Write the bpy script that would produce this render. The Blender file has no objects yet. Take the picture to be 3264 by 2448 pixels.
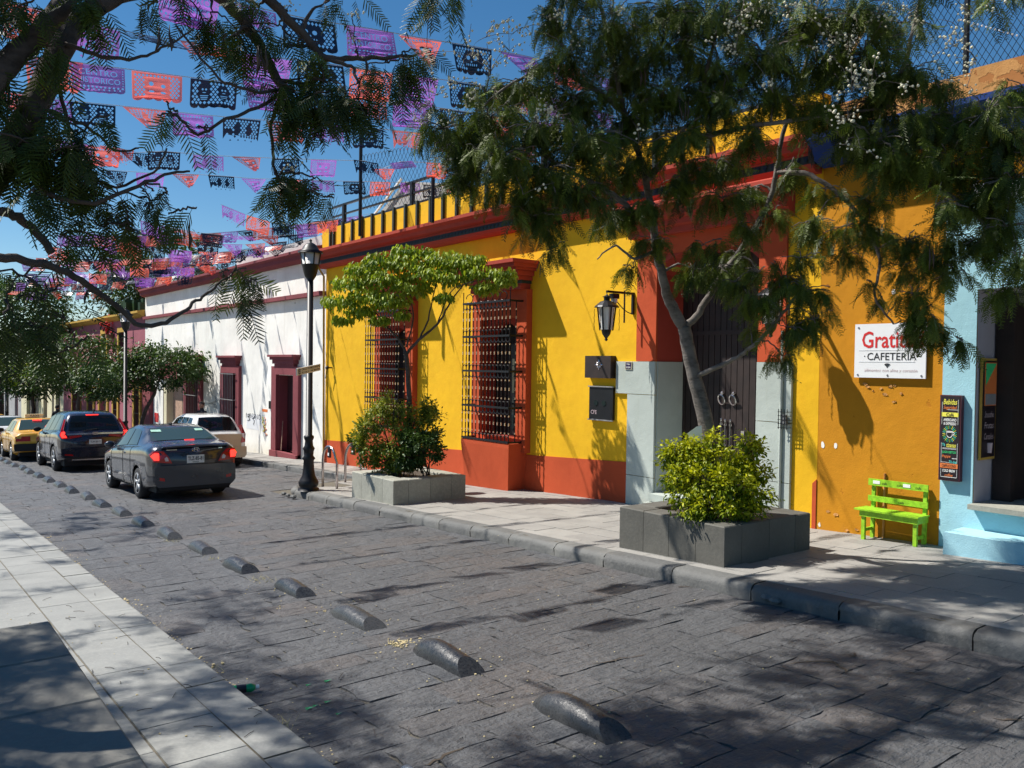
import bpy, bmesh, math, random
import numpy as np
from mathutils import Vector, Matrix, noise
rnd = random.Random(7)
S = bpy.context.scene; COL = S.collection
PI = math.pi
# ---------------------------------------------------------------- camera
F, CX, CY, H, SL = 2660., 1632., 1224., 2.05, -0.0414
def _axes():
    vp = (-415., 1138.); r = 0.014
    Y = np.array([vp[0]-CX, vp[1]-CY, F]); Y /= np.linalg.norm(Y)
    n = np.cross(Y, np.array([vp[0]+1000-CX, vp[1]+1000*r-CY, F])); n /= np.linalg.norm(n)
    if n[1] < 0: n = -n
    Z = -n
    return np.stack([np.cross(Y, Z), Y, Z])
R = _axes()
cam = bpy.data.cameras.new('camera'); camo = bpy.data.objects.new('camera', cam); COL.objects.link(camo)
M = np.eye(4); M[:3, 0] = R[:, 0]; M[:3, 1] = -R[:, 1]; M[:3, 2] = -R[:, 2]; M[2, 3] = H
camo.matrix_world = Matrix(M.tolist())
cam.sensor_width = 36; cam.lens = 36*F/3264; cam.clip_end = 2000; cam.clip_start = .05
S.camera = camo
# ---------------------------------------------------------------- light
sd = Vector((1, -1.28, -2.19)).normalized()           # direction sunlight travels
W = bpy.data.worlds.new('World'); S.world = W; W.use_nodes = True
nt = W.node_tree; nt.nodes.clear()
sky = nt.nodes.new('ShaderNodeTexSky'); sky.sky_type = 'NISHITA'; sky.sun_disc = False
sky.sun_elevation = math.asin(-sd.z); sky.sun_rotation = math.atan2(-sd.x, -sd.y)
sky.altitude = 1500; sky.air_density = 1.1; sky.dust_density = .0; sky.ozone_density = 3
bg = nt.nodes.new('ShaderNodeBackground'); bg.inputs[1].default_value = .054
wo = nt.nodes.new('ShaderNodeOutputWorld')
hs = nt.nodes.new('ShaderNodeHueSaturation'); hs.inputs['Saturation'].default_value = 1.25; hs.inputs['Hue'].default_value = .495; hs.inputs['Value'].default_value = 1.3
nt.links.new(sky.outputs[0], hs.inputs['Color']); nt.links.new(hs.outputs[0], bg.inputs[0]); nt.links.new(bg.outputs[0], wo.inputs[0])
sun = bpy.data.lights.new('sun', 'SUN'); sun.energy = 5.0; sun.angle = math.radians(.55); sun.color = (1, .955, .88)
suno = bpy.data.objects.new('sun', sun); COL.objects.link(suno)
suno.rotation_euler = sd.to_track_quat('-Z', 'Y').to_euler(); suno.location = (-20, 25, 40)
S.view_settings.view_transform = 'Standard'; S.view_settings.look = 'None'
S.view_settings.exposure = 0.6; S.view_settings.gamma = 1; S.view_settings.use_curve_mapping = False
S.render.engine = 'CYCLES'
S.cycles.max_bounces = 6; S.cycles.transparent_max_bounces = 12
# ---------------------------------------------------------------- geometry of the place
def gz(y, h=0.): return SL*y + h
def ray(u, v):
    d = np.array([u-CX, v-CY, F]); d = R @ d
    return d/np.linalg.norm(d)
def gp(u, v, h=0.):
    d = ray(u, v); t = (h-H)/(d[2]-SL*d[1]); return Vector((t*d[0], t*d[1], H+t*d[2]))
def wp(u, v, x=10.25):
    d = ray(u, v); t = x/d[0]; return Vector((x, t*d[1], H+t*d[2]))
def dp(u, v, zc):                                      # point at camera distance zc
    d = R @ np.array([(u-CX)/F, (v-CY)/F, 1.]); return Vector((zc*d[0], zc*d[1], H+zc*d[2]))
def yp(u, v, y):
    d = ray(u, v); t = y/d[1]; return Vector((t*d[0], y, H+t*d[2]))
K = 3264/2212.
# ---------------------------------------------------------------- naming and linking
ORG = {}
def tag(o, label=None, cat=None, group=None, kind=None):
    if label: o['label'] = label
    if cat: o['category'] = cat
    if group: o['group'] = group
    if kind: o['kind'] = kind
    return o
def thing(name, label, cat, loc=(0, 0, 0), group=None, rz=0, rx=0):
    o = bpy.data.objects.new(name, None); COL.objects.link(o); o.empty_display_size = .1
    o.location = loc; o.rotation_euler = (rx, 0, rz)
    ORG[o.name] = None if (rz or rx) else Vector(loc)
    return tag(o, label, cat, group)
def org(p):
    if p is None: return None
    while p.parent: p = p.parent
    return ORG.get(p.name)
def link(name, me, parent=None, mats=None):
    o = bpy.data.objects.new(name, me); COL.objects.link(o); o.parent = parent
    return o
def copytree(o, parent=None):
    c = o.copy(); COL.objects.link(c); c.parent = parent
    for ch in o.children: copytree(ch, c)
    return c
class MB:
    def __init__(s): s.v = []; s.f = []; s.m = []; s.r = []
    def add(s, vs, fs, m=0, r=0.):
        b = len(s.v); s.v += [tuple(p) for p in vs]
        for f in fs: s.f.append(tuple(i+b for i in f)); s.m.append(m); s.r.append(r)
        return s
    def box(s, x0, x1, y0, y1, z0, z1, m=0, r=0., g=False):
        def zz(z, y): return z+SL*y if g else z
        vs = [(x, y, zz(z, y)) for z in (z0, z1) for x, y in ((x0, y0), (x1, y0), (x1, y1), (x0, y1))]
        return s.add(vs, [(3, 2, 1, 0), (4, 5, 6, 7), (0, 1, 5, 4), (1, 2, 6, 5), (2, 3, 7, 6), (3, 0, 4, 7)], m, r)
    def bar(s, a, b, w, h=None, m=0, up=(0, 0, 1)):
        a = Vector(a); b = Vector(b); h = h or w; d = (b-a).normalized(); u = Vector(up)
        if abs(d.dot(u)) > .95: u = Vector((1, 0, 0))
        sx = d.cross(u).normalized()*w/2; sz = sx.cross(d).normalized()*h/2
        vs = [p+i*sx+j*sz for p in (a, b) for i, j in ((-1, -1), (1, -1), (1, 1), (-1, 1))]
        return s.add(vs, [(3, 2, 1, 0), (4, 5, 6, 7), (0, 1, 5, 4), (1, 2, 6, 5), (2, 3, 7, 6), (3, 0, 4, 7)], m)
    def tube(s, pts, rad, n=6, m=0, cap=True):
        pts = [Vector(p) for p in pts]
        if not hasattr(rad, '__len__'): rad = [rad]*len(pts)
        b = len(s.v); ref = Vector((.3, .2, .93))
        for i, p in enumerate(pts):
            d = (pts[min(i+1, len(pts)-1)]-pts[max(i-1, 0)])
            if d.length < 1e-9: d = Vector((0, 0, 1))
            d.normalize()
            if abs(d.dot(ref)) > .97: ref = Vector((1, 0, 0))
            a = d.cross(ref).normalized(); c = a.cross(d).normalized(); ref = c
            for k in range(n):
                t = 2*PI*k/n; s.v.append(tuple(p+rad[i]*(math.cos(t)*a+math.sin(t)*c)))
        for i in range(len(pts)-1):
            for k in range(n):
                k2 = (k+1) % n
                s.f.append((b+i*n+k, b+i*n+k2, b+(i+1)*n+k2, b+(i+1)*n+k)); s.m.append(m); s.r.append(0)
        if cap:
            e = b+(len(pts)-1)*n
            s.f.append(tuple(range(b+n-1, b-1, -1))); s.m.append(m); s.r.append(0)
            s.f.append(tuple(range(e, e+n))); s.m.append(m); s.r.append(0)
        return s
    def lathe(s, c, prof, n=12, m=0, ax='z', cap=True):
        c = Vector(c); b = len(s.v)
        for r_, z in prof:
            for k in range(n):
                t = 2*PI*k/n; x, y = r_*math.cos(t), r_*math.sin(t)
                p = (x, y, z) if ax == 'z' else ((z, x, y) if ax == 'x' else (x, z, y))
                s.v.append(tuple(c+Vector(p)))
        for i in range(len(prof)-1):
            for k in range(n):
                k2 = (k+1) % n
                s.f.append((b+i*n+k, b+i*n+k2, b+(i+1)*n+k2, b+(i+1)*n+k)); s.m.append(m); s.r.append(0)
        for i in (0, len(prof)-1):
            if cap and prof[i][0] > 1e-4:
                q = list(range(b+i*n, b+i*n+n)); s.f.append(tuple(q)); s.m.append(m); s.r.append(0)
        return s
    def prism(s, prof, y0, y1, m=0, zf=None):          # (x,z) outline carried along y
        n = len(prof); b = len(s.v)
        for y in (y0, y1):
            for x, z in prof: s.v.append((x, y, z+(zf(y) if zf else 0)))
        for k in range(n):
            k2 = (k+1) % n; s.f.append((b+k, b+k2, b+n+k2, b+n+k)); s.m.append(m); s.r.append(0)
        s.f.append(tuple(range(b, b+n))); s.m.append(m); s.r.append(0)
        s.f.append(tuple(range(b+2*n-1, b+n-1, -1))); s.m.append(m); s.r.append(0)
        return s
    def ball(s, c, r, m=0, n=8, k=5, sq=(1, 1, 1)):
        pr = [(max(r*math.sin(PI*i/k), 1e-5), -r*math.cos(PI*i/k)) for i in range(k+1)]
        b = len(s.v); s.lathe((0, 0, 0), pr, n, m)
        for i in range(b, len(s.v)):
            p = s.v[i]; s.v[i] = (c[0]+p[0]*sq[0], c[1]+p[1]*sq[1], c[2]+p[2]*sq[2])
        return s
    def build(s, name, mats, parent=None, smooth=False, o=None, var=False):
        off = o if o is not None else org(parent)
        v = s.v if off is None else [(p[0]-off[0], p[1]-off[1], p[2]-off[2]) for p in s.v]
        me = bpy.data.meshes.new(name); me.from_pydata(v, [], s.f)
        for mt in (mats if isinstance(mats, (list, tuple)) else [mats]): me.materials.append(mt)
        if any(s.m): me.polygons.foreach_set('material_index', s.m)
        if smooth: me.polygons.foreach_set('use_smooth', [True]*len(s.f))
        if var:
            a = me.attributes.new('rnd', 'FLOAT', 'FACE'); a.data.foreach_set('value', s.r)
        me.update()
        ob = link(name, me, parent)
        if parent is None and o is not None: ob.location = o
        return ob
# ---------------------------------------------------------------- materials
def nodes(name):
    m = bpy.data.materials.new(name); m.use_nodes = True; t = m.node_tree
    return m, t, t.nodes['Principled BSDF']
def N(t, ty, **k):
    n = t.nodes.new(ty)
    for a, b in k.items():
        if a.startswith('i_'): n.inputs[a[2:].replace('_', ' ')].default_value = b
        else: setattr(n, a, b)
    return n
def L(t, a, b): t.links.new(a, b)
def pos(t, obj=False, sc=None):
    if obj: o = N(t, 'ShaderNodeTexCoord').outputs['Object']
    else: o = N(t, 'ShaderNodeNewGeometry').outputs['Position']
    if sc:
        mp = N(t, 'ShaderNodeMapping'); mp.inputs['Scale'].default_value = sc; L(t, o, mp.inputs[0]); o = mp.outputs[0]
    return o
def nz(t, p, scale, det=4, rough=.55):
    n = N(t, 'ShaderNodeTexNoise'); n.inputs['Scale'].default_value = scale; n.inputs['Detail'].default_value = det
    n.inputs['Roughness'].default_value = rough; L(t, p, n.inputs['Vector']); return n.outputs['Fac']
def ramp(t, f, *st):
    r = N(t, 'ShaderNodeValToRGB'); e = r.color_ramp.elements
    while len(e) < len(st): e.new(.5)
    for i, (p, c) in enumerate(st):
        e[i].position = p; e[i].color = (*c, 1) if hasattr(c, '__len__') else (c, c, c, 1)
    L(t, f, r.inputs[0]); return r.outputs[0]
def mix(t, f, a, b, mode='MIX'):
    x = N(t, 'ShaderNodeMix', data_type='RGBA', blend_type=mode)
    for s_, v in ((0, f), (6, a), (7, b)):
        if hasattr(v, 'links'): L(t, v, x.inputs[s_])
        elif hasattr(v, '__len__'): x.inputs[s_].default_value = (*v[:3], 1)
        else: x.inputs[s_].default_value = v
    return x.outputs[2]
def bump(t, b, h, st=.3, d=.01, prev=None):
    n = N(t, 'ShaderNodeBump'); n.inputs['Strength'].default_value = st; n.inputs['Distance'].default_value = d
    L(t, h, n.inputs['Height'])
    if prev: L(t, prev, n.inputs['Normal'])
    L(t, n.outputs[0], b.inputs['Normal']); return n.outputs[0]
def C(c, k): return tuple(min(1, x*k) for x in c)
def simple(name, c, rough=.6, metal=0., var=.12, sc=8., coat=0., bm=0., spec=None):
    m, t, b = nodes(name); p = pos(t, True)
    f = nz(t, p, sc)
    L(t, ramp(t, f, (.3, C(c, 1-var)), (.7, C(c, 1+var))), b.inputs['Base Color'])
    b.inputs['Roughness'].default_value = rough; b.inputs['Metallic'].default_value = metal
    if coat: b.inputs['Coat Weight'].default_value = coat; b.inputs['Coat Roughness'].default_value = .04
    if spec is not None: b.inputs['Specular IOR Level'].default_value = spec
    if bm: bump(t, b, nz(t, p, sc*5), bm, .01)
    return m
def plaster(name, c, dirt=.25, peel=None, bmp=.35, fade=None, stain=(.3, .25, .2), low=None):
    m, t, b = nodes(name); p = pos(t)
    big = nz(t, p, .9, 5); mid = nz(t, p, 6, 5); fine = nz(t, p, 60, 3)
    col = ramp(t, big, (.3, C(c, 1-dirt*.5)), (.7, C(c, 1+dirt*.25)))
    col = mix(t, ramp(t, mid, (.35, 0.), (.75, .35)), col, fade or C(c, .82))
    streak = nz(t, pos(t, False, (1, 5, .5)), 1.4, 5, .6)
    col = mix(t, ramp(t, streak, (.55, 0.), (.8, dirt)), col, tuple(x*y*2 for x, y in zip(c, stain)))
    h = mix(t, .35, mid, fine)
    if low:                                             # worn, stained foot of the wall: colour by height above pavement
        sep = N(t, 'ShaderNodeSeparateXYZ'); L(t, p, sep.inputs[0])
        a = N(t, 'ShaderNodeMath', operation='MULTIPLY_ADD'); L(t, sep.outputs[1], a.inputs[0]); a.inputs[1].default_value = -SL; L(t, sep.outputs[2], a.inputs[2])
        b2 = N(t, 'ShaderNodeMath', operation='ADD'); L(t, a.outputs[0], b2.inputs[0])
        sc_ = N(t, 'ShaderNodeMath', operation='MULTIPLY'); L(t, mid, sc_.inputs[0]); sc_.inputs[1].default_value = .7
        L(t, sc_.outputs[0], b2.inputs[1])
        fm = ramp(t, b2.outputs[0], (low[1]*.2, .8), (min(1, low[1]), 0.))
        col = mix(t, fm, col, low[0])
    if peel:
        pn = nz(t, p, peel[1], 6, .62)
        msk = ramp(t, pn, (peel[2], 0.), (peel[2]+.012, 1.))
        col = mix(t, msk, col, peel[0]); h = mix(t, msk, h, (0, 0, 0))
    L(t, col, b.inputs['Base Color']); b.inputs['Roughness'].default_value = .85
    b.inputs['Specular IOR Level'].default_value = .2
    n1 = bump(t, b, big, .5, .05); bump(t, b, h, bmp, .012, n1)
    return m
def stonemat(name, c1, c2, c3=None, rough=.75, sc=3., st=.6, dist=.012, fine=40, riven=0):
    m, t, b = nodes(name); p = pos(t)
    oi = N(t, 'ShaderNodeObjectInfo'); at = N(t, 'ShaderNodeAttribute', attribute_name='rnd')
    ad = N(t, 'ShaderNodeMath', operation='ADD'); L(t, oi.outputs['Random'], ad.inputs[0]); L(t, at.outputs['Fac'], ad.inputs[1])
    fr = N(t, 'ShaderNodeMath', operation='FRACT'); L(t, ad.outputs[0], fr.inputs[0])
    col = ramp(t, fr.outputs[0], (0, c1), (.6, c2), (.93, c3 or c2), (1, c1))
    n1 = nz(t, p, sc, 6, .65); n2 = nz(t, p, fine, 5, .7)
    col = mix(t, ramp(t, n1, (.3, .0), (.72, .55)), col, C(c1, .62))
    col = mix(t, ramp(t, n2, (.45, 0.), (.75, .4)), col, C(c2, 1.55))
    L(t, col, b.inputs['Base Color'])
    L(t, ramp(t, n2, (.3, rough-.22), (.7, min(1, rough+.12))), b.inputs['Roughness'])
    b1 = bump(t, b, n1, st, dist*3)
    if riven:
        n3 = nz(t, pos(t, False, (2.2, 9, 2)), 2.2, 5, .6); b1 = bump(t, b, n3, .9, riven, b1)
        wv = nz(t, p, 1.1, 4); c_ = b.inputs['Base Color'].links[0].from_socket
        L(t, mix(t, ramp(t, wv, (.35, 0.), (.65, .55)), c_, (.074, .075, .079)), b.inputs['Base Color'])
    bump(t, b, n2, st, dist, b1)
    return m
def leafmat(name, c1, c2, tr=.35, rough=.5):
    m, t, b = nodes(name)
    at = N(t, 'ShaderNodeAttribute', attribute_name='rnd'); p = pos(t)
    col = ramp(t, at.outputs['Fac'], (0, c1), (.85, c2), (1, C(c2, 1.35)))  # pale end of the leaf ramp stands for top-lit leaves
    L(t, col, b.inputs['Base Color']); b.inputs['Roughness'].default_value = rough
    b.inputs['Specular IOR Level'].default_value = .35
    tl = N(t, 'ShaderNodeBsdfTranslucent'); L(t, mix(t, .5, col, (1, 1, .1), 'MULTIPLY'), tl.inputs[0])
    mx = N(t, 'ShaderNodeMixShader'); mx.inputs[0].default_value = tr
    L(t, b.outputs[0], mx.inputs[1]); L(t, tl.outputs[0], mx.inputs[2]); L(t, mx.outputs[0], t.nodes['Material Output'].inputs[0])
    return m
def papermat(name, c, tr=.45, clear=.12):
    m, t, b = nodes(name); p = pos(t, True)
    col = ramp(t, nz(t, p, 9, 3), (.3, C(c, .8)), (.7, C(c, 1.2)))
    L(t, col, b.inputs['Base Color']); b.inputs['Roughness'].default_value = .32
    tl = N(t, 'ShaderNodeBsdfTranslucent'); L(t, col, tl.inputs[0])
    mx = N(t, 'ShaderNodeMixShader'); mx.inputs[0].default_value = tr
    tp = N(t, 'ShaderNodeBsdfTransparent'); m2 = N(t, 'ShaderNodeMixShader'); m2.inputs[0].default_value = clear
    L(t, b.outputs[0], mx.inputs[1]); L(t, tl.outputs[0], mx.inputs[2]); L(t, mx.outputs[0], m2.inputs[1]); L(t, tp.outputs[0], m2.inputs[2])
    bump(t, b, nz(t, p, 14, 3), .5, .01)
    L(t, m2.outputs[0], t.nodes['Material Output'].inputs[0])
    return m
def glassmat(name, c=(.02, .03, .03), rough=.03, alpha=0.):
    m, t, b = nodes(name); b.inputs['Base Color'].default_value = (*c, 1); b.inputs['Roughness'].default_value = rough
    b.inputs['Specular IOR Level'].default_value = .5
    if alpha: b.inputs['Alpha'].default_value = alpha
    return m
def emis(name, c, s, base=None):
    m, t, b = nodes(name); b.inputs['Base Color'].default_value = (*(base or c), 1)
    b.inputs['Emission Color'].default_value = (*c, 1); b.inputs['Emission Strength'].default_value = s
    b.inputs['Roughness'].default_value = .15; return m
def bark(name, c1, c2, sc=14):
    m, t, b = nodes(name); p = pos(t, False, (1, 1, 2.2))
    f = nz(t, p, sc, 6, .65); g = nz(t, p, 3, 3)
    col = mix(t, ramp(t, g, (.4, 0.), (.65, .8)), ramp(t, f, (.3, c1), (.7, c2)), C(c2, 1.15))
    L(t, col, b.inputs['Base Color']); b.inputs['Roughness'].default_value = .9
    bump(t, b, f, .9, .012); return m
def carpaint(name, c, metal=.5, rough=.28):
    m, t, b = nodes(name); p = pos(t, True)
    f = nz(t, p, 3, 4)
    L(t, ramp(t, f, (.3, C(c, .92)), (.75, C(c, 1.12))), b.inputs['Base Color'])
    b.inputs['Metallic'].default_value = metal; L(t, ramp(t, f, (.3, rough-.05), (.7, rough+.15)), b.inputs['Roughness'])
    b.inputs['Coat Weight'].default_value = 1; b.inputs['Coat Roughness'].default_value = .05; return m
MT = dict(
 yellow=plaster('yellow_plaster', (.83, .475, .016), .22, bmp=.45, fade=(.66, .33, .012), stain=(.45, .4, .2)),
 red=plaster('orange_red_plaster', (.52, .085, .03), .28, low=((.42, .12, .06), .5), bmp=.3, stain=(.4, .3, .3)),
 dred=plaster('red_moulding', (.40, .062, .04), .3, bmp=.3, stain=(.35, .3, .3)),
 green=simple('dark_green_paint', (.022, .035, .03), .7),
 stone=plaster('pale_stone', (.46, .51, .47), .25, bmp=.55, stain=(.35, .33, .25), low=((.36, .34, .29), .75)),
 white=plaster('white_plaster', (.90, .88, .82), .3, peel=((.45, .42, .36), 3.2, .70), stain=(.3, .28, .24), low=((.6, .54, .40), .95)),
 maroon=plaster('maroon_paint', (.24, .065, .075), .3, stain=(.4, .35, .35)),
 ochre=plaster('orange_ochre_plaster', (.56, .235, .012), .22, peel=((.50, .19, .012), 4.5, .665), bmp=.7, stain=(.4, .35, .25), low=((.46, .20, .04), .6)),
 rawochre=plaster('rough_ochre_render', (.60, .30, .10), .6, peel=((.42, .17, .05), 3.0, .56), bmp=1.0, stain=(.3, .25, .2)),
 lblue=plaster('light_blue_plaster', (.36, .62, .70), .25, bmp=.75, stain=(.35, .35, .3), low=((.24, .46, .56), .7)),
 dblue=plaster('dark_blue_paint', (.02, .05, .2), .3),
 lilac=plaster('lilac_plaster', (.42, .40, .44), .3),
 mauve=plaster('mauve_plaster', (.36, .12, .15), .2),
 cream=plaster('cream_plaster', (.72, .66, .46), .3),
 mustard=plaster('mustard_trim', (.52, .33, .07), .3),
 grey=plaster('grey_plaster', (.4, .4, .4), .4),
 brownp=plaster('brown_plaster', (.2, .12, .08), .3),
 dark=simple('dark_interior', (.012, .01, .01), .9),
 iron=simple('black_iron', (.012, .012, .014), .45, .3, .2),
 brass=simple('brass_bead', (.75, .62, .45), .35, .7),
 wood=simple('dark_brown_door_wood', (.022, .012, .010), .65, 0, .3, 6),
 redwood=simple('maroon_door', (.05, .012, .015), .6, 0, .3, 6),
 lwood=simple('weathered_plank', (.42, .27, .19), .8, 0, .3, 7),
 seat=simple('lime_green_paint', (.29, .56, .02), .5, 0, .25, 22, 0, .25),
 signw=simple('white_sign_panel', (.80, .81, .83), .4, 0, .02),
 tred=simple('red_lettering', (.62, .02, .02), .5, 0, .02), tblk=simple('black_lettering', (.012, .012, .014), .5, 0, .02),
 tgrey=simple('grey_pink_lettering', (.52, .40, .42), .5, 0, .02), line=simple('pale_grey_line', (.55, .57, .6), .5, 0, .02),
 board=simple('black_menu_board', (.02, .012, .016), .4, 0, .05), bframe=simple('maroon_board_frame', (.09, .02, .03), .5),
 cy=simple('menu_yellow', (.85, .78, .1), .5, 0, .03), co=simple('menu_orange', (.75, .2, .05), .5, 0, .03), cw=simple('menu_white', (.85, .85, .82), .5, 0, .03),
 cg=simple('menu_green', (.05, .6, .2), .5, 0, .03), ca=simple('menu_aqua', (.1, .6, .55), .5, 0, .03),
 steel=simple('brushed_steel', (.55, .5, .5), .22, .95, .1), glass=glassmat('window_glass'),
 conc=stonemat('planter_stone', (.30, .30, .25), (.36, .355, .30), None, .85, 2.5, .5, .006, 30),
 seatc=stonemat('shade_darkened_stone', (.15, .145, .13), (.185, .18, .16), None, .85, 2.5, .5, .006, 30),  # darker copy of the planter stone, deep shade put into its colour
 dconc=stonemat('dark_planter_stone', (.085, .082, .07), (.115, .11, .095), None, .85, 2.5, .5, .006, 30),
 stones=stonemat('road_stone', (.085, .088, .094), (.115, .118, .124), (.13, .11, .10), .58, 6, 1., .014, 26, .05),
 slab=stonemat('pavement_slab', (.235, .24, .232), (.275, .278, .265), None, .8, 2.2, .35, .005, 45),
 slabr=stonemat('pavement_slab_right', (.25, .24, .225), (.31, .298, .275), None, .8, 2.2, .35, .005, 45),
 kerbm=stonemat('kerb_stone_surface', (.10, .10, .098), (.15, .15, .142), None, .8, 4, .6, .01, 30),
 sand=stonemat('sandy_joint', (.10, .09, .07), (.15, .13, .095), None, .95, 8, .5, .006, 60),
 soil=stonemat('soil', (.05, .035, .025), (.08, .06, .04), None, .95, 8, .8, .01, 50),
 hump=stonemat('worn_black_hump', (.026, .027, .03), (.06, .06, .06), None, .38, 6, .5, .006, 50),
 bark1=bark('grey_brown_bark', (.05, .042, .036), (.19, .165, .145)), bark2=bark('dark_bark', (.030, .022, .018), (.085, .065, .055)),
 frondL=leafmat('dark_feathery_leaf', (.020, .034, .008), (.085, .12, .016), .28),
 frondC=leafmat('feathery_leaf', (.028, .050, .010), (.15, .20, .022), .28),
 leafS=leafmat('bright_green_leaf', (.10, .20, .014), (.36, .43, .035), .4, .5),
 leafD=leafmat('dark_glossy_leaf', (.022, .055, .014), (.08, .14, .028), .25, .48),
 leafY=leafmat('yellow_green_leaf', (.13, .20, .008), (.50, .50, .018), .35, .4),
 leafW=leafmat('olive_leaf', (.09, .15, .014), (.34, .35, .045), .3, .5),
 flower=simple('cream_flower', (.66, .63, .47), .8, 0, .1), pod=simple('dark_seed_pod', (.05, .03, .02), .5),
 fp=papermat('purple_paper', (.42, .15, .62)), fo=papermat('orange_paper', (.96, .17, .11)), fb=papermat('black_paper', (.012, .014, .04), .12, .02),
 wire=simple('thin_wire', (.25, .25, .25), .5), string=simple('clear_string', (.5, .52, .56), .5),
 litter=simple('dry_flower_litter', (.55, .45, .25), .9, 0, .35, 30), straw=simple('dry_grass', (.48, .42, .18), .9, 0, .3, 20),
 greenp=simple('green_plastic', (.0, .35, .12), .3), clear=glassmat('clear_plastic', (.55, .6, .65), .12, .55),
 tyre=simple('tyre_rubber', (.018, .018, .02), .8), rim=simple('alloy_rim', (.55, .56, .58), .3, .35),
 shade=simple('frosted_lamp_glass', (.72, .72, .70), .35, 0, .05), under=simple('black_underbody', (.01, .01, .012), .8),
 bl=emis('lit_brake_lamp', (1, .03, .02), 2.2, (.5, .01, .01)), rl=simple('red_lamp_lens', (.42, .012, .012), .12, 0, .05, 8, .5),
 wl=simple('white_lamp_lens', (.7, .6, .6), .12, 0, .05, 8, .5), chrome=simple('chrome', (.8, .8, .8), .08, 1., .02),
 plate=simple('number_plate_white', (.72, .73, .7), .4), skin=simple('skin', (.32, .17, .11), .5), cloth=simple('dark_jacket', (.02, .022, .03), .9),
 hair=simple('brown_hair', (.05, .03, .02), .6),
)
# ---------------------------------------------------------------- lettering
TX = {}
def text2d(s, bold=0., shear=0.):
    k = (s, bold, shear)
    if k not in TX:
        cu = bpy.data.curves.new('lettering', 'FONT'); cu.body = s; cu.offset = bold; cu.shear = shear; cu.resolution_u = 2
        o = bpy.data.objects.new('lettering', cu); COL.objects.link(o)
        dg = bpy.context.evaluated_depsgraph_get(); me = bpy.data.meshes.new_from_object(o.evaluated_get(dg))
        vs = [(v.co.x, v.co.y) for v in me.vertices]; fs = [tuple(p.vertices) for p in me.polygons]
        bpy.data.objects.remove(o); bpy.data.curves.remove(cu); bpy.data.meshes.remove(me)
        x0 = min(v[0] for v in vs); x1 = max(v[0] for v in vs); y0 = min(v[1] for v in vs); y1 = max(v[1] for v in vs)
        TX[k] = ([((x-x0)/(x1-x0), (y-y0)/(y1-y0)) for x, y in vs], fs)
    return TX[k]
def put_text(mb, s, P, U, V, w, h, m=0, bold=0., shear=0.):
    vs, fs = text2d(s, bold, shear); P = Vector(P); U = Vector(U); V = Vector(V)
    mb.add([P+U*(x*w)+V*(y*h) for x, y in vs], fs, m)
# ---------------------------------------------------------------- ground, road, pavements
ang = math.atan(SL)
def sheet(name, x0, x1, y0, y1, h, m, parent=None):
    mb = MB(); mb.add([(x0, y0, gz(y0, h)), (x1, y0, gz(y0, h)), (x1, y1, gz(y1, h)), (x0, y1, gz(y1, h))], [(0, 1, 2, 3)])
    return mb.build(name, m, parent)
tag(sheet('ground', -300, 400, -120, 900, -.06, MT['sand']), 'wide sandy ground under the whole street', kind='structure')
road = sheet('road', 1.9, 9.1, -4, 130, -.013, MT['sand']); tag(road, 'grey stone paved road with sandy joints between two kerbs', kind='structure')
def stone_mesh(name, seed, n=4, up=.012, jag=.03):
    r = random.Random(seed); mb = MB()
    off = (r.random()*50, r.random()*50)
    g = []
    for j in range(n+1):
        for i in range(n+1):
            x = i/n; y = j/n
            ex = (r.random()-.5)*jag*(1 if i in (0, n) else 0); ey = (r.random()-.5)*jag*(1 if j in (0, n) else 0)
            z = up*noise.noise(Vector((x*1.8+off[0], y*1.8+off[1], 0)))*1.3
            if i in (0, n) or j in (0, n): z = z*.4-up*.1
            g.append((x+ex, y+ey, z))
    fs = [(j*(n+1)+i, j*(n+1)+i+1, (j+1)*(n+1)+i+1, (j+1)*(n+1)+i) for j in range(n) for i in range(n)]
    rim = [i for i in range(n+1)]+[j*(n+1)+n for j in range(1, n+1)]+[n*(n+1)+i for i in range(n-1, -1, -1)]+[j*(n+1) for j in range(n-1, 0, -1)]
    q = len(rim); vs = g+[g[i] for i in rim]+[(g[i][0], g[i][1], -.06) for i in rim]; b = len(g)
    fs += [(b+k, b+q+k, b+q+(k+1) % q, b+(k+1) % q) for k in range(q)]
    return mb.add(vs, fs)
def pave(parent, name, cells, mat, limit, up, seed, jag=.03, h=0., n=4, rest='stones'):
    protos = []
    for k in range(8):
        mb = stone_mesh(name, seed+k, n, up, jag)
        me = bpy.data.meshes.new(name); me.from_pydata(mb.v, [], mb.f); me.materials.append(mat)
        me.polygons.foreach_set('use_smooth', [i < n*n for i in range(len(mb.f))]); me.update(); protos.append((me, mb))
    cells.sort(key=lambda c: c[4])
    big = MB(); r = random.Random(seed)
    for q, (x0, x1, y0, y1, _, dz) in enumerate(cells):
        me, mb = protos[r.randrange(8)]
        if q < limit:
            o = bpy.data.objects.new(name, me); COL.objects.link(o); o.parent = parent
            o.location = (x0, y0, gz(y0, h)+dz); o.scale = (x1-x0, y1-y0, 1); o.rotation_euler = (ang, 0, 0)
        else:
            big.add([(x0+(x1-x0)*v[0], y0+(y1-y0)*v[1], gz(y0+(y1-y0)*v[1], h)+v[2]+dz) for v in mb.v], mb.f, 0, r.random())
    if big.v:
        o = big.build(rest, mat, parent, False, var=True); o['kind'] = 'stuff'
def vis(x, y):                                        # distance score: things out of frame come last
    zc = .61*x+.792*y
    if zc < .5: return 999
    u = CX+F*(.793*x-.61*y)/zc; v = 1150+H*F/zc
    return zc + (500 if (u < -150 or u > 3400 or v > 2700) else 0)
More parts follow.
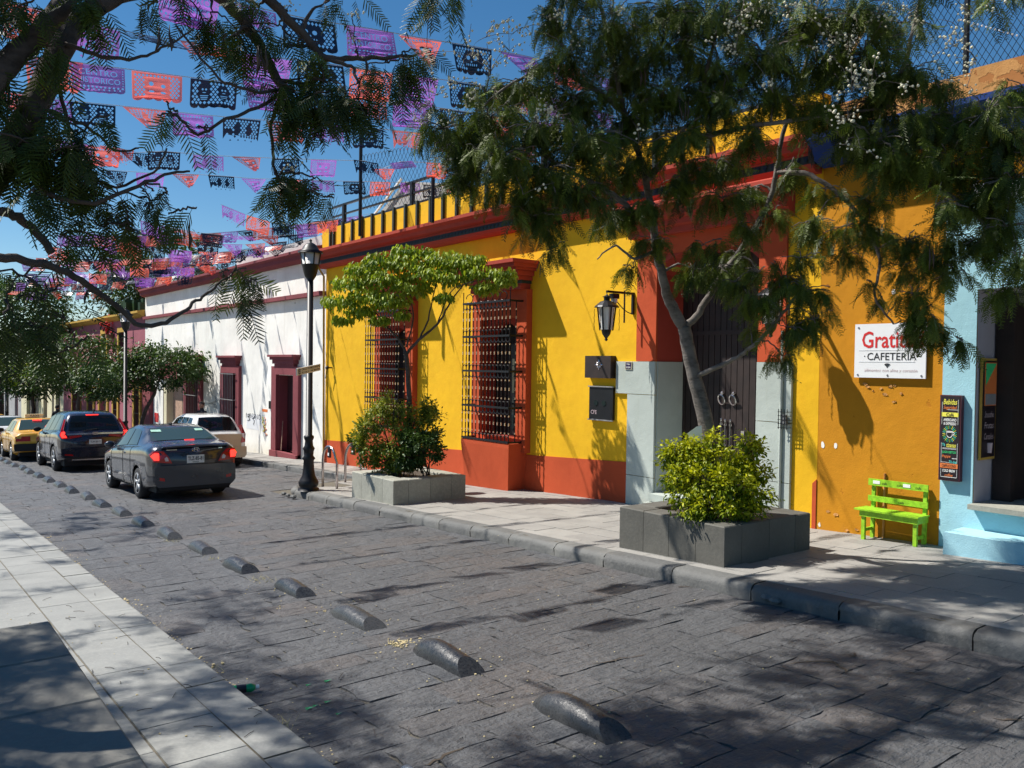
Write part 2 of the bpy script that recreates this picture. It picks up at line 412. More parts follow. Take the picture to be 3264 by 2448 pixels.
def courses(x0f, x1f, y0, y1, dmin, dmax, wmin, wmax, gap, dzr, seed, skew=0.):
    r = random.Random(seed); out = []; y = y0
    while y < y1:
        d = r.uniform(dmin, dmax); x = x0f(y); X1 = x1f(y)
        while x < X1-.05:
            w = r.uniform(wmin, wmax)
            if X1-x-w < wmin*.6: w = X1-x
            out.append((x, x+w-gap, y+r.uniform(-.01, .01), y+d-gap, vis(x+w/2, y+d/2), r.uniform(-dzr, dzr)))
            x += w
        y += d
    return out
rc = courses(lambda y: 1.95, lambda y: 6.83 if y < 17.3 else 9.03, .6, 75, .26, .48, .32, .72, .007, .0012, 3)
pave(road, 'paving_stone', rc, MT['stones'], 300, .012, 11, .07, n=4)
# left pavement
lp = sheet('left_pavement', -6, 1.915, -4, 130, .112, MT['sand']); tag(lp, 'pale slab pavement along the left edge of the road', kind='structure')
lc = []; r_ = random.Random(5)
for (xa, xb, o_, d_) in ((1.235, 1.65, .0, .6), (.61, 1.225, .1, .62), (-.02, .60, .35, .62), (-.65, -.03, .12, .62)):
    y = .3+o_
    while y < 75:
        lc.append((xa, xb-.004, y, y+d_-.006, vis((xa+xb)/2, y), r_.uniform(-.002, .002))); y += d_
lc = [c for c in lc if not (c[0] < .6 and c[3] < 5.2)]
pave(lp, 'slab', lc, MT['slab'], 200, .0015, 31, .004, .12, 2, 'distant_slabs')
kc = []; y = .3
while y < 75:
    d = r_.uniform(.55, .75); kc.append((1.655, 1.93, y, y+d-.008, vis(1.8, y), 0)); y += d
def kerbmesh(w, hh, bull, seed, dam=0.):
    r = random.Random(seed); n = 6; mb = MB(); pr = [(0, 0)]
    for k in range(5):
        a = PI/2*k/4; pr.append((bull-bull*math.sin(a) if w < 0 else w-bull+bull*math.sin(a), -bull+bull*math.cos(a)))
    if w < 0: pr = [(-w, 0)]+[(p[0], p[1]) for p in pr[1:]]
    pr.append((pr[-1][0], -hh))
    for j in range(n+1):
        for k, (x, z) in enumerate(pr):
            q = dam*noise.noise(Vector((j*1.3+seed*9, k*.9, seed)))
            mb.v.append((x+(q if 0 < k else 0)*(1 if w < 0 else -1), j/n, z-(abs(q) if 0 < k < 5 else 0)))
    m = len(pr)
    for j in range(n):
        for k in range(m-1): mb.f.append((j*m+k, j*m+k+1, (j+1)*m+k+1, (j+1)*m+k)); mb.m.append(0); mb.r.append(0)
    mb.f += [tuple(range(m)), tuple(range(n*m, n*m+m))]; mb.m += [0, 0]; mb.r += [0, 0]
    return mb
def kerbrow(parent, x, ys, w, hh, bull, h, mat, seed, dam, lim, mirror=False):
    meshes = []
    for k in range(6):
        mb = kerbmesh(-w if mirror else w, hh, bull, seed+k, dam*(1 if k % 3 else 2.2))
        me = bpy.data.meshes.new('kerb_stone'); me.from_pydata(mb.v, [], mb.f); me.materials.append(mat)
        me.polygons.foreach_set('use_smooth', [True]*len(mb.f)); me.update(); meshes.append(me)
    r = random.Random(seed)
    for (a, b) in ys[:lim]:
        o = bpy.data.objects.new('kerb_stone', meshes[r.randrange(6)]); COL.objects.link(o); o.parent = parent
        o.location = (x, a, gz(a, h+r.uniform(-.006, .003))); o.scale = (1, b-a, 1); o.rotation_euler = (ang, 0, 0)
kerbrow(lp, 1.655, [(c[2], c[3]) for c in kc], .275, .2, .02, .12, MT['slab'], 71, .004, 110)
# right pavement with its corner at the end of the bulb
rp = MB(); h_ = .141
outline = [(6.98, -4), (6.98, 15.9), (7.1, 16.4), (7.45, 16.75), (8.3, 17.0), (9.2, 17.6), (9.2, 29), (7.2, 29.6), (7.2, 33), (9.2, 33.6), (9.2, 130), (10.6, 130), (10.6, -4)]
rp.add([(x, y, gz(y, h_)) for x, y in outline]+[(x, y, gz(y, h_-.3)) for x, y in outline],
       [tuple(range(13))]+[(i, i+13, (i+1) % 13+13, (i+1) % 13) for i in range(13)])
rp = rp.build('right_pavement', MT['sand']); tag(rp, 'slab pavement along the painted house fronts with rounded kerb', kind='structure')
rcl = []; cols = [7.09, 7.25, 7.65, 8.05, 8.45, 8.85, 9.25, 9.65, 10.05, 10.45]
for k in range(len(cols)-1):
    y = -.5+(.31 if k % 2 else 0)+(k*.07)
    while y < 60:
        d = .6; xa, xb = cols[k], cols[k+1]
        lim = 7.09 if y+d < 16.3 else (7.8 if y+d < 16.9 else 9.25)
        if xa >= lim-.01 and not (abs(y-16.9) < .3 and xa < 9.2):
            rcl.append((xa, xb-.006, y, y+d-.007, vis((xa+xb)/2, y+d/2), r_.uniform(-.003, .003)))
        y += d
rcl = [c for c in rcl if not (c[0] > 7.4 and c[1] < 8.8 and 5.9 < c[2]+.3 < 6.9)]
pave(rp, 'slab', rcl, MT['slabr'], 270, .002, 51, .006, .15, 2, 'distant_slabs')
ys = []; y = -1.
while y < 16.: d = r_.uniform(.8, 1.15); ys.append((y, min(y+d-.012, 16.1))); y += d
kerbrow(rp, 6.84, ys, .25, .22, .085, .15, MT['kerbm'], 91, .014, 60, True)
ys = []; y = 17.6
while y < 60: d = r_.uniform(.8, 1.15); ys.append((y, y+d-.012)); y += d
kerbrow(rp, 9.03, ys, .22, .2, .04, .15, MT['kerbm'], 95, .012, 60, True)
for k, (a, b) in enumerate([((6.93, 16.1), (7.02, 16.5)), ((7.02, 16.5), (7.28, 16.82)), ((7.28, 16.82), (7.75, 16.98)), ((7.75, 16.98), (8.35, 17.12)), ((8.35, 17.12), (8.85, 17.3)), ((8.85, 17.3), (9.12, 17.6))]):
    mb = MB(); a = Vector((*a, 0)); b = Vector((*b, 0)); 
    mb.tube([(a.x, a.y, gz(a.y, .055)), (((a+b)/2).x, ((a+b)/2).y, gz(((a+b)/2).y, .06)), (b.x, b.y, gz(b.y, .055))], [.09, .1, .09], 8)
    mb.build('kerb_stone', MT['kerbm'], rp, True)
# broken kerb rubble
for (u, v) in ((905, 1573), (918, 1578), (935, 1583), (1830, 1757), (1850, 1765), (1880, 1774), (1895, 1780), (2450, 1905), (2470, 1915), (2745, 1968)):
    p = gp(u, v, .05); mb = MB(); mb.ball((p.x, p.y, p.z), .05+.03*rnd.random(), n=6, k=4, sq=(1, 1.3, .6))
    o = mb.build('rubble_stone', MT['kerbm'], rp)
# road humps
def hump():
    mb = MB(); n = 12; w, hh = .105, .135; L_ = .84
    prof = [(w*math.cos(PI*k/n), math.sin(PI*k/n)**.8) for k in range(n+1)]
    for f, hz in ((0, .105), (.2, .12), (.42, .138), (.6, .14), (.78, .118), (.93, .06)):
        for x, z in prof: y0 = z*hz*1.5*(1-f); mb.v.append((x*(1 if f < .8 else 1-(f-.8)*2.2), y0+(L_-y0)*f, z*hz-.015))
    for j in range(5):
        for k in range(n): mb.f.append((j*(n+1)+k, (j+1)*(n+1)+k, (j+1)*(n+1)+k+1, j*(n+1)+k+1)); mb.m.append(0); mb.r.append(0)
    b_ = len(mb.v); mb.v += mb.v[:n+1]; mb.f += [tuple(range(b_, b_+n+1)), tuple(range(5*(n+1), 6*(n+1)))[::-1]]; mb.m += [0, 0]; mb.r += [0, 0]
    return mb
hm = hump().build('lane_hump', MT['hump'], None, True); hm.location = (0, 0, 0)
words = ['nearest of the black rounded humps, lying at the bottom of the picture in branch shadow', 'second black hump from the camera, with a glossy worn nose',
         'third black hump from the camera, in full sun beside dry litter', 'fourth black hump from the camera, just beyond a straw tuft', 'fifth black hump from the camera, with a straw tuft at its side',
         'sixth black hump from the camera on the grey road', 'seventh black hump from the camera on the grey road', 'eighth black hump, just before the rusty broken pair']
for k in range(24):
    y = 3.42+1.497*k
    if k == 0: o = hm
    else: o = hm.copy(); COL.objects.link(o)
    o.location = (3.5+rnd.uniform(-.02, .02), y, gz(y, .0)); o.rotation_euler = (ang, 0, rnd.uniform(-.05, .05)); o.scale = (1, 1+rnd.uniform(-.05, .06), 1+rnd.uniform(-.1, .12))
    od = 'ninth tenth eleventh twelfth thirteenth fourteenth fifteenth sixteenth seventeenth eighteenth nineteenth twentieth twenty-first twenty-second twenty-third twenty-fourth'.split()
    lab = words[k] if k < 8 else od[k-8]+' small rounded hump counting along the row from the camera'
    tag(o, lab, 'lane hump', 'row of black rounded humps dividing the road')
# ---------------------------------------------------------------- buildings
def facade(mb, y0, y1, z1, holes, x=10.25, z0=-6, m=0, dep=.4, mr=None, depth=7, top=True):
    ys = sorted({y0, y1, *[h[0] for h in holes], *[h[1] for h in holes]})
    zs = sorted({z0, z1, *[h[2] for h in holes], *[h[3] for h in holes]})
    for a, b in zip(ys, ys[1:]):
        for c, d in zip(zs, zs[1:]):
            if any(h[0] <= (a+b)/2 <= h[1] and h[2] <= (c+d)/2 <= h[3] for h in holes): continue
            mb.add([(x, a, c), (x, b, c), (x, b, d), (x, a, d)], [(0, 3, 2, 1)], m)
    mr = m if mr is None else mr
    for h in holes:
        a, b, c, d = h[:4]; e = x+(h[4] if len(h) > 4 else dep)
        mb.add([(x, a, c), (e, a, c), (e, a, d), (x, a, d)], [(0, 1, 2, 3)], mr)
        mb.add([(x, b, c), (e, b, c), (e, b, d), (x, b, d)], [(3, 2, 1, 0)], mr)
        mb.add([(x, a, d), (e, a, d), (e, b, d), (x, b, d)], [(0, 1, 2, 3)], mr)
        mb.add([(x, a, c), (e, a, c), (e, b, c), (x, b, c)], [(3, 2, 1, 0)], mr)
    X = x+depth
    mb.add([(x, y0, z0), (X, y0, z0), (X, y0, z1), (x, y0, z1), (x, y1, z0), (X, y1, z0), (X, y1, z1), (x, y1, z1)], [(0, 1, 2, 3), (7, 6, 5, 4), (1, 5, 6, 2)]+([(3, 2, 6, 7)] if top else []), m)
XW = 10.25
YB = thing('yellow_building', 'bright yellow colonial house with orange-red base, iron window grilles and big dark door', 'building', (10.25, 14, gz(14)))
y_or = 6.46; y_wh = 22.0
door = (7.44, 9.42, -1, 3.55); w2 = (13.0, 14.25, .62, 3.0); w1 = (17.3, 18.55, .62, 3.0)
mb = MB(); facade(mb, y_or, y_wh, 5.0, [(7.44, 9.42, -3, 4.0, .75), w2+(.3,), w1+(.3,)], mr=1)
mb.build('wall', [MT['yellow'], MT['dred']], YB)
# arched head of the doorway and of the windows, as solid spandrels in the openings
def arch_fill(mb, ya, yb, zs, zt, x0, x1, m=0, rise=1.):
    n = 12; c = (ya+yb)/2; r = (yb-ya)/2
    pts = [(c+r*math.cos(PI*k/n), zs+min(r*rise, zt-zs-.02)*math.sin(PI*k/n)) for k in range(n+1)]
    for (a, b) in zip(pts, pts[1:]):
        for x in (x0, x1): mb.add([(x, a[0], a[1]), (x, b[0], b[1]), (x, b[0], zt), (x, a[0], zt)], [(0, 1, 2, 3)], m)
        mb.add([(x0, a[0], a[1]), (x1, a[0], a[1]), (x1, b[0], b[1]), (x0, b[0], b[1])], [(0, 1, 2, 3)], m)
mb = MB()
arch_fill(mb, 7.441, 9.419, 3.58, 3.999, XW-.006, XW+.74, 0, .36); mb.build('arched_head', MT['dred'], YB); mb = MB()
arch_fill(mb, 13.001, 14.249, 2.45, 2.999, XW-.006, XW+.29, 0, .8); mb.build('arched_head', MT['dred'], YB); mb = MB(); arch_fill(mb, 17.301, 18.549, 2.45, 2.999, XW-.006, XW+.29, 0, .8)
mb.build('arched_head', MT['dred'], YB)
# red wainscot following the pavement (6 mm proud)
def skin(mb, ya, yb, za0, za1, zb0, zb1, x, t=.012, m=0, n=1):
    # quad slab on the wall: bottom za0->za1, top zb0->zb1 between ya and yb
    mb.add([(x, ya, za0), (x, yb, za1), (x, yb, zb1), (x, ya, zb0), (x-t, ya, za0), (x-t, yb, za1), (x-t, yb, zb1), (x-t, ya, zb0)],
           [(4, 5, 6, 7), (3, 2, 6, 7), (0, 1, 5, 4), (0, 3, 7, 4), (1, 2, 6, 5)], m)
def wz(y): return .44-(y-10.04)*.0475
mb = MB(); skin(mb, 10.04, 22.0, gz(10, -.3), gz(22, -.3), wz(10.04), wz(22.), XW-.001)
skin(mb, y_or, 6.52, -.5, -.5, .56, .50, XW-.001); mb.build('red_base_band', MT['red'], YB)
# portal: red upper jambs, stone lower jambs
mb = MB()
skin(mb, 9.42, 9.86, 2.16, 2.16, 4.2, 4.2, XW-.001, .035); skin(mb, 6.98, 7.44, 2.16, 2.16, 4.2, 4.2, XW-.001, .035); skin(mb, 7.44, 9.42, 4.0, 4.0, 4.2, 4.2, XW-.001, .035)
skin(mb, 7.44, 9.42, 3.9, 3.9, 4.0, 4.0, XW-.02, .012)
mb.build('door_surround', MT['red'], YB)
mb = MB(); mb.prism([(9.78, 4.66), (9.78, 4.60), (9.9, 4.52), (9.92, 4.44), (10.02, 4.40), (10.02, 4.32), (10.1, 4.30), (10.1, 4.2), (10.24, 4.2), (10.24, 4.70), (9.8, 4.68)], 6.88, 9.98)
mb.build('door_cornice', MT['dred'], YB)
for ya, yb, za, zb in ((6.86, 7.44, -.6, .45), (6.86, 7.44, .46, 1.3), (6.86, 7.44, 1.31, 2.155), (9.425, 10.04, -.6, .23), (9.425, 10.04, .24, 1.60), (9.425, 10.32, 1.61, 2.155)):
    mb = MB(); mb.box(XW-.045, XW-.001, ya, yb, za, zb)
    if yb < 9: pass
    mb.build('jamb_stone', MT['stone'], YB)
mb = MB(); mb.box(XW+.0, XW+.74, 9.40, 9.424, -.9, 2.155); mb.build('jamb_reveal', MT['stone'], YB); mb = MB(); mb.box(XW, XW+.74, 7.436, 7.46, -.9, 2.155); mb.build('jamb_reveal', MT['stone'], YB)
mb = MB(); mb.box(XW-.35, XW+.74, 7.47, 9.39, -.5, -.13); mb.box(XW-.18, XW+.74, 7.47, 9.39, -.12, .0); mb.build('door_step', MT['stone'], YB)
# door leaves with planks
dx = XW+.62
DR = MB(); DR.box(dx+.03, dx+.1, 7.46, 9.40, 0, 3.95); DR = DR.build('door', MT['wood'], YB)
yy = 7.47
while yy < 9.38:
    mb = MB(); w = .118 if abs(yy-8.42) > .06 else .1; mb.box(dx, dx+.028, yy, yy+w-.012, .01, 2.62); mb.build('plank', MT['wood'], DR)
    mb = MB(); mb.box(dx, dx+.028, yy, yy+w-.012, 2.66, 3.95); mb.build('plank', MT['wood'], DR); yy += w
mb = MB(); mb.box(dx-.02, dx+.03, 7.46, 9.40, 2.6, 2.67); mb.build('transom_bar', MT['wood'], DR)
for yk, zk in ((8.55, 1.58), (8.33, 1.58)):
    mb = MB(); mb.tube([(dx-.05-.03*math.sin(a), yk+.06*math.cos(a), zk+.08*math.sin(a)-.02) for a in [i*PI/6 for i in range(13)]], .013, 6); mb.ball((dx-.03, yk, zk+.08), .035, n=8)
    mb.build('knocker', MT['steel'], DR)
for yk, zk, l in ((8.48, .75, .48), (8.38, .75, .48), (8.28, .45, .3), (8.56, .8, .44)):
    mb = MB(); mb.tube([(dx-.03, yk, zk), (dx-.03, yk, zk+l)], .014, 6); mb.ball((dx-.03, yk, zk+l), .022, n=6); mb.box(dx-.03, dx, yk-.025, yk+.025, zk+.06, zk+.09); mb.box(dx-.03, dx, yk-.025, yk+.025, zk+l-.09, zk+l-.06)
    mb.build('bolt', MT['steel'], DR)
mb = MB(); mb.box(dx-.02, dx, 8.12, 8.18, .98, 1.08); mb.build('lock_plate', MT['chrome'], DR)
# window surrounds, crowns, pedestals, grilles
def window(y0, y1):
    yc = (y0+y1)/2
    s = MB()
    s.box(XW-.14, XW-.001, y0-.12, y0+.22, .35, 3.55); s.box(XW-.14, XW-.001, y1-.22, y1+.12, .35, 3.55); s.box(XW-.139, XW-.001, y0+.22, y1-.22, 3.0, 3.55); s.box(XW-.139, XW-.001, y0+.22, y1-.22, .35, .62)
    s.build('window_surround', MT['red'], YB)
    c = MB()
    for (x, za, zb, e) in ((9.60, 4.02, 4.09, .42), (9.66, 3.95, 4.02, .38), (9.74, 3.90, 3.95, .33), (9.84, 3.80, 3.90, .27), (9.90, 3.72, 3.80, .22), (10.02, 3.62, 3.66, .16), (10.0, 3.55, 3.62, .15)):
        c.box(x, XW-.001, y0-e+.1, y1+e-.1, za+.001, zb)
    c.build('window_crown', MT['dred'], YB)
    c = MB(); c.box(10.0, XW-.001, y0-.09, y1+.09, 3.661, 3.72); c.build('crown_frieze', MT['green'], YB)
    p = MB(); zb0 = gz(yc, .0)
    a, b = y0-.02, y1+.02
    top = .53
    p.add([(9.79, a, top), (9.79, b, top), (10.249, b, top), (10.249, a, top), (9.86, a+.1, zb0), (9.86, b-.1, zb0), (10.249, b-.1, zb0), (10.249, a+.1, zb0), (9.79, a, top-.08), (9.79, b, top-.08), (10.249, b, top-.08), (10.249, a, top-.08)],
          [(0, 1, 2, 3), (0, 1, 9, 8), (1, 2, 10, 9), (3, 0, 8, 11), (8, 9, 5, 4), (9, 10, 6, 5), (11, 8, 4, 7)])
    p.build('window_pedestal', MT['red'], YB)
    d = MB(); d.box(XW+.28, XW+.3, y0+.17, y1-.16, .6, 3.02); d.build('dark_opening', MT['dark'], YB)
    sh = MB(); sh.box(XW+.2, XW+.26, y0+.25, y0+.8, .63, 2.5); sh.box(XW+.19, XW+.2, y0+.31, y0+.74, .75, 1.4, 1); sh.box(XW+.19, XW+.2, y0+.31, y0+.74, 1.5, 2.2, 1)
    sh.build('shutter', [MT['iron'], MT['glass']], YB)
    g = MB(); rails = (.56, 1.23, 1.94, 2.64, 3.32)
    g = link('window_grille', None, YB)
    X0 = 9.80
    for z in rails:
        m = MB(); m.box(X0-.02, X0+.02, y0, y1, z-.02, z+.02); m.box(X0, XW-.14, y0-.016, y0+.016, z-.018, z+.018); m.box(X0, XW-.14, y1-.016, y1+.016, z-.018, z+.018)
        m.build('rail', MT['iron'], g)
    n = 13
    line = [(X0, y0+(y1-y0)*k/n) for k in range(n+1)]+[(X0+.15, y0), (X0+.15, y1)]
    ar = MB()
    for (x, y) in line:
        m = MB(); m.tube([(x, y, .56), (x, y, 3.32)], .011, 6)
        for z0, z1 in zip(rails, rails[1:]):
            for f in (.26, .5, .54, .76):
                z = z0+(z1-z0)*f; m.lathe((x, y, z), [(.004, -.018), (.017, -.012), (.011, 0), (.017, .012), (.004, .018)], 6, 1)
        m.build('bar', [MT['iron'], MT['brass']], g)
    st = (y1-y0)/n
    for z in rails:
        for k in range(n):
            a = y0+st*k
            if z > rails[0]+.1:
                ar.tube([(X0, a+st*.5-st*.5*math.cos(t), z-.015-.11*math.sin(t)**.7*(1 if True else 1)) for t in [PI*i/6 for i in range(7)]], .0095, 4, cap=False)
            if z < rails[-1]-.1:
                ar.tube([(X0, a+st*.5-st*.5*math.cos(t), z+.015+.11*math.sin(t)**.7) for t in [PI*i/6 for i in range(7)]], .0095, 4, cap=False)
    o = ar.build('arch_scrolls', MT['iron'], g); o['kind'] = 'stuff'
    m = MB()
    for k in range(6):
        a = y0+.1+k*(y1-y0-.2)/6; w = (y1-y0-.2)/6
        m.tube([(X0, a+w*.5+w*.5*math.cos(t), 3.42+.09*math.sin(t)) for t in [PI*2*i/10*.85 for i in range(11)]], .009, 5)
    for s_, yy2 in ((1, y0), (1, y1), (1, yc)): m.tube([(X0, yy2, 3.3), (X0, yy2, 3.56)], .01, 5)
    m.build('crest_scrolls', MT['iron'], g)
window(12.82, 14.42); window(17.1, 18.74)
# cornice
mb = MB(); mb.prism([(9.86, 5.22), (9.86, 5.15), (9.94, 5.10), (9.96, 5.02), (10.06, 4.98), (10.06, 4.95), (10.24, 4.95), (10.24, 5.28)], y_or+.02, y_wh+.1); mb.build('cornice', MT['dred'], YB)
mb = MB(); mb.prism([(10.0, 4.82), (10.04, 4.76), (10.1, 4.72), (10.24, 4.72), (10.24, 4.82)], y_or+.02, y_wh+.1); mb.build('cornice_lower_mould', MT['dred'], YB)
mb = MB(); mb.box(10.07, 10.24, y_or+.02, y_wh+.08, 4.821, 4.949)
y = y_or+.1
while y < y_wh:
    mb.add([(10.062, y, 4.94), (10.062, y+.1, 4.94), (10.045, y+.05, 4.85)], [(0, 1, 2)], 1); y += .13
mb.build('painted_frieze', [MT['green'], MT['iron']], YB)
mb = MB(); mb.box(10.12, 10.4, y_or, y_wh+.02, 4.9, 5.80); mb.build('parapet', MT['yellow'], YB)
S2 = .24864
for zx in (18, 60, 175, 297, 424, 553, 690, 832, 980, 1132, 1300, 1462, 1640, 1830, 2020, 2210):
    p = wp(1050+zx*S2, 700-zx*.06, 10.1); mb = MB(); mb.box(10.06, 10.118, p.y-.035, p.y+.035, 5.25, 5.86); mb.build('parapet_post', MT['green'], YB)
for yk in (9.4, 8.3): mb = MB(); mb.box(10.06, 10.118, yk-.035, yk+.035, 5.25, 5.86); mb.build('parapet_post', MT['green'], YB)
# roof railing
RL = thing('roof_railing', 'black steel railing running along the yellow roof parapet', 'railing', (10.3, 15, 5.8))
for z, w in ((5.84, .05), (6.1, .045), (6.36, .055)):
    mb = MB(); mb.box(10.22, 10.22+w, 11.2 if z > 5.9 else 6.6, 21.6 if z > 5.9 else 21.9, z, z+w); mb.build('rail', MT['iron'], RL)
for yk in (20.9, 17.3, 14.6, 12.4, 11.3): mb = MB(); mb.box(10.2, 10.29, yk-.05, yk+.05, 5.8, 6.38); mb.build('post', MT['iron'], RL)
# cut-out figures: utility boxes
def plaque(name, label, cat, y0, y1, z0, z1, dep, x=XW, mat='wood'):
    o = thing(name, label, cat, (x-dep, (y0+y1)/2, (z0+z1)/2)); mb = MB(); mb.box(x-dep, x-.001, y0, y1, z0, z1); mb.build('panel', MT[mat], o)
    return o
B1 = plaque('wall_plaque', 'dark brown metal box with a metal cross-shaped rosette beside the stone jamb', 'wall box', 10.37, 11.02, 1.86, 2.25, .13, mat='wood')
mb = MB(); c = Vector((XW-.135, 10.66, 2.09))
for k in range(8):
    a = PI*k/4; l = .10 if k % 2 == 0 else .07; d = Vector((0, math.cos(a), math.sin(a))); e = Vector((0, -math.sin(a), math.cos(a)))*.022
    mb.add([c+d*.015, c+d*l*.6+e, c+d*l, c+d*l*.6-e, c+d*.05+Vector((-.01, 0, 0))], [(0, 1, 4), (1, 2, 4), (2, 3, 4), (3, 0, 4)])
mb.build('rosette', MT['steel'], B1)
B2 = plaque('meter_cabinet', 'black metal meter cabinet marked CFE low on the yellow wall', 'cabinet', 10.38, 10.98, 1.13, 1.70, .05, mat='iron')
mb = MB(); mb.box(XW-.07, XW-.05, 10.36, 11.0, 1.70, 1.72); mb.box(XW-.07, XW-.05, 10.36, 11.0, 1.11, 1.13); mb.build('frame', MT['wire'], B2)
for yk in (10.6, 10.8): mb = MB(); mb.lathe((XW-.055, yk, 1.42), [(.001, -.004), (.05, -.004), (.05, .004)], 16, ax='x'); mb.build('meter_window', MT['glass'], B2)
mb = MB(); put_text(mb, 'CFE', (XW-.054, 10.93, 1.22), (0, -1, 0), (0, 0, 1), .15, .07); mb.build('lettering', MT['tgrey'], B2)
B3 = plaque('name_plate', 'small purple name plate with brass edge on the pale stone jamb', 'plate', 9.93, 10.09, 2.02, 2.15, .06, mat='brass')
mb = MB(); mb.box(XW-.064, XW-.06, 9.945, 10.075, 2.03, 2.14); mb.build('face', simple('purple_plate', (.03, .015, .06), .5), B3)
mb = MB(); put_text(mb, 'Antigua', (XW-.067, 10.05, 2.095), (0, -1, 0), (0, 0, 1), .08, .03, bold=.01); put_text(mb, 'Curtiduria', (XW-.067, 10.065, 2.045), (0, -1, 0), (0, 0, 1), .11, .03, bold=.01); mb.build('lettering', MT['cw'], B3)
# wall lanterns
def lantern(name, label, yb, side=1, camera=False):
    ye = yb+.62*0; X0 = 9.62; c = Vector((X0, yb, 0)); g = thing(name, label, 'lantern', (X0, yb, 2.55), 'wrought iron lanterns flanking the big door')
    yb_ = yb
    fr = MB()
    for k in range(6):
        a = PI*k/3+.3; top = c+Vector((.15*math.cos(a), .15*math.sin(a), 3.05)); bot = c+Vector((.105*math.cos(a), .105*math.sin(a), 2.66)); fr.bar(top, bot, .018)
        o_ = c+Vector((.205*math.cos(a), .205*math.sin(a), 0)); fr.tube([o_+Vector((.01*(j % 2), 0, 2.66+.05*j)) for j in range(8)], .006, 4)
    fr.lathe(c, [(.08, 2.64), (.085, 2.67), (.07, 2.60), (.05, 2.57), (.02, 2.53), (.03, 2.5), (.002, 2.48)], 12)
    fr.build('frame', MT['iron'], g)
    gl = MB(); gl.lathe(c, [(.095, 2.67), (.14, 3.04)], 6); gl.build('pane', MT['shade'], g)
    cp = MB(); cp.lathe(c, [(.21, 3.035), (.195, 3.06), (.11, 3.13), (.05, 3.15), (.05, 3.2), (.075, 3.21), (.02, 3.24), (.002, 3.26)], 14); cp.build('cap', MT['iron'], g)
    br = MB(); zb = 3.30
    br.tube([c+Vector((0, 0, 3.25)), c+Vector((0, 0, 3.30))], .008, 5)
    br.bar(c+Vector((0, 0, zb)), Vector((XW, yb, zb)), .045, .035); br.bar((XW-.02, yb, zb-.35), (XW-.02, yb, zb+.02), .04)
    br.bar((XW-.22, yb, zb-.5), (XW-.22, yb, zb+.04), .02)
    br.tube([(XW-.5+.48*t, yb, zb-.06-.28*math.sin(t*PI/2)) for t in [i/8 for i in range(9)]], .009, 5)
    br.build('bracket', MT['iron'], g)
lantern('wall_lantern', 'wrought iron wall lantern with frosted panes to the left of the big dark door', 9.97)
lantern('wall_lantern', 'wrought iron wall lantern half hidden by leaves to the right of the big dark door', 6.8)
sc = thing('security_camera', 'small white dome camera fixed under the left lantern bracket', 'camera', (9.8, 9.97, 3.22))
mb = MB(); mb.box(9.72, 9.86, 9.92, 10.02, 3.19, 3.272); mb.build('housing', MT['iron'], sc); mb = MB(); mb.lathe((9.79, 9.97, 3.19), [(.055, 0), (.055, -.05), (.03, -.1), (.002, -.12)], 10); mb.build('dome', MT['signw'], sc)
# intercom cage
ic = thing('intercom_cage', 'small intercom behind a black wire cage on the right stone jamb', 'intercom', (XW, 6.93, 1.35))
mb = MB(); mb.box(XW-.1, XW-.06, 6.9, 6.97, 1.28, 1.42); mb.build('intercom', MT['wire'], ic)
mb = MB()
for k in range(4):
    mb.bar((XW-.13, 6.86+.045*k, 1.22), (XW-.13, 6.86+.045*k, 1.50), .008); 
for k in range(5): mb.bar((XW-.13, 6.85, 1.24+.055*k), (XW-.13, 7.01, 1.24+.055*k), .008); mb.bar((XW-.13, 6.85, 1.24+.055*k), (XW-.045, 6.85, 1.24+.055*k), .008)
mb.build('cage', MT['iron'], ic)
# door conduit
cd = MB(); cd.tube([(XW-.07, 7.0, -.2), (XW-.07, 7.0, 2.6)], .02, 6); tag(cd.build('conduit_pipe', MT['stone'], None, o=Vector((XW-.07, 7, -.2))), 'thin vertical pipe on the stone jamb right of the door', 'pipe')

# ---- cafe building (orange + light blue)
CB = thing('cafe_building', 'ochre orange house with light blue shop doorway and blue cornice', 'building', (10.25, 3, 0))
y_bl = 4.80
mb = MB(); facade(mb, -1.5, y_or-.004, 5.0, [(1.5, 4.42, .50, 3.02, .75)], m=0, mr=1); mb.build('wall', [MT['ochre'], MT['lilac']], CB)
mb = MB(); skin(mb, 4.425, y_bl, -.4, -.4, 4.05, 4.05, XW-.001, .014); skin(mb, -1.5, 4.425, 3.02, 3.02, 4.05, 4.05, XW-.001, .014); skin(mb, -1.5, 1.5, -.4, -.4, 3.02, 3.02, XW-.001, .014)
skin(mb, 1.5, 4.425, -.4, -.4, .46, .46, XW-.001, .014)
mb.build('light_blue_surround', MT['lblue'], CB)
mb = MB(); mb.box(10.0, XW-.001, -1.5, 4.4, 4.07, 4.2); mb.box(10.08, XW-.001, -1.5, 4.35, 4.0, 4.069); mb.build('white_lintel', MT['signw'], CB)
mb = MB(); mb.box(10.1, XW+.75, 1.5, 4.42, .461, .52); mb.build('door_sill', MT['conc'], CB)
mb = MB(); mb.prism([(9.8, 5.15), (9.8, 5.08), (9.95, 4.95), (10.0, 4.85), (10.12, 4.8), (10.24, 4.78), (10.24, 5.2)], -1.5, y_or-.01); mb.build('blue_cornice', MT['dblue'], CB)
mb = MB(); r2 = random.Random(4); prev = None; yk = -1.5
while yk < y_or-.1:
    w = r2.uniform(.35, .8); hgt = 5.52+.08*r2.random(); mb.box(10.1+.03*r2.random(), 10.45, yk, min(yk+w-.012, y_or-.02), 4.95, hgt); yk += w
mb.build('rough_parapet', MT['rawochre'], CB)
mb = MB(); mb.box(XW+.7, XW+6, 1.0, 4.6, .45, 3.2); 
for f in ((XW+.76, 4.40, 4.5),): pass
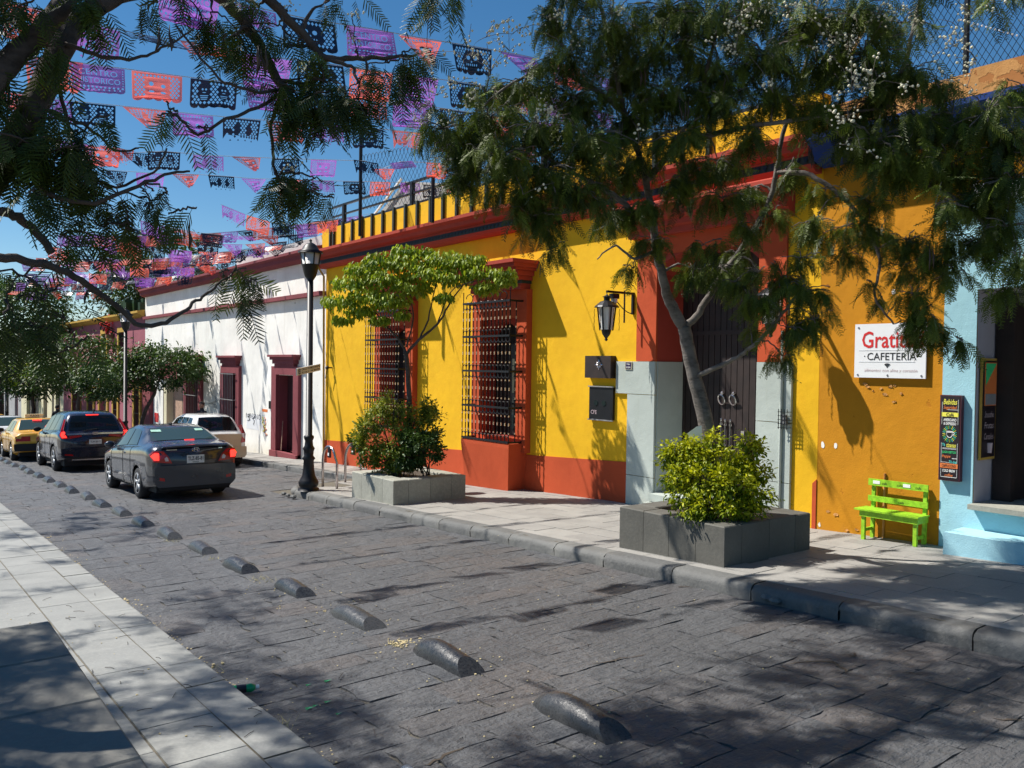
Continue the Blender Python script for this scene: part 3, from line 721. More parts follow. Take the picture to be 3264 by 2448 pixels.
back = MB(); back.box(XW+2.6, XW+2.7, 0.8, 5.2, .4, 3.3); back.box(XW+.76, XW+2.7, 4.6, 4.7, .4, 3.3); back.build('shop_interior_wall', MT['lilac'], CB)
fl = MB(); fl.box(XW+.75, XW+2.6, 1.0, 4.6, .4, .5); fl.build('shop_floor', MT['grey'], CB)
cl = MB(); cl.box(XW+.75, XW+2.6, 1.0, 4.6, 3.05, 3.15); cl.build('shop_ceiling', MT['lilac'], CB)
jb = MB(); jb.box(XW+.45, XW+.56, 4.2, 4.4, .52, 3.0); jb.box(XW+.56, XW+1.4, 4.24, 4.3, .52, 2.9); jb.build('wooden_door_leaf', MT['wood'], CB)
dd = MB(); dd.box(XW+2.5, XW+2.58, 3.5, 4.2, .5, 2.5); dd.ball((XW+2.45, 3.62, 1.4), .04); dd.build('inner_door', MT['cream'], CB)
for z in (1.1, 1.7, 2.3): m = MB(); m.box(XW+2.2, XW+2.6, 2.2, 3.4, z, z+.04); m.build('shelf', MT['wood'], CB)
step = MB(); step.box(9.75, 10.235, 2.0, 4.52, -.35, .22); tag(step.build('door_step', MT['lblue'], CB), 'light blue painted step')
# wall stain crack pipe on ochre wall
pp = MB(); pp.tube([(XW-.01, 5.5, -.1), (XW-.015, 5.49, .75)], .014, 6); pp.build('buried_pipe', MT['rawochre'], CB)
for (u, v, a) in ((2622, 1418, .03), (2664, 1420, .035), (2850, 930, .028), (2612, 1672, .02)):
    p = wp(u, v); mb = MB(); n = 9; cs = [(XW-.004, p.y+a*rnd.uniform(.6, 1.2)*math.cos(2*PI*k/n), p.z+a*1.6*rnd.uniform(.6, 1.2)*math.sin(2*PI*k/n)) for k in range(n)]
    mb.add(cs, [tuple(range(n))]); mb.build('bare_plaster_patch', MT['white'], CB)
# pieces of flaking paint
fk = MB()
for (u, v) in [(2760+14*i+rnd.uniform(-8, 8), 1235+rnd.uniform(-12, 22)) for i in range(9)]+[(2850, 1280), (2640, 1630), (2665, 1640), (2700, 1690), (2730, 1688), (2620, 870), (2680, 850), (2780, 860), (2640, 910)]:
    p = wp(u, v); n = 7; a = rnd.uniform(.015, .04)
    cs = [(XW-.004-.012*rnd.random(), p.y+a*rnd.uniform(.5, 1.3)*math.cos(2*PI*k/n), p.z+a*.6*rnd.uniform(.5, 1.3)*math.sin(2*PI*k/n)) for k in range(n)]; fk.add(cs, [tuple(range(n))])
o = fk.build('paint_flakes', MT['rawochre'], CB); o['kind'] = 'stuff'
# sign
SG = thing('cafe_sign', 'white cafe sign reading Gratitud Cafeteria on the ochre wall', 'sign', (XW-.06, 5.46, 2.3))
mb = MB(); X = XW-.05; mb.box(X, X+.02, 4.99, 5.92, 1.965, 2.655); mb.build('panel', MT['signw'], SG)
U, V = (0, -1, 0), (0, 0, 1); xs = X-.003
mb = MB(); put_text(mb, 'Gratitud', (xs, 5.82, 2.345), U, V, .80, .215, bold=.012); mb.build('red_lettering', MT['tred'], SG)
mb = MB(); put_text(mb, 'CAFETERIA', (xs, 5.745, 2.19), U, V, .64, .095, bold=.004)
mb.lathe((xs, 5.78, 2.24), [(.001, 0), (.008, 0)], 8, ax='x'); mb.lathe((xs, 5.07, 2.24), [(.001, 0), (.008, 0)], 8, ax='x')
for r1 in (.018, .032, .046):
    n = 8; pts = [(xs, 5.475-math.sin(a)*r1*1.1, 2.10+math.cos(a)*r1) for a in [(-.8+1.6*i/n) for i in range(n+1)]]
    for p, q in zip(pts, pts[1:]): mb.bar(p, q, .004, .009)
mb.lathe((xs, 5.475, 2.10), [(.001, 0), (.008, 0)], 8, ax='x')
mb.build('black_lettering', MT['tblk'], SG)
mb = MB(); put_text(mb, 'alimentos con alma y corazón', (xs, 5.78, 2.03), U, V, .69, .052, shear=.25); mb.build('grey_lettering', MT['tgrey'], SG)
mb = MB(); mb.box(xs, X, 5.12, 5.86, 2.312, 2.316); mb.box(xs, X, 5.12, 5.86, 2.166, 2.170); mb.build('ruled_line', MT['line'], SG)
for yk, zk in ((5.87, 2.61), (5.47, 2.0), (5.04, 2.0), (5.87, 2.0), (5.04, 2.61)): mb = MB(); mb.lathe((X-.005, yk, zk), [(.001, -.004), (.012, -.002), (.014, .005)], 8, ax='x'); mb.build('screw', MT['steel'], SG)
# beverage board
BB = thing('drinks_board', 'tall narrow black drinks menu board on the light blue wall', 'menu board', (XW-.12, 4.66, 1.26)); X = 10.16
y0, y1, z0, z1 = 4.555, 4.775, .77, 1.765
mb = MB(); mb.box(X, XW-.016, y0-.012, y1+.012, z0-.012, z1+.012); mb.build('case', MT['bframe'], BB)
mb = MB(); mb.box(X-.004, X-.001, y0, y1, z0, z1); mb.build('face', MT['board'], BB)
xs = X-.007; hgt = z1-z0; wid = y1-y0
def bl(s, f, h, mt, w=.8, bold=.01, shear=0., off=0.):
    mb = MB(); w_ = w*wid; put_text(mb, s, (xs, (y0+y1)/2+w_/2-off*wid, z1-f*hgt-h*hgt), U, V, w_, h*hgt, bold=bold, shear=shear); mb.build('lettering', MT[mt], BB)
bl('Bebidas', .035, .065, 'cy', .72, .01, .25); bl('Seguridad', .115, .05, 'co', .7, .01, .25)
mb = MB(); mb.box(xs, X-.004, y0+.03*wid*2, y1-.06*wid, z1-.245*hgt, z1-.195*hgt); mb.build('banner', MT['cy'], BB)
xs -= .003; bl('Café', .2, .04, 'tblk', .4); xs += .003
bl('AMERICANO', .265, .035, 'cw', .68, .02); bl('& EXPRESSO', .31, .035, 'cw', .66, .02)
mb = MB(); cc = Vector((xs, (y0+y1)/2, z1-.45*hgt))
for k in range(28):
    a = 2*PI*k/28; d = Vector((0, math.cos(a)*.85, math.sin(a)*1.05)); mb.bar(cc+d*.058, cc+d*.098, .002, .005, k % 3)
mb.build('sunburst', [MT['cy'], MT['ca'], MT['cg']], BB)
mb = MB()
P_ = [(-.035, .03), (.035, .03), (.03, -.02), (.012, -.042), (-.012, -.042), (-.03, -.02)]
pts = [cc+Vector((0, -a, b)) for a, b in P_]
for p, q in zip(pts, pts[1:]+pts[:1]): mb.bar(p, q, .003, .008)
mb.tube([cc+Vector((0, -.033-.022*math.sin(t), .005+.018*math.cos(t))) for t in [PI*i/8 for i in range(9)]], .004, 4)
mb.bar(cc+Vector((0, .03, .018)), cc+Vector((0, -.03, .018)), .003, .006); mb.build('cup_drawing', MT['cw'], BB)
bl('Té', .565, .035, 'ca', .16, .02, 0, -.3); bl('tizanas', .56, .05, 'cy', .5, .01, .25, .1); bl('JUGO DETOX', .655, .035, 'cg', .74, .02); bl('frappe', .70, .045, 'co', .45, .01, .25, -.15)
bl('....', .735, .012, 'cw', .25, .02, 0, .28); bl('Té chai', .765, .035, 'ca', .4, .02, 0, .2)
mb = MB(); mb.box(xs, X-.004, y0+.008, y1-.008, z1-.86*hgt, z1-.805*hgt); mb.build('banner', MT['co'], BB)
xs -= .003; bl('CAPPUCCINO', .815, .034, 'tblk', .74); xs += .003
bl('COLD BREW', .875, .032, 'cw', .68, .02); bl('coffee', .925, .035, 'co', .42, .01, .25)
mb = MB()
for ya, yb, za, zb in ((y0+.016, y0+.019, .04, .34), (y1-.019, y1-.016, .07, .34), (y0+.016, y0+.019, .56, .8), (y1-.019, y1-.016, .56, .8), (y0+.016, y0+.019, .87, .97), (y1-.019, y1-.016, .87, .97), (y0+.016, y1-.016, .965, .97), (y0+.02, y1-.08, .16, .164), (y0+.03, y1-.03, .62, .623), (y0+.03, y1-.03, .63, .633), (y0+.1, y1-.02, .79, .793)):
    mb.box(xs, X-.004, ya, yb, z1-zb*hgt, z1-za*hgt)
mb.build('border_line', MT['cw'], BB)
# chalk board in the door reveal
CH = thing('chalk_board', 'black chalkboard with poster hanging inside the shop doorway', 'menu board', (XW+.3, 4.38, 1.6))
mb = MB(); mb.box(XW+.06, XW+.46, 4.385, 4.405, 1.02, 2.22); mb.build('frame', MT['mustard'], CH)
mb = MB(); mb.box(XW+.09, XW+.43, 4.379, 4.384, 1.05, 2.19); mb.build('face', MT['board'], CH)
mb = MB(); mb.box(XW+.12, XW+.42, 4.370, 4.377, 1.66, 2.17, 0); mb.add([(XW+.13, 4.368, 2.16), (XW+.41, 4.368, 2.16), (XW+.13, 4.368, 1.9)], [(0, 1, 2)], 1)
mb.box(XW+.13, XW+.41, 4.3685, 4.3695, 1.67, 1.80, 2)
mb.build('poster', [MT['co'], MT['cg'], MT['wire']], CH)
for k, s in enumerate(('Smoothie', 'Frutas', 'Cereales')):
    mb = MB(); put_text(mb, s, (XW+.14, 4.376, 1.52-.13*k), (1, 0, 0), V, .24, .075, shear=.2); mb.build('lettering', MT['tgrey'], CH)
mb = MB(); mb.lathe((XW+.27, 4.374, 1.1), [(.03, 0), (.04, .12)], 8); mb.build('glass_drawing', MT['tgrey'], CH)
# bench
BN = thing('bench', 'small lime green wooden bench against the ochre wall', 'bench', (10.25, 5.27, gz(5.27, .15)))
y0, y1 = 4.93, 5.62; zf = lambda y: gz(y, .15); X0, X1 = 9.93, 10.2; zs = gz(5.27, .15)+.36
slope = lambda z, y: z+(y-5.27)*.0
mat = MT['seat']
for k in range(4): mb = MB(); mb.box(X0-.03+.075*k, X0+.035+.075*k, y0-.04, y1+.09, zs, zs+.02); mb.build('seat_slat', mat, BN)
mb = MB(); mb.box(X0, X0+.02, y0-.02, y1+.03, zs-.075, zs-.005); mb.box(X0+.02, X1, y0-.02, y0, zs-.075, zs-.005); mb.build('apron', mat, BN)
for yk in (y0, y1-.03): mb = MB(); mb.box(X0+.021, X0+.06, yk, yk+.045, zf(yk), zs-.005); mb.build('leg', mat, BN)
for yk in (y0, y1-.03): mb = MB(); mb.bar((X1-.02, yk+.02, zf(yk)), (X1+.005, yk+.02, zs+.37), .045, .04); mb.build('leg', mat, BN)
for yk in (y0+.01, y1-.02): mb = MB(); mb.box(X0+.06, X1-.04, yk, yk+.025, zs-.27, zs-.23); mb.build('stretcher', mat, BN)
for za, zb in ((.10, .17), (.30, .385)): mb = MB(); mb.box(X1-.055, X1-.033, y0-.03, y1+.04, zs+za, zs+zb); mb.build('back_rail', mat, BN)
for yk in (5.55, 5.16): mb = MB(); mb.box(X1-.059, X1-.055, yk-.045, yk+.045, zs+.325, zs+.365); mb.build('white_sticker', MT['cw'], BN)
mb = MB()
for yk, zk in ((5.48, .345), (5.28, .345), (5.05, .34), (5.26, .135)): put_text(mb, 'cafe', (X1-.0575, yk, zs+zk-.02), U, V, .07, .03); 
mb.build('stamped_mark', MT['tblk'], BN)

# ---- white building
WB = thing('white_building', 'long white colonial house with maroon mouldings and peeling plaster', 'building', (10.25, 32, gz(32)))
yA, yB = 22.006, 41.6
wd = lambda u: wp(u, 1300).y
hol = [(wd(944), wd(889), -.72, 1.66, .30), (wd(760), wd(720), -1.2, 1.66, .25), (wd(640), wd(600), -1.3, 1.7, .25), (wd(587), wd(520), -1.6, 1.28, .5)]
mb = MB(); facade(mb, yA, yB, 5.15, hol, mr=1); mb.build('wall', [MT['white'], MT['maroon']], WB)
for k, h in enumerate(hol):
    mb = MB(); mb.box(XW+(h[4]-.02), XW+h[4], h[0], h[1], h[2], h[3]); mb.build('door' if k in (0,) else 'opening', MT['redwood'] if k != 3 else MT['dark'], WB)
def dcrown(ya, yb, zt, wdt, z0, jamb=True):
    mb = MB()
    for k, (x, a, b, e) in enumerate(((9.98, -.07, 0, .34), (10.03, -.16, -.071, .26), (10.08, -.28, -.161, .16), (10.12, -.36, -.281, .08))): mb.box(x, XW-.001, ya-e, yb+e, zt+a, zt+b)
    mb.build('door_crown', MT['maroon'], WB)
    mb = MB(); mb.box(10.14, XW-.001, ya-wdt, ya, z0, zt-.361); mb.box(10.14, XW-.001, yb, yb+wdt, z0, zt-.361); mb.box(10.139, XW-.001, ya, yb, zt-.62 if jamb else zt-.6, zt-.361); mb.build('door_surround', MT['maroon'], WB)
dcrown(hol[0][0], hol[0][1], 2.30, .38, gz(24.8, 0)); dcrown(hol[1][0], hol[1][1], 2.28, .3, gz(30, 0)); dcrown(hol[2][0], hol[2][1], 2.3, .3, gz(34, 0))
mb = MB(); mb.box(10.12, XW-.001, hol[3][0]-.2, hol[3][1]+.4, 1.29, 2.3); mb.build('maroon_panel', MT['maroon'], WB)
mb = MB(); mb.box(10.08, XW+.2, hol[0][0]-.38, hol[0][1]+.38, gz(25, -.1), -.72); mb.build('threshold', MT['maroon'], WB)
for k in (1, 2):                                      # barred windows
    a, b, zb, zt_ = hol[k][:4]; g = link('window_grille', None, WB)
    for z in (zt_-.03, .72, -.42, -1.1):
        m = MB(); m.box(10.02, 10.04, a-.05, b+.05, z-.012, z+.012); m.box(10.03, 10.139, a-.05, a-.03, z-.012, z+.012); m.box(10.03, 10.139, b+.03, b+.05, z-.012, z+.012); m.build('rail', MT['wire'], g)
    for i in range(9): m = MB(); y = a+(b-a)*i/8; m.tube([(10.03, y, -1.15), (10.03, y, zt_)], .011, 5); m.build('bar', MT['wire'], g)
mb = MB()
yk = hol[3][0]+.5
while yk < hol[3][1]-.5: mb = MB(); mb.box(XW+.3, XW+.34, yk, yk+.27, gz(37, .1), .95); mb.build('plank', MT['lwood'], WB); yk += .285
mb = MB(); mb.box(XW+.02, XW+.3, hol[3][1]-.45, hol[3][1]-.01, -1.6, 1.28); mb.build('cream_jamb', MT['cream'], WB)
mb = MB(); mb.prism([(9.93, 5.36), (9.93, 5.28), (10.0, 5.22), (10.02, 5.1), (10.1, 5.04), (10.24, 5.02), (10.24, 5.4)], yA+.02, yB); mb.build('cornice', MT['maroon'], WB)
mb = MB(); mb.prism([(10.1, 5.66), (10.15, 5.41), (10.9, 5.41), (10.9, 5.8)], yA+.03, yA+7); mb.build('roof_cap', MT['white'], WB)
mb = MB(); mb.box(10.08, XW-.001, yA+.02, yB, 3.98, 4.1); mb.build('string_course', MT['maroon'], WB)
mb = MB(); mb.box(10.1, XW-.001, 40.1, 41.5, gz(41, -.3), 2.4); mb.build('pilaster', MT['maroon'], WB)
# posters and graffiti
mb = MB(); put_text(mb, 'NOESNO', (XW-.006, wd(785), .15), U, V, wd(785)-wd(832), .17, bold=-.01); mb.build('wall_lettering', MT['tblk'], WB)
mb = MB(); p, q = wp(787, 1318), wp(826, 1372); skin(mb, q.y, p.y, q.z, q.z, p.z, p.z, XW-.001, .003); skin(mb, wd(833), wd(818), -.02, -.02, .2, .2, XW-.001, .0025); mb.build('white_poster', MT['signw'], WB)
def scrawl(u0, v0, u1, v1, n, seed, mt, w=.03):
    r = random.Random(seed); mb = MB(); pts = []
    for i in range(n):
        p = wp(r.uniform(u0, u1), v0+(v1-v0)*i/(n-1), XW-.008); pts.append(p)
    mb.tube(pts, w*.4, 4); mb.build('graffiti', MT[mt], WB)
scrawl(788, 1320, 800, 1340, 9, 1, 'tblk'); scrawl(806, 1325, 812, 1355, 9, 2, 'tblk'); scrawl(840, 1330, 852, 1390, 12, 3, 'co'); scrawl(836, 1328, 846, 1375, 10, 4, 'cy', .05)
scrawl(675, 1262, 690, 1290, 8, 5, 'wire'); scrawl(665, 1275, 700, 1300, 10, 6, 'wire'); scrawl(676, 1240, 682, 1262, 5, 7, 'wire', .015)
mb = MB(); p, q = wp(836, 1303), wp(853, 1314); skin(mb, q.y, p.y, q.z, q.z, p.z, p.z, XW-.001, .004); mb.build('red_poster', MT['co'], WB)
mb = MB(); p, q = wp(861, 1278), wp(872, 1304); mb.box(XW-.05, XW-.001, q.y, p.y, q.z, p.z); mb.build('meter_box', MT['iron'], WB)
mb = MB(); p, q = wp(493, 1315), wp(506, 1347); skin(mb, q.y, p.y, q.z, q.z, p.z, p.z, XW-.001, .004); mb.build('red_poster', MT['tred'], WB)
# leaning pole in the doorway
mb = MB(); mb.tube([(10.2, 25.05, -.68), (10.42, 25.45, .35)], .015, 6); tag(mb.build('broom_stick', MT['lwood'], None, o=Vector((10.2, 25.05, -.68))), 'thin wooden stick leaning in the maroon doorway of the white house', 'stick')
# roof fence spikes on white building
rf = thing('roof_fence', 'thin steel fence rods standing on the white house roof', 'fence', (11.5, 32, 5.4))
for k in range(26):
    y = 29+k*.62; mb = MB(); mb.tube([(11.3, y, 5.35), (11.3, y, 6.25)], .012, 4); mb.build('rod', MT['iron'], rf)
for z in (5.9,): mb = MB(); mb.tube([(11.3, 29, z), (11.3, 44.5, z)], .01, 4); mb.build('rail', MT['iron'], rf)
# ---- farther buildings
def farb(name, label, y0, y1, top, wall, holes, trim=None, ctop='mustard', ground=True):
    b = thing(name, label, 'building', (XW, (y0+y1)/2, gz((y0+y1)/2)))
    mb = MB(); facade(mb, y0+.004, y1, top, [(a, c, d, e, .3) for a, c, d, e, m, f in holes], m=0); mb.build('wall', MT[wall], b)
    for a, c, d, e, m, f in holes:
        mb = MB(); mb.box(XW+.2, XW+.3, a, c, d, e); mb.build('door' if f == 'd' else 'window', MT[m], b)
        if trim and f != 'n':
            mb = MB(); mb.box(XW-.08, XW-.001, a-.25, a, d, e+.25); mb.box(XW-.08, XW-.001, c, c+.25, d, e+.25); mb.box(XW-.081, XW-.001, a, c, e, e+.25); mb.build('frame', MT[trim], b)
        if f == 'w':
            g = MB()
            for i in range(6): y = a+(c-a)*(i+.5)/6; g.tube([(XW-.05, y, d), (XW-.05, y, e)], .015, 4)
            for z in (d+.3, (d+e)/2, e-.3): g.tube([(XW-.05, a, z), (XW-.05, c, z)], .015, 4)
            g.build('bars', MT['iron'], b)
    mb = MB(); mb.prism([(9.9, top+.05), (9.9, top-.05), (10.1, top-.2), (10.24, top-.25), (10.24, top+.1)], y0+.01, y1); mb.build('cornice', MT[ctop], b)
    return b
Z = gz(48)
farb('mauve_building', 'two storey mauve house with mustard window frames beyond the white house', 41.61, 62.4, 4.35, 'mauve',
     [(42.4, 43.4, Z+.3, Z+2.7, 'dark', 'w'), (46.9, 47.8, Z+.2, Z+2.7, 'dark', 'w'), (49.3, 51.2, Z-.1, Z+2.9, 'brownp', 'd'), (52.8, 54.3, Z+.1, Z+2.9, 'dark', 'w'), (56.7, 59., Z, Z+2.8, 'brownp', 'w'),
      (45.4, 46.6, 2.0, 3.5, 'dark', 'w'), (49.4, 50.6, 2.0, 3.5, 'dark', 'w')], 'mustard')
farb('cream_building', 'cream house with a bright blue door beyond the mauve house', 62.4, 72.2, 4.6, 'cream', [(63.5, 65.4, -3, 1.2, 'dark', 'n'), (66.0, 66.9, -3, .8, 'dblue', 'd'), (68.9, 70.6, -3, 1., 'brownp', 'n')], None, 'cream')
farb('shaded_building', 'dark fronted shop building with cream pillars far down the street', 72.2, 82., 4.2, 'cream', [(72.8, 75.8, -3.6, .8, 'dark', 'n'), (76.6, 79.0, -3.6, .8, 'dark', 'n')], None, 'brownp')
farb('grey_building', 'grey walled building at the far left end of the street', 82., 110., 3.8, 'grey', [(84, 86, -4, 0., 'maroon', 'd'), (90, 93, -4, 0.2, 'dark', 'n')], None, 'grey')
mb = MB()
for k in range(12): mb.box(10.4+.3*math.sin(k), 11.2, 43.2+k*.45, 43.6+k*.45, 4.3, 4.9+.3*math.sin(k*2.3))
tag(mb.build('roof_shrubs', MT['leafD'], None, o=Vector((10.8, 45, 4.4))), kind='stuff', label='dark potted greenery along the mauve house roof edge')
# ---- roof structures behind the yellow parapet
SH = thing('roof_shed', 'grey rendered gable roof hut behind the yellow parapet', 'shed', (12.8, 20, 5))
a = yp(1125, 640, 21.); mb = MB()
mb.add([(11.6, 21.8, 4.6), (11.6, 15.2, 4.6), (11.6, 15.2, 6.15), (11.6, 20.0, 7.05), (11.6, 21.8, 6.2), (15, 21.8, 4.6), (15, 15.2, 4.6), (15, 15.2, 6.15), (15, 20.0, 7.05), (15, 21.8, 6.2)],
       [(0, 1, 2, 3, 4), (5, 6, 7, 8, 9), (2, 3, 8, 7), (3, 4, 9, 8), (0, 4, 9, 5), (1, 2, 7, 6)]); mb.build('wall', MT['grey'], SH)
mb = MB(); mb.bar((11.5, 22.0, 6.12), (11.5, 20.0, 7.12), .05, .05); mb.build('barge_board', MT['signw'], SH)
def net(name, label, P, Q, z0, z1, st, lean=0., posts=True):
    o = thing(name, label, 'fence', tuple((Vector(P)+Vector(Q))/2)); P = Vector((*P[:2], 0)); Q = Vector((*Q[:2], 0)); n = int((Q-P).length/st); mb = MB()
    d = (Q-P)/n
    for k in range(n):
        a = P+d*k
        rows = int((z1-z0)/(st*1.6))
        for sg in (0, 1):
            pts = []
            for j in range(rows+1):
                off = (j+sg) % 2; pts.append(a+d*off+Vector((0, 0, z0+j*(z1-z0)/rows)))
            mb.tube(pts, .0045, 3, cap=False)
        mb.tube([a+d*(.5-.5*math.cos(t))+Vector((0, 0, z1+st*math.sin(t))) for t in [PI*i/4 for i in range(5)]], .006, 3, cap=False)
    w = mb.build('wire_mesh', MT['iron'], o); w['kind'] = 'stuff'
    return o
p1 = yp(1149, 600, 17.5); p2 = yp(1380, 600, 14.8)
nf = net('roof_net_fence', 'tall looped wire fence on the yellow house roof behind the flags', (p1.x, p1.y, 5.5), (p2.x+1.0, p2.y-1.5, 5.5), 5.6, yp(1200, 500, 17.).z, .11)
for p, t in ((p1, yp(1149, 400, 17.5).z), (p2, yp(1380, 560, 14.8).z)): mb = MB(); mb.tube([(p.x, p.y, 5), (p.x, p.y, t)], .042, 8); mb.build('post', MT['iron'], nf)
nf2 = net('right_net_fence', 'tall dense wire fence above the ochre parapet at top right', (10.9, 6.2, 5.5), (10.9, 1.8, 5.5), 5.4, 7.9, .085)
for p in (wp(3085, 100, 10.9),): mb = MB(); mb.tube([(p.x-.03, p.y, 5.2), (p.x-.03, p.y, 8.4)], .035, 8); mb.build('post', MT['iron'], nf2)
mb = MB(); c = wp(3170, 60, 10.88)
for k in range(14): mb.ball((c.x-.03, c.y+.38-.05*k, c.z+.10-.03*k), .012, n=6, k=4)
tag(mb.build('bulb_string', MT['signw'], None, o=c), 'row of tiny white clips on the top right wire fence', 'light string')
ex = thing('leaning_frame', 'white leaning metal frame glimpsed behind the tree above the ochre roof', 'frame', (11.5, 7.4, 5.6))
a, b = wp(2640, 260, 11.5), wp(2740, 60, 11.5)
mb = MB(); mb.bar(a, b, .1, .05); mb.build('beam', MT['signw'], ex); mb = MB(); mb.bar(a+Vector((0, -.15, 0)), b+Vector((0, -.15, 0)), .08, .05); mb.build('beam', MT['signw'], ex)
# iron spike fan
fn = thing('spike_fan', 'fan of black iron spikes on the roof corner between white and yellow houses', 'spikes', (10.6, 22.0, 5.5))
c = wp(1042, 745, 10.7)
for k in range(15):
    a = -1.15+2.3*k/14; mb = MB(); mb.tube([c, c+Vector((0, -math.sin(a)*1.1, math.cos(a)*1.25))], [.014, .004], 4); mb.build('spike', MT['iron'], fn)
for kx in range(4):
    c2 = wp(1190-45*kx, 500, 12.0); 
rod = thing('antenna_rods', 'thin upright rods behind the hanging leaves over the white roof', 'rods', tuple(wp(935, 790, 11.2)))
for k in range(5): p = wp(920+k*7, 790, 11.2); mb = MB(); mb.tube([p, p+Vector((0, 0, 1.0+.1*k))], .012, 4); mb.build('rod', MT['iron'], rod)
# ---- drain pipe and insulator between the houses
pb = thing('drain_pipe', 'rusty orange drain pipe at the join of the white and yellow houses', 'pipe', (10.2, 22., 0))
mb = MB(); mb.tube([(9.85, 21.98, 5.28), (9.85, 22.05, 5.0), (10.15, 21.95, 4.5), (10.19, 21.95, -.6)], .03, 6); mb.build('pipe', MT['mustard'], pb)
mb = MB(); c = wp(1043, 1172, 10.1); mb.tube([c, c+Vector((.15, 0, 0))], .02, 5); mb.ball((c.x, c.y, c.z), .06, n=6); mb.tube([c, c+Vector((0, .1, -.3))], .015, 5); mb.build('insulator', MT['iron'], pb)
# ---------------------------------------------------------------- street lamps
def lamp(loc, label):
    o = thing('street_lamp', label, 'street lamp', loc, 'black post lamps along the right pavement'); c = Vector(loc)
    mb = MB(); mb.lathe(c, [(.21, 0), (.21, .04), (.16, .06), (.19, .1), (.2, .16), (.17, .22), (.13, .3), (.11, .42), (.10, .6), (.13, .64), (.09, .7), (.10, .8), (.12, .84), (.085, .9), (.075, 1.0), (.1, 1.05), (.1, 1.09), (.07, 1.11)], 16); mb.build('base', MT['iron'], o, True)
    mb = MB(); mb.lathe(c, [(.066, 1.1), (.06, 4.2)], 14); mb.lathe(c, [(.06, 4.2), (.11, 4.28), (.14, 4.38), (.165, 4.5), (.17, 4.52)], 14); mb.build('pole', MT['iron'], o, True)
    mb = MB(); mb.lathe(c, [(.15, 4.5), (.19, 4.76)], 12); mb.build('lamp_glass', MT['shade'], o, True)
    mb = MB()
    for k in range(6): a = PI*k/3+.5; mb.bar(c+Vector((.16*math.cos(a), .16*math.sin(a), 4.5)), c+Vector((.2*math.cos(a), .2*math.sin(a), 4.77)), .02)
    mb.build('lamp_frame', MT['iron'], o)
    mb = MB(); mb.lathe(c, [(.24, 4.74), (.25, 4.77), (.17, 4.81), (.13, 4.89), (.08, 4.93), (.02, 4.96), (.03, 5.0), (.002, 5.03)], 16); mb.build('lamp_cap', MT['iron'], o, True)
    return o
lamp((6.97, 15.7, gz(15.7, .15)), 'tall black street lamp with frosted lantern at the pavement corner')
lamp((7.0, 31.0, gz(31, .15)), 'black street lamp behind the dark cars beside the dense round trees')
lamp((7.0, 62.5, gz(62.5, .15)), 'small distant black street lamp at the far left edge')
SS = thing('street_sign', 'small white street name sign strapped to the black lamp post', 'sign', (6.9, 15.7, 2.5))
a = dp(945, 1186, 15.2); b = dp(1020, 1170, 16.3); d = (b-a).normalized(); up = Vector((0, 0, 1))
mb = MB(); mb.bar(a, b, .02, .13); mb.build('panel', MT['plate'], SS)
nn = d.cross(up).normalized()*.016
if nn.dot(Vector((0, -1, 0))) < 0: nn = -nn
mb = MB(); l = (b-a).length
put_text(mb, 'E', a+d*.07+nn-up*.04, d, up, .07, .08, bold=.02); mb.tube([a+d*.105+nn+(d*math.cos(t)+up*math.sin(t))*.052 for t in [2*PI*i/14 for i in range(15)]], .004, 4)
put_text(mb, 'CALLE GOMEZ FARIAS', a+d*.2+nn+up*.008, d, up, l-.25, .042, bold=.015); put_text(mb, 'ALCALA Y M. BRAVO', a+d*.2+nn-up*.05, d, up, l-.25, .042, bold=.015); mb.build('lettering', MT['tblk'], SS)
# bike racks
def rack(y, label, x=7.0):
    pass
for (xa, ya, xb, yb, lab) in ((7.49, 16.16, 7.52, 15.56, 'left steel hoop bike rack beside the street lamp'), (8.22, 16.6, 8.22, 15.87, 'steel hoop bike rack nearer the yellow wall behind the planter')):
    o = thing('bike_rack', lab, 'bike rack', (xa, (ya+yb)/2, gz(ya, .15)), 'steel hoop bike racks'); mb = MB(); r = (ya-yb)/2; yc = (ya+yb)/2; zt = .85-r
    pts = [(xa, ya, gz(ya, .13)), (xa, ya, gz(yc, .15)+zt)]+[(xa, yc+r*math.cos(t), gz(yc, .15)+zt+r*math.sin(t)) for t in [PI*i/10 for i in range(1, 10)]]+[(xb, yb, gz(yc, .15)+zt), (xb, yb, gz(yb, .13))]
    mb.tube(pts, .027, 10); mb.build('hoop', MT['steel'], o, True)
    mb = MB(); mb.box(xa-.02, xa+.02, yc-.05, yc+.05, gz(yc, .15)+.85-.23, gz(yc, .15)+.83); mb.build('tag', MT['board'], o)
    mb = MB(); mb.box(xa-.024, xa-.02, yc-.03, yc+.03, gz(yc, .15)+.66, gz(yc, .15)+.72); mb.build('bike_symbol', MT['cw'], o)
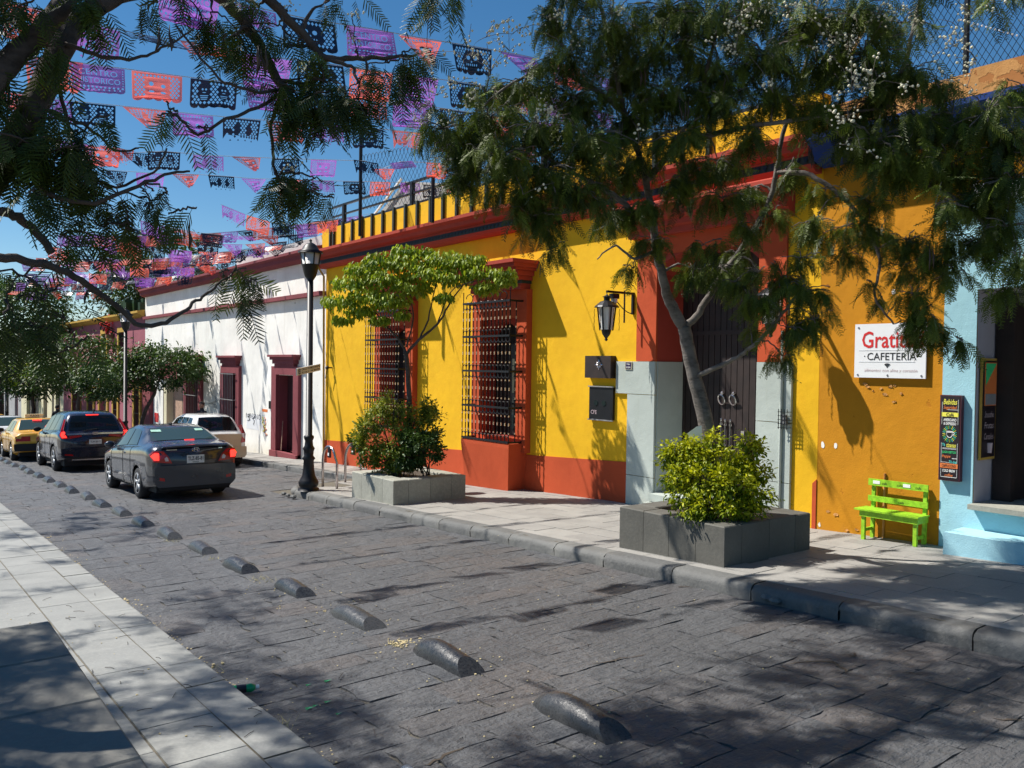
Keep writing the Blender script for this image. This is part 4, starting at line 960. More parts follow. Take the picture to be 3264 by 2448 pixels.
# ---------------------------------------------------------------- planters
def planter(label, x0, x1, y0, y1, hh, mat, nx, ny, wall=.3, rot=0., tilt=True):
    o = thing('planter', label, 'planter', ((x0+x1)/2, (y0+y1)/2, gz(y0, .15)), 'stone tree planters')
    zt = gz(y0, .15)+hh
    def T(x, y): return x, y
    def blk(xa, xb, ya, yb):
        mb = MB(); c = .012; zb = gz(max(ya, yb), .1)
        vs = [(xa, ya, zb), (xb, ya, zb), (xb, yb, zb), (xa, yb, zb), (xa, ya, zt-c), (xb, ya, zt-c), (xb, yb, zt-c), (xa, yb, zt-c), (xa+c, ya+c, zt), (xb-c, ya+c, zt), (xb-c, yb-c, zt), (xa+c, yb-c, zt)]
        mb.add(vs, [(0, 1, 5, 4), (1, 2, 6, 5), (2, 3, 7, 6), (3, 0, 4, 7), (4, 5, 9, 8), (5, 6, 10, 9), (6, 7, 11, 10), (7, 4, 8, 11), (8, 9, 10, 11)])
        mb.build('stone_block', MT[mat], o)
    g = .006
    for k in range(ny):
        a, b = y0+(y1-y0)*k/ny, y0+(y1-y0)*(k+1)/ny-g
        blk(x0, x0+wall, a, b); blk(x1-wall, x1, a, b)
    for k in range(nx):
        a = x0+wall+g+(x1-x0-2*wall-g)*k/nx; b = x0+wall+g+(x1-x0-2*wall-g)*(k+1)/nx-g
        blk(a, b, y0, y0+wall); blk(a, b, y1-wall, y1)
    mb = MB(); n = 10; q = []
    for j in range(n+1):
        for i in range(n+1):
            x = x0+wall+(x1-x0-2*wall)*i/n; y = y0+wall+(y1-y0-2*wall)*j/n; q.append((x, y, zt-.05+.03*noise.noise(Vector((x*5, y*5, 0)))))
    mb.add(q, [(j*(n+1)+i, j*(n+1)+i+1, (j+1)*(n+1)+i+1, (j+1)*(n+1)+i) for j in range(n) for i in range(n)]); mb.build('soil', MT['soil'], o, True)
    return zt
z2 = planter('dark grey stone planter nearest the big door holding the large tree', 7.26, 8.86, 5.66, 7.24, .44, 'dconc', 2, 4)
z1 = planter('pale stone planter in the middle holding the small umbrella tree', 7.12, 8.62, 12.55, 14.1, .42, 'conc', 2, 4)
z0_ = planter('low stone planter at the bottom left corner, coloured darker for dense shade', -.9, .84, 2.0, 5.55, .44, 'seatc', 1, 5, .8)
z3 = planter('stone planter behind the cars under the dense dark tree', 7.2, 8.7, 32.0, 33.5, .45, 'conc', 2, 3)
# ---------------------------------------------------------------- cars
def interp(t, x):
    if x <= t[0][0]: return t[0][1]
    for (a, b), (c, d) in zip(t, t[1:]):
        if x <= c:
            f = (x-a)/(c-a); return b+(d-b)*f
    return t[-1][1]
def smoothp(t, x): return (interp(t, x-.06)+2*interp(t, x)+interp(t, x+.06))/4
def car(name, label, cat, loc, sp, paint, glass, rz=0., group=None, roof_sign=False):
    o = thing(name, label, cat, loc, group, rz, ang); ORG[o.name] = None
    Lc = sp['L']
    def sec(y):
        zt = smoothp(sp['top'], y); zb_ = min(smoothp(sp['belt'], y), zt-.012); w = interp(sp['w'], y); zl = interp(sp['bot'], y); g = zt-zb_
        x7 = w-.09; x8 = x7-.05-.30*g; 
        P = [(0, zl), (w*.8, zl), (w-.03, zl+.05)]
        for k in range(1, 7): f = k/7; P.append((w-.012*(1-f)+.006*math.sin(f*PI), zl+.05+(zb_-.09-zl-.05)*f))
        P += [(w-.004, zb_-.09), (w-.03, zb_-.03), (w-.07, zb_), (x7, zb_+min(.012, g)), (x8, zb_+g*.88), (x8-.09, zt-.012), (x8*.45, zt-.002), (0, zt)]
        return P
    ys = sorted(set([round(Lc*k/64, 3) for k in range(65)]+[.02, .05, Lc-.02, Lc-.05]))
    ys = [y for y in ys if 0 <= y <= Lc]
    mb = MB(); rows = []
    for y in ys:
        P = sec(y); rows.append([(x, y, z) for x, z in P]+[(-x, y, z) for x, z in P[-2:0:-1]])
    n = len(rows[0]); wc = [(sp['wr'], sp['r']), (sp['wf'], sp['r'])]
    for r_i in rows:
        for k, p in enumerate(r_i):
            if abs(p[0]) > .4:
                for cy, rr in wc:
                    d = math.hypot(p[1]-cy, p[2]-sp['r']); ra = rr+.055
                    if .62*ra < d < ra*1.12 and p[2] < sp['r']+ra*1.1:
                        f = ra/d; r_i[k] = (p[0], cy+(p[1]-cy)*f, sp['r']+(p[2]-sp['r'])*f)
    for r_i in rows: mb.v += r_i
    for j in range(len(rows)-1):
        for k in range(n):
            k2 = (k+1) % n; q = (j*n+k, (j+1)*n+k, (j+1)*n+k2, j*n+k2); cs = [mb.v[i] for i in q]
            cx, cy_, cz = [sum(p[i] for p in cs)/4 for i in range(3)]
            if abs(cx) > .35 and any(math.hypot(cy_-a, cz-sp['r']) < rr+.045 for a, rr in wc): continue
            mb.f.append(q); mb.m.append(0); mb.r.append(0)
    for j, rev in ((0, 1), (len(rows)-1, 0)):
        q = list(range(j*n, j*n+n)); mb.f.append(tuple(q if rev else q[::-1])); mb.m.append(0); mb.r.append(0)
    mb.build('body', paint, o, True)
    wmax = max(a[1] for a in sp['w'])
    mb = MB(); mb.box(-wmax+.16, wmax-.16, .12, Lc-.12, .17, .62); mb.build('underbody', MT['under'], o)
    for cy, rr in wc:
        for sx in (-1, 1):
            t = link('wheel', None, o); xo = sx*(wmax-.015)
            m = MB(); m.lathe((xo, cy, rr), [(rr*.62, 0), (rr*.9, .004*sx), (rr, -.03*sx), (rr, -.19*sx), (rr*.85, -.22*sx), (.001, -.22*sx)], 24, ax='x', cap=False); m.build('tyre', MT['tyre'], t, True)
            m = MB(); m.lathe((xo, cy, rr), [(rr*.66, -.004*sx), (rr*.62, -.03*sx), (rr*.58, -.1*sx), (.001, -.1*sx)], 20, 1, ax='x', cap=False); m.lathe((xo, cy, rr), [(rr*.16, -.0*sx), (rr*.17, -.06*sx)], 8, ax='x')
            for k in range(sp.get('spokes', 5)):
                a = 2*PI*k/sp.get('spokes', 5)+.2; d = Vector((0, math.cos(a), math.sin(a))); c = Vector((xo-.02*sx, cy, rr)); m.bar(c+d*rr*.06, c+d*rr*.62, .055, .03, 0, (1, 0, 0))
            m.lathe((xo, cy, rr), [(rr*.62, 0), (rr*.66, .003*sx), (rr*.66, -.02*sx)], 24, ax='x', cap=False)
            m.build('rim', [MT['rim'], MT['under']], t, True)
    def side(y, t, sx, off=.007):
        P = sec(y); a = P[12]; b = P[13]; return (sx*(a[0]+(b[0]-a[0])*t+off), y, a[1]+(b[1]-a[1])*t+off*.3)
    for sx in (-1, 1):
        for (b0, t0, t1, b1) in sp['swin']:
            m = MB(); N1, N2 = 8, 4
            for j in range(N2+1):
                t = .07+.86*j/N2; f = j/N2
                for i in range(N1+1):
                    ya = b0+(t0-b0)*f; yb = b1+(t1-b1)*f; m.v.append(side(ya+(yb-ya)*i/N1, t, sx))
            for j in range(N2):
                for i in range(N1): m.f.append((j*(N1+1)+i, j*(N1+1)+i+1, (j+1)*(N1+1)+i+1, (j+1)*(N1+1)+i)); m.m.append(0); m.r.append(0)
            m.build('side_window', glass, o, True)
        my = sp['mirror']; P = sec(my)[11]; m = MB(); m.ball((sx*(P[0]+.13), my, P[1]+.07), .1, n=10, k=6, sq=(1.1, .55, .75)); m.build('wing_mirror', paint if sp.get('mp', 1) else MT['under'], o, True)
        m = MB(); m.ball((sx*(wmax-.0), sp['wr']+1.0, sec(1.9)[9][1]-.03), .02, n=6, sq=(.6, 5, 1)); m.build('door_handle', paint, o, True)
        for yd in sp.get('seams', ()):
            m = MB(); P = sec(yd); m.tube([(sx*(p[0]+.002), yd, p[1]) for p in P[2:12]], .005, 3); m.build('door_seam', MT['under'], o)
    def top(y, a, off=.008):
        P = sec(y); x8 = P[13][0]; x = a*x8; za = P[15][1]; z8 = P[14][1]
        z = P[16][1]-.002 if abs(a) < .4 else (za+(z8-za)*(abs(a)-.4)/.5 if abs(a) < .9 else z8-(abs(a)-.9)*.4)
        return (x, y, z+off)
    for nm, (ya, yb, wa, wb) in (('rear_window', sp['rwin']), ('windscreen', sp['fwin'])):
        m = MB(); N1, N2 = 10, 8; sgn = -1 if nm == 'rear_window' else 1
        for j in range(N2+1):
            y = ya+(yb-ya)*j/N2; ww = wa+(wb-wa)*j/N2
            for i in range(N1+1): p = top(y, (-1+2*i/N1)*ww); m.v.append((p[0], p[1]+sgn*.008, p[2]))
        for j in range(N2):
            for i in range(N1): m.f.append((j*(N1+1)+i, j*(N1+1)+i+1, (j+1)*(N1+1)+i+1, (j+1)*(N1+1)+i)); m.m.append(0); m.r.append(0)
        m.build(nm, glass if nm == 'windscreen' else sp.get('rglass', glass), o, True)
    return o, sec, top
def rearpoly(o, name, pts, mat, y=-.008, dep=.03, mirror=True, parent=None):
    for sx in ((1, -1) if mirror else (1,)):
        m = MB(); n = len(pts); vs = [(sx*x, y+(q[2] if len(q) > 2 else 0), z) for q in pts for x, z in [q[:2]]]+[(sx*q[0]*.99, y+dep+(q[2] if len(q) > 2 else 0), q[1]) for q in pts]
        m.add(vs, [tuple(range(n))]+[(k, (k+1) % n, (k+1) % n+n, k+n) for k in range(n)]); r = m.build(name, mat, parent or o)
    return r
CP = dict(grey=carpaint('dark_grey_car_paint', (.032, .036, .05), .5), black=carpaint('blue_black_car_paint', (.010, .013, .03), .3, .2), tax=carpaint('taxi_yellow_paint', (.74, .38, .01), 0, .35),
          wht=carpaint('white_car_paint', (.72, .72, .70), 0, .3), beige=carpaint('beige_car_paint', (.55, .46, .30), 0, .35))
tint = glassmat('tinted_glass', (.006, .008, .009)); tgl = glassmat('pale_rear_glass', (.035, .06, .06), .04)
# dark grey sedan
sp = dict(L=4.5, top=[(0, .99), (.06, 1.10), (.55, 1.135), (.72, 1.15), (1.35, 1.41), (1.75, 1.462), (2.3, 1.47), (2.75, 1.42), (3.5, 1.02), (3.9, .95), (4.35, .82), (4.5, .62)],
          belt=[(0, .96), (.06, 1.05), (.6, 1.07), (2.5, .98), (3.4, .93), (4.4, .78), (4.5, .6)], w=[(0, .74), (.05, .80), (.25, .865), (1.0, .88), (3.2, .88), (4.1, .84), (4.5, .62)],
          bot=[(0, .30), (.5, .22), (4., .2), (4.5, .3)], wr=.98, wf=3.56, r=.315, swin=[(1.32, 1.50, 2.02, 2.10), (2.17, 2.10, 2.68, 3.12)], rwin=(.76, 1.36, .93, .84), fwin=(2.72, 3.42, .84, .95), mirror=3.05, seams=(1.5, 2.14, 3.2), rglass=tgl)
sd_, sec, top = car('sedan', 'dark grey sedan driving away nearest the camera, with lit red brake lamps', 'car', (5.17, 17.05, gz(17.05)), sp, CP['grey'], tint, rz=.0)
rearpoly(sd_, 'tail_lamp', [(.45, .74), (.80, .78), (.855, .92, .10), (.80, .99, .03), (.62, .99), (.52, .88)], MT['rl'], -.012, .09)
rearpoly(sd_, 'brake_light', [(.70, .81), (.79, .82), (.84, .90, .06), (.78, .96, .01), (.70, .95)], MT['bl'], -.018, .04)
rearpoly(sd_, 'reversing_lamp', [(.52, .79), (.58, .79), (.60, .84), (.56, .88), (.53, .85)], MT['wl'], -.018, .02)
rearpoly(sd_, 'bumper', [(0, .28), (.72, .28), (.79, .36), (.79, .66), (.74, .70), (0, .70)], CP['grey'], -.04, .05)
rearpoly(sd_, 'bumper_valance', [(0, .215), (.66, .215), (.72, .29), (0, .29)], MT['under'], -.03, .05)
rearpoly(sd_, 'fog_reflector', [(.60, .40), (.70, .42), (.70, .48), (.60, .46)], MT['rl'], -.046, .01)
rearpoly(sd_, 'boot_lip', [(0, 1.10), (.62, 1.075), (.66, 1.05), (0, 1.07)], CP['grey'], -.035, .08)
rearpoly(sd_, 'number_plate', [(-.17, .73), (.17, .73), (.17, .89), (-.17, .89)], MT['plate'], -.015, .012, False)
m = MB(); put_text(m, 'TLZ-85-81', (-.15, -.019, .785), (1, 0, 0), (0, 0, 1), .30, .075, bold=.015); put_text(m, 'OAXACA', (-.06, -.019, .742), (1, 0, 0), (0, 0, 1), .12, .022, bold=.02); m.build('plate_lettering', MT['tblk'], sd_)
m = MB(); m.tube([(.075*math.cos(t), -.022, .995+.04*math.sin(t)) for t in [2*PI*i/16 for i in range(17)]], .006, 5); m.tube([(.03*math.cos(t), -.022, .995+.04*math.sin(t)) for t in [2*PI*i/12 for i in range(13)]], .005, 4); m.tube([(.06*math.cos(t), -.022, 1.015+.016*math.sin(t)) for t in [2*PI*i/12 for i in range(13)]], .005, 4); m.build('emblem', MT['chrome'], sd_)
rearpoly(sd_, 'model_badge', [(-.56, 1.0), (-.36, 1.0), (-.36, 1.015), (-.56, 1.015)], MT['chrome'], -.012, .01, False); rearpoly(sd_, 'model_badge', [(.45, 1.0), (.53, 1.0), (.53, 1.02), (.45, 1.02)], MT['chrome'], -.012, .01, False)
m = MB(); q = [top(.84+.0*i, x, .016) for i, x in enumerate((.06, .26))]
m.bar((.0, .74, 1.165), (.2, .74, 1.165), .01, .01); m.build('high_brake_light', MT['bl'], sd_)
for x, w_ in ((-.45, .20), (.42, .16)): m = MB(); p = top(1.24, x/.6, .02); p2_ = top(1.14, x/.6, .02); m.add([(x-w_/2, p2_[1]-.012, p2_[2]), (x+w_/2, p2_[1]-.012, p2_[2]), (x+w_/2, p[1]-.012, p[2]), (x-w_/2, p[1]-.012, p[2])], [(0, 1, 2, 3)]); m.build('window_sticker', simple('pale_green_sticker', (.35, .6, .5), .5), sd_)
m = MB(); m.ball((0, 1.75, 1.475), .05, n=8, k=4, sq=(.7, 1.3, .6)); m.build('roof_antenna', MT['under'], sd_)
# blue-black SUV
sp = dict(L=4.6, top=[(0, 1.02), (.03, 1.05), (.12, 1.12), (.42, 1.56), (.55, 1.625), (.9, 1.67), (1.6, 1.69), (2.4, 1.67), (2.9, 1.58), (3.6, 1.15), (4.0, 1.08), (4.45, .95), (4.6, .7)],
          belt=[(0, 1.0), (.12, 1.09), (.6, 1.12), (2.6, 1.05), (3.5, 1.06), (4.45, .9), (4.6, .68)], w=[(0, .80), (.05, .86), (.25, .91), (1., .925), (3.2, .925), (4.2, .88), (4.6, .68)],
          bot=[(0, .36), (.5, .26), (4., .25), (4.6, .36)], wr=.95, wf=3.6, r=.36, swin=[(.50, .80, 1.30, 1.36), (1.42, 1.36, 2.1, 2.2), (2.28, 2.18, 2.85, 3.3)], rwin=(.14, .43, .9, .82), fwin=(2.9, 3.52, .84, .95), mirror=3.2, mp=0, seams=(1.38, 2.24, 3.3))
sv, sec, top = car('suv', 'blue-black suv ahead of the grey sedan with tall lit red tail lamps', 'car', (5.02, 25.65, gz(25.65)), sp, CP['black'], tint)
rearpoly(sv, 'tail_lamp', [(.66, .93), (.84, .93), (.89, 1.02, .08), (.85, 1.16, .14), (.725, 1.46, .38), (.685, 1.46, .37), (.78, 1.18, .15), (.75, 1.08)], MT['rl'], -.015, .06)
rearpoly(sv, 'tail_lamp_wing', [(.34, .98), (.66, .93), (.66, 1.01), (.36, 1.02)], MT['rl'], -.02, .03)
rearpoly(sv, 'brake_light', [(.72, .96), (.84, .96), (.87, 1.04, .05), (.84, 1.12, .06), (.76, 1.12, .05), (.75, 1.02)], MT['bl'], -.022, .04)
rearpoly(sv, 'chrome_strip', [(0, 1.035), (.7, 1.03), (.72, 1.075), (0, 1.085)], MT['chrome'], -.02, .03)
rearpoly(sv, 'bumper', [(0, .42), (.8, .42), (.86, .50), (.86, .66), (0, .66)], CP['black'], -.05, .06); rearpoly(sv, 'bumper_valance', [(0, .30), (.70, .30), (.80, .43), (0, .43)], MT['under'], -.04, .05)
rearpoly(sv, 'bumper_trim', [(0, .32), (.6, .33), (.6, .36), (0, .36)], MT['steel'], -.046, .02)
rearpoly(sv, 'fog_reflector', [(.55, .45), (.78, .48), (.78, .51), (.6, .5)], MT['rl'], -.056, .01)
rearpoly(sv, 'number_plate', [(-.16, .76), (.16, .76), (.16, .89), (-.16, .89)], MT['plate'], -.012, .012, False)
m = MB(); put_text(m, 'TLW-36-12', (-.13, -.016, .80), (1, 0, 0), (0, 0, 1), .26, .055, bold=.015); m.build('plate_lettering', MT['tblk'], sv)
rearpoly(sv, 'emblem', [(-.06, 1.02), (.06, 1.02), (.07, 1.10), (-.07, 1.10)], MT['steel'], -.032, .02, False)
m = MB(); m.bar((-.16, .42, 1.575), (.16, .42, 1.575), .03, .02); m.build('high_brake_light', MT['bl'], sv); m = MB(); m.bar((-.3, .09, 1.13), (.1, .12, 1.19), .02, .02); m.build('wiper', MT['under'], sv)
m = MB(); m.ball((.1, .7, 1.70), .04, n=8, k=4, sq=(.7, 1.5, 1.4)); m.build('roof_antenna', MT['under'], sv)
# taxi and other saloons, one shape
spt = dict(L=4.25, top=[(0, .90), (.05, .94), (.6, .97), (.72, 1.0), (1.25, 1.34), (1.5, 1.38), (2.4, 1.39), (2.75, 1.35), (3.3, .96), (3.8, .9), (4.2, .8), (4.25, .6)],
           belt=[(0, .86), (.6, .92), (3.3, .9), (4.2, .75), (4.25, .58)], w=[(0, .76), (.06, .80), (.4, .82), (3.6, .82), (4.25, .72)], bot=[(0, .32), (.5, .22), (4., .2), (4.25, .3)],
           wr=.9, wf=3.3, r=.29, swin=[(1.22, 1.42, 1.9, 1.98), (2.05, 1.97, 2.6, 3.0)], rwin=(.74, 1.26, .93, .86), fwin=(2.72, 3.24, .86, .95), mirror=2.95, mp=0, seams=(1.4, 2.0, 3.1), spokes=8)
def saloon(name, label, loc, paint, sign=False):
    o, sec, top = car(name, label, 'taxi' if sign else 'car', loc, spt, paint, tgl)
    rearpoly(o, 'tail_lamp', [(.36, .66), (.77, .66), (.79, .82, .02), (.36, .82)], MT['rl'], -.012, .05)
    rearpoly(o, 'bumper', [(0, .34), (.8, .34), (.83, .42), (.83, .58), (0, .58)], MT['tyre'], -.06, .08); rearpoly(o, 'number_plate', [(-.16, .66), (.16, .66), (.16, .80), (-.16, .80)], MT['plate'], -.012, .012, False)
    if sign:
        m = MB(); m.box(-.28, .28, 1.75, 1.95, 1.40, 1.52); m.build('roof_sign', MT['cream'], o); m = MB(); m.bar((-.14, 1.15, 1.33), (.14, 1.15, 1.33), .03); m.build('high_brake_light', MT['bl'], o)
        m = MB(); put_text(m, 'TAXI', (-.14, 1.745, 1.43), (1, 0, 0), (0, 0, 1), .28, .06, bold=.02); m.build('roof_lettering', MT['tblk'], o)
    return o
saloon('taxi', 'yellow taxi with a black bumper at the left edge beyond the blue-black suv', (4.52, 31.2, gz(31.2)), CP['tax'], True)
saloon('white_car', 'white saloon ahead of the yellow taxi, mostly hidden', (4.25, 36.6, gz(36.6)), CP['wht'])
saloon('taxi', 'second yellow taxi at the far left edge, only its roof and sign showing', (4.3, 42.6, gz(42.6)), CP['tax'], True)
# parked white hatchback
sp = dict(L=3.7, top=[(0, .95), (.03, 1.0), (.10, 1.05), (.40, 1.46), (.6, 1.52), (1.0, 1.55), (1.9, 1.56), (2.3, 1.50), (3.0, 1.05), (3.3, .98), (3.65, .8), (3.7, .6)],
          belt=[(0, .93), (.1, 1.0), (2.9, .98), (3.6, .75), (3.7, .58)], w=[(0, .72), (.05, .77), (.25, .81), (3.0, .81), (3.7, .66)], bot=[(0, .3), (.4, .22), (3.3, .2), (3.7, .3)],
          wr=.6, wf=2.95, r=.29, swin=[(.45, .66, .95, 1.0), (1.06, 1.0, 1.55, 1.62), (1.7, 1.6, 2.2, 2.7)], rwin=(.105, .42, .92, .84), fwin=(2.3, 2.95, .86, .95), mirror=2.6, seams=(1.03, 1.66))
hb, sec, top = car('hatchback', 'white hatchback with beige tailgate parked by the white house behind the grey sedan', 'car', (7.93, 24.0, gz(24.0)), sp, CP['wht'], tint)
rearpoly(hb, 'tailgate', [(0, .42), (.62, .42), (.66, .95), (0, .97)], CP['beige'], -.02, .03)
rearpoly(hb, 'tail_lamp', [(.62, .70), (.76, .72, .03), (.79, .95, .08), (.74, 1.22, .24), (.66, 1.20, .22), (.66, .9)], MT['rl'], -.03, .06); rearpoly(hb, 'reversing_lamp', [(.67, .86), (.74, .88, .02), (.745, .98, .06), (.67, .97, .03)], MT['wl'], -.04, .03)
rearpoly(hb, 'bumper', [(0, .28), (.72, .28), (.78, .36), (.78, .60), (0, .60)], CP['beige'], -.06, .06); rearpoly(hb, 'number_plate', [(-.16, .66), (.16, .66), (.16, .80), (-.16, .80)], MT['plate'], -.032, .012, False)
# motorcyclist far left is a dark helmeted figure
def person(loc, label, hgt=1.7, hm='hair', facing=0., top='cloth'):
    o = thing('person', label, 'person', loc, None, facing, 0); ORG[o.name] = None
    J = [((0, 0, .93), .13), ((0, 0, 1.12), .135), ((0, .01, 1.32), .15), ((0, 0, 1.43), .08), ((0, .01, 1.52), .055), ((0, .02, 1.60), .088), ((0, .02, 1.66), .08)]
    E_ = [(i, i+1) for i in range(6)]
    for sx in (-1, 1):
        b = len(J); J += [((sx*.17, 0, 1.38), .06), ((sx*.22, .02, 1.12), .045), ((sx*.22, .12, .90), .035), ((sx*.21, .16, .84), .03)]; E_ += [(2, b), (b, b+1), (b+1, b+2), (b+2, b+3)]
        b = len(J); J += [((sx*.09, 0, .86), .10), ((sx*.10, .02, .48), .07), ((sx*.10, -.02, .09), .045), ((sx*.11, .14, .04), .035)]; E_ += [(0, b), (b, b+1), (b+1, b+2), (b+2, b+3)]
    me = bpy.data.meshes.new('body'); me.from_pydata([j[0] for j in J], E_, []); ob = link('body', me, o)
    me.materials.append(MT[top]); md = ob.modifiers.new('skin', 'SKIN'); md.use_smooth_shade = True
    for i, j in enumerate(J): me.skin_vertices[0].data[i].radius = (j[1], j[1])
    me.skin_vertices[0].data[0].use_root = True; s_ = ob.modifiers.new('sub', 'SUBSURF'); s_.levels = s_.render_levels = 1
    m = MB(); m.ball((0, .02, 1.62), .098, n=12, k=8, sq=(.85, 1, 1.2)); m.ball((0, .12, 1.60), .018, n=6)
    for sx in (-1, 1): m.ball((sx*.085, .01, 1.61), .022, n=6, sq=(.5, 1, 1.3))
    m.build('head', MT['skin'], o, True)
    m = MB(); m.ball((0, -.005, 1.655), .105, n=12, k=8, sq=(.9, 1.02, 1.0)); m.build(hm, MT[hm if hm == 'hair' else 'under'], o, True)
    return o
person((9.35, 30.2, gz(30.2, .13)), 'person in a dark jacket with brown hair standing behind the white hatchback', facing=2.2)
p_ = person((7.2, 45.5, gz(45.5)), 'dark helmeted rider far down the street beyond the taxis', hm='helmet')
# ---------------------------------------------------------------- cut-paper flags
def flag_template(kind):
    holes = []; r = random.Random(kind)
    n = 9; edge = [(-.5, 0), (.5, 0)]
    sc_ = 5
    for k in range(sc_):
        for i in range(5):
            a = PI*i/4; x = .5-(k+.5-.5*math.cos(a))/sc_; edge.append((x, -.66-.075*math.sin(a)))
    def cells(keep, nx=11, ny=8, x0=-.45, x1=.45, y0=-.62, y1=-.06):
        for i in range(nx):
            for j in range(ny):
                cx = x0+(x1-x0)*(i+.5+(.5 if j % 2 else 0)-.25)/nx; cy = y0+(y1-y0)*(j+.5)/ny
                if keep(cx, cy) or abs(cx) > .44: continue
                a = .40*(x1-x0)/nx; b = .62*(y1-y0)/ny; holes.append([(cx-a, cy), (cx, cy-b), (cx+a, cy), (cx, cy+b)])
    def disc(cx, cy, rx, ry, n=8): holes.append([(cx+rx*math.cos(2*PI*i/n), cy+ry*math.sin(2*PI*i/n)) for i in range(n)])
    if kind == 0:
        for i in range(12): disc(-.45+.9*i/11, -.58, .025, .03, 5)
        for i in range(9): disc(-.4+.8*i/8, -.64, .02, .025, 5)
        for s_ in (-1, 1):
            for j in range(7): disc(s_*.46, -.08-.07*j, .014, .02, 5)
        tx = [('CENTRO', -.36, -.27, .72, .15), ('HISTORICO', -.41, -.48, .82, .15)]
    else: tx = []
    if kind == 1:
        f = lambda x, y: math.hypot((x+.2)/.13, (y+.3)/.24) < 1 or math.hypot((x-.2)/.13, (y+.32)/.22) < 1
        cells(f)
        for s_ in (-.2, .2):
            disc(s_-.035, -.25, .022, .028, 6); disc(s_+.035, -.25, .022, .028, 6); disc(s_, -.33, .04, .012, 6)
            for q in range(3): holes.append([(s_-.09+.01*q, -.40-.045*q), (s_+.09-.01*q, -.40-.045*q), (s_+.07-.01*q, -.42-.045*q), (s_-.07+.01*q, -.42-.045*q)])
    if kind == 2:
        f = lambda x, y: abs(x+.12)+abs(y+.35)*.35 < .10 or abs(x-.2)+abs(y+.35)*.35 < .10 or math.hypot(x+.38, (y+.5)) < .15
        cells(f); 
        for q in range(3): disc(-.38, -.5, .03+.0*q, .03, 8)
    if kind == 3:
        f = lambda x, y: math.hypot(x/.26, (y+.36)/.26) < 1
        cells(f, 12, 8); disc(-.09, -.30, .05, .055); disc(.09, -.30, .05, .055); disc(0, -.39, .02, .03, 5)
        for q in range(6): disc(-.125+.05*q, -.47, .014, .035, 5)
    if kind == 4:
        f = lambda x, y: abs(x) < .28 and y < -.12
        cells(f, 12, 9); disc(-.13, -.3, .05, .06); disc(.12, -.33, .05, .05); disc(-.13, -.5, .06, .03); disc(.12, -.5, .06, .03)
    cu = bpy.data.curves.new('f', 'CURVE'); cu.dimensions = '2D'; cu.fill_mode = 'BOTH'
    def spl(pts):
        s_ = cu.splines.new('POLY'); s_.points.add(len(pts)-1); s_.use_cyclic_u = True
        for i, p in enumerate(pts): s_.points[i].co = (p[0], p[1], 0, 1)
    spl(edge)
    for h in holes: spl(h)
    for s_, x, y, w, h in tx:
        vs, fs = text2d(s_, .0, 0); cnt = {}
        for f in fs:
            for a, b in zip(f, f[1:]+f[:1]): cnt[(a, b)] = 1
        nxt = {a: b for (a, b) in cnt if (b, a) not in cnt}
        # merge coincident vertices handled by following boundary edges
        while nxt:
            a0 = next(iter(nxt)); loop = [a0]; b = nxt.pop(a0)
            while b != a0 and b in nxt: loop.append(b); b = nxt.pop(b)
            if len(loop) > 2: spl([(x+vs[i][0]*w, y+vs[i][1]*h) for i in loop])
    o = bpy.data.objects.new('f', cu); COL.objects.link(o); dg = bpy.context.evaluated_depsgraph_get()
    me = bpy.data.meshes.new_from_object(o.evaluated_get(dg))
    bm = bmesh.new(); bm.from_mesh(me); bmesh.ops.remove_doubles(bm, verts=bm.verts, dist=1e-5)
    vs = [(v.co.x, v.co.y) for v in bm.verts]; fs = [tuple(v.index for v in f.verts) for f in bm.faces]; bm.free()
    bpy.data.objects.remove(o); bpy.data.meshes.remove(me)
    return vs, fs
FT = [flag_template(k) for k in range(5)]
def flag(parent, P, U, w, col, kind, fold=0., seed=0, label=None):
    r = random.Random(seed); vs, fs = FT[kind]; U = Vector(U).normalized(); Nn = U.cross(Vector((0, 0, 1))).normalized(); P = Vector(P)
    sw = r.uniform(-.2, .4); wave = r.uniform(.025, .08); ph = r.uniform(0, 6); tw = r.uniform(-.25, .25); tap = r.uniform(.0, .16)
    if not fold and r.random() < .14: fold = r.choice((1, -1, .6))
    mb = MB(); out = []
    for x, y in vs:
        d = -y; X = x*(1-tap*d); Z = y*.80; q = wave*math.sin(ph+x*7)*d*1.6+sw*d+tw*x*d
        if fold:
            k = d/.72
            if fold > 0: X = x*(1-.75*k)+.30*k*fold; Z = y*.8*(1-.35*(x+.5)); q += .1*k*math.sin(x*9)
            else: Z = y*.40; q += .25*k; X = x+.08*k
        out.append(P+U*(X*w)+Nn*(q*w)+Vector((0, 0, Z*w-.012*(X*2)**2*w)))
    mb.add(out, fs)
    o = mb.build('flag', MT[{'p': 'fp', 'o': 'fo', 'b': 'fb'}[col]], parent)
    if label: o['label'] = label
CN = {'p': 'purple', 'o': 'orange', 'b': 'black'}
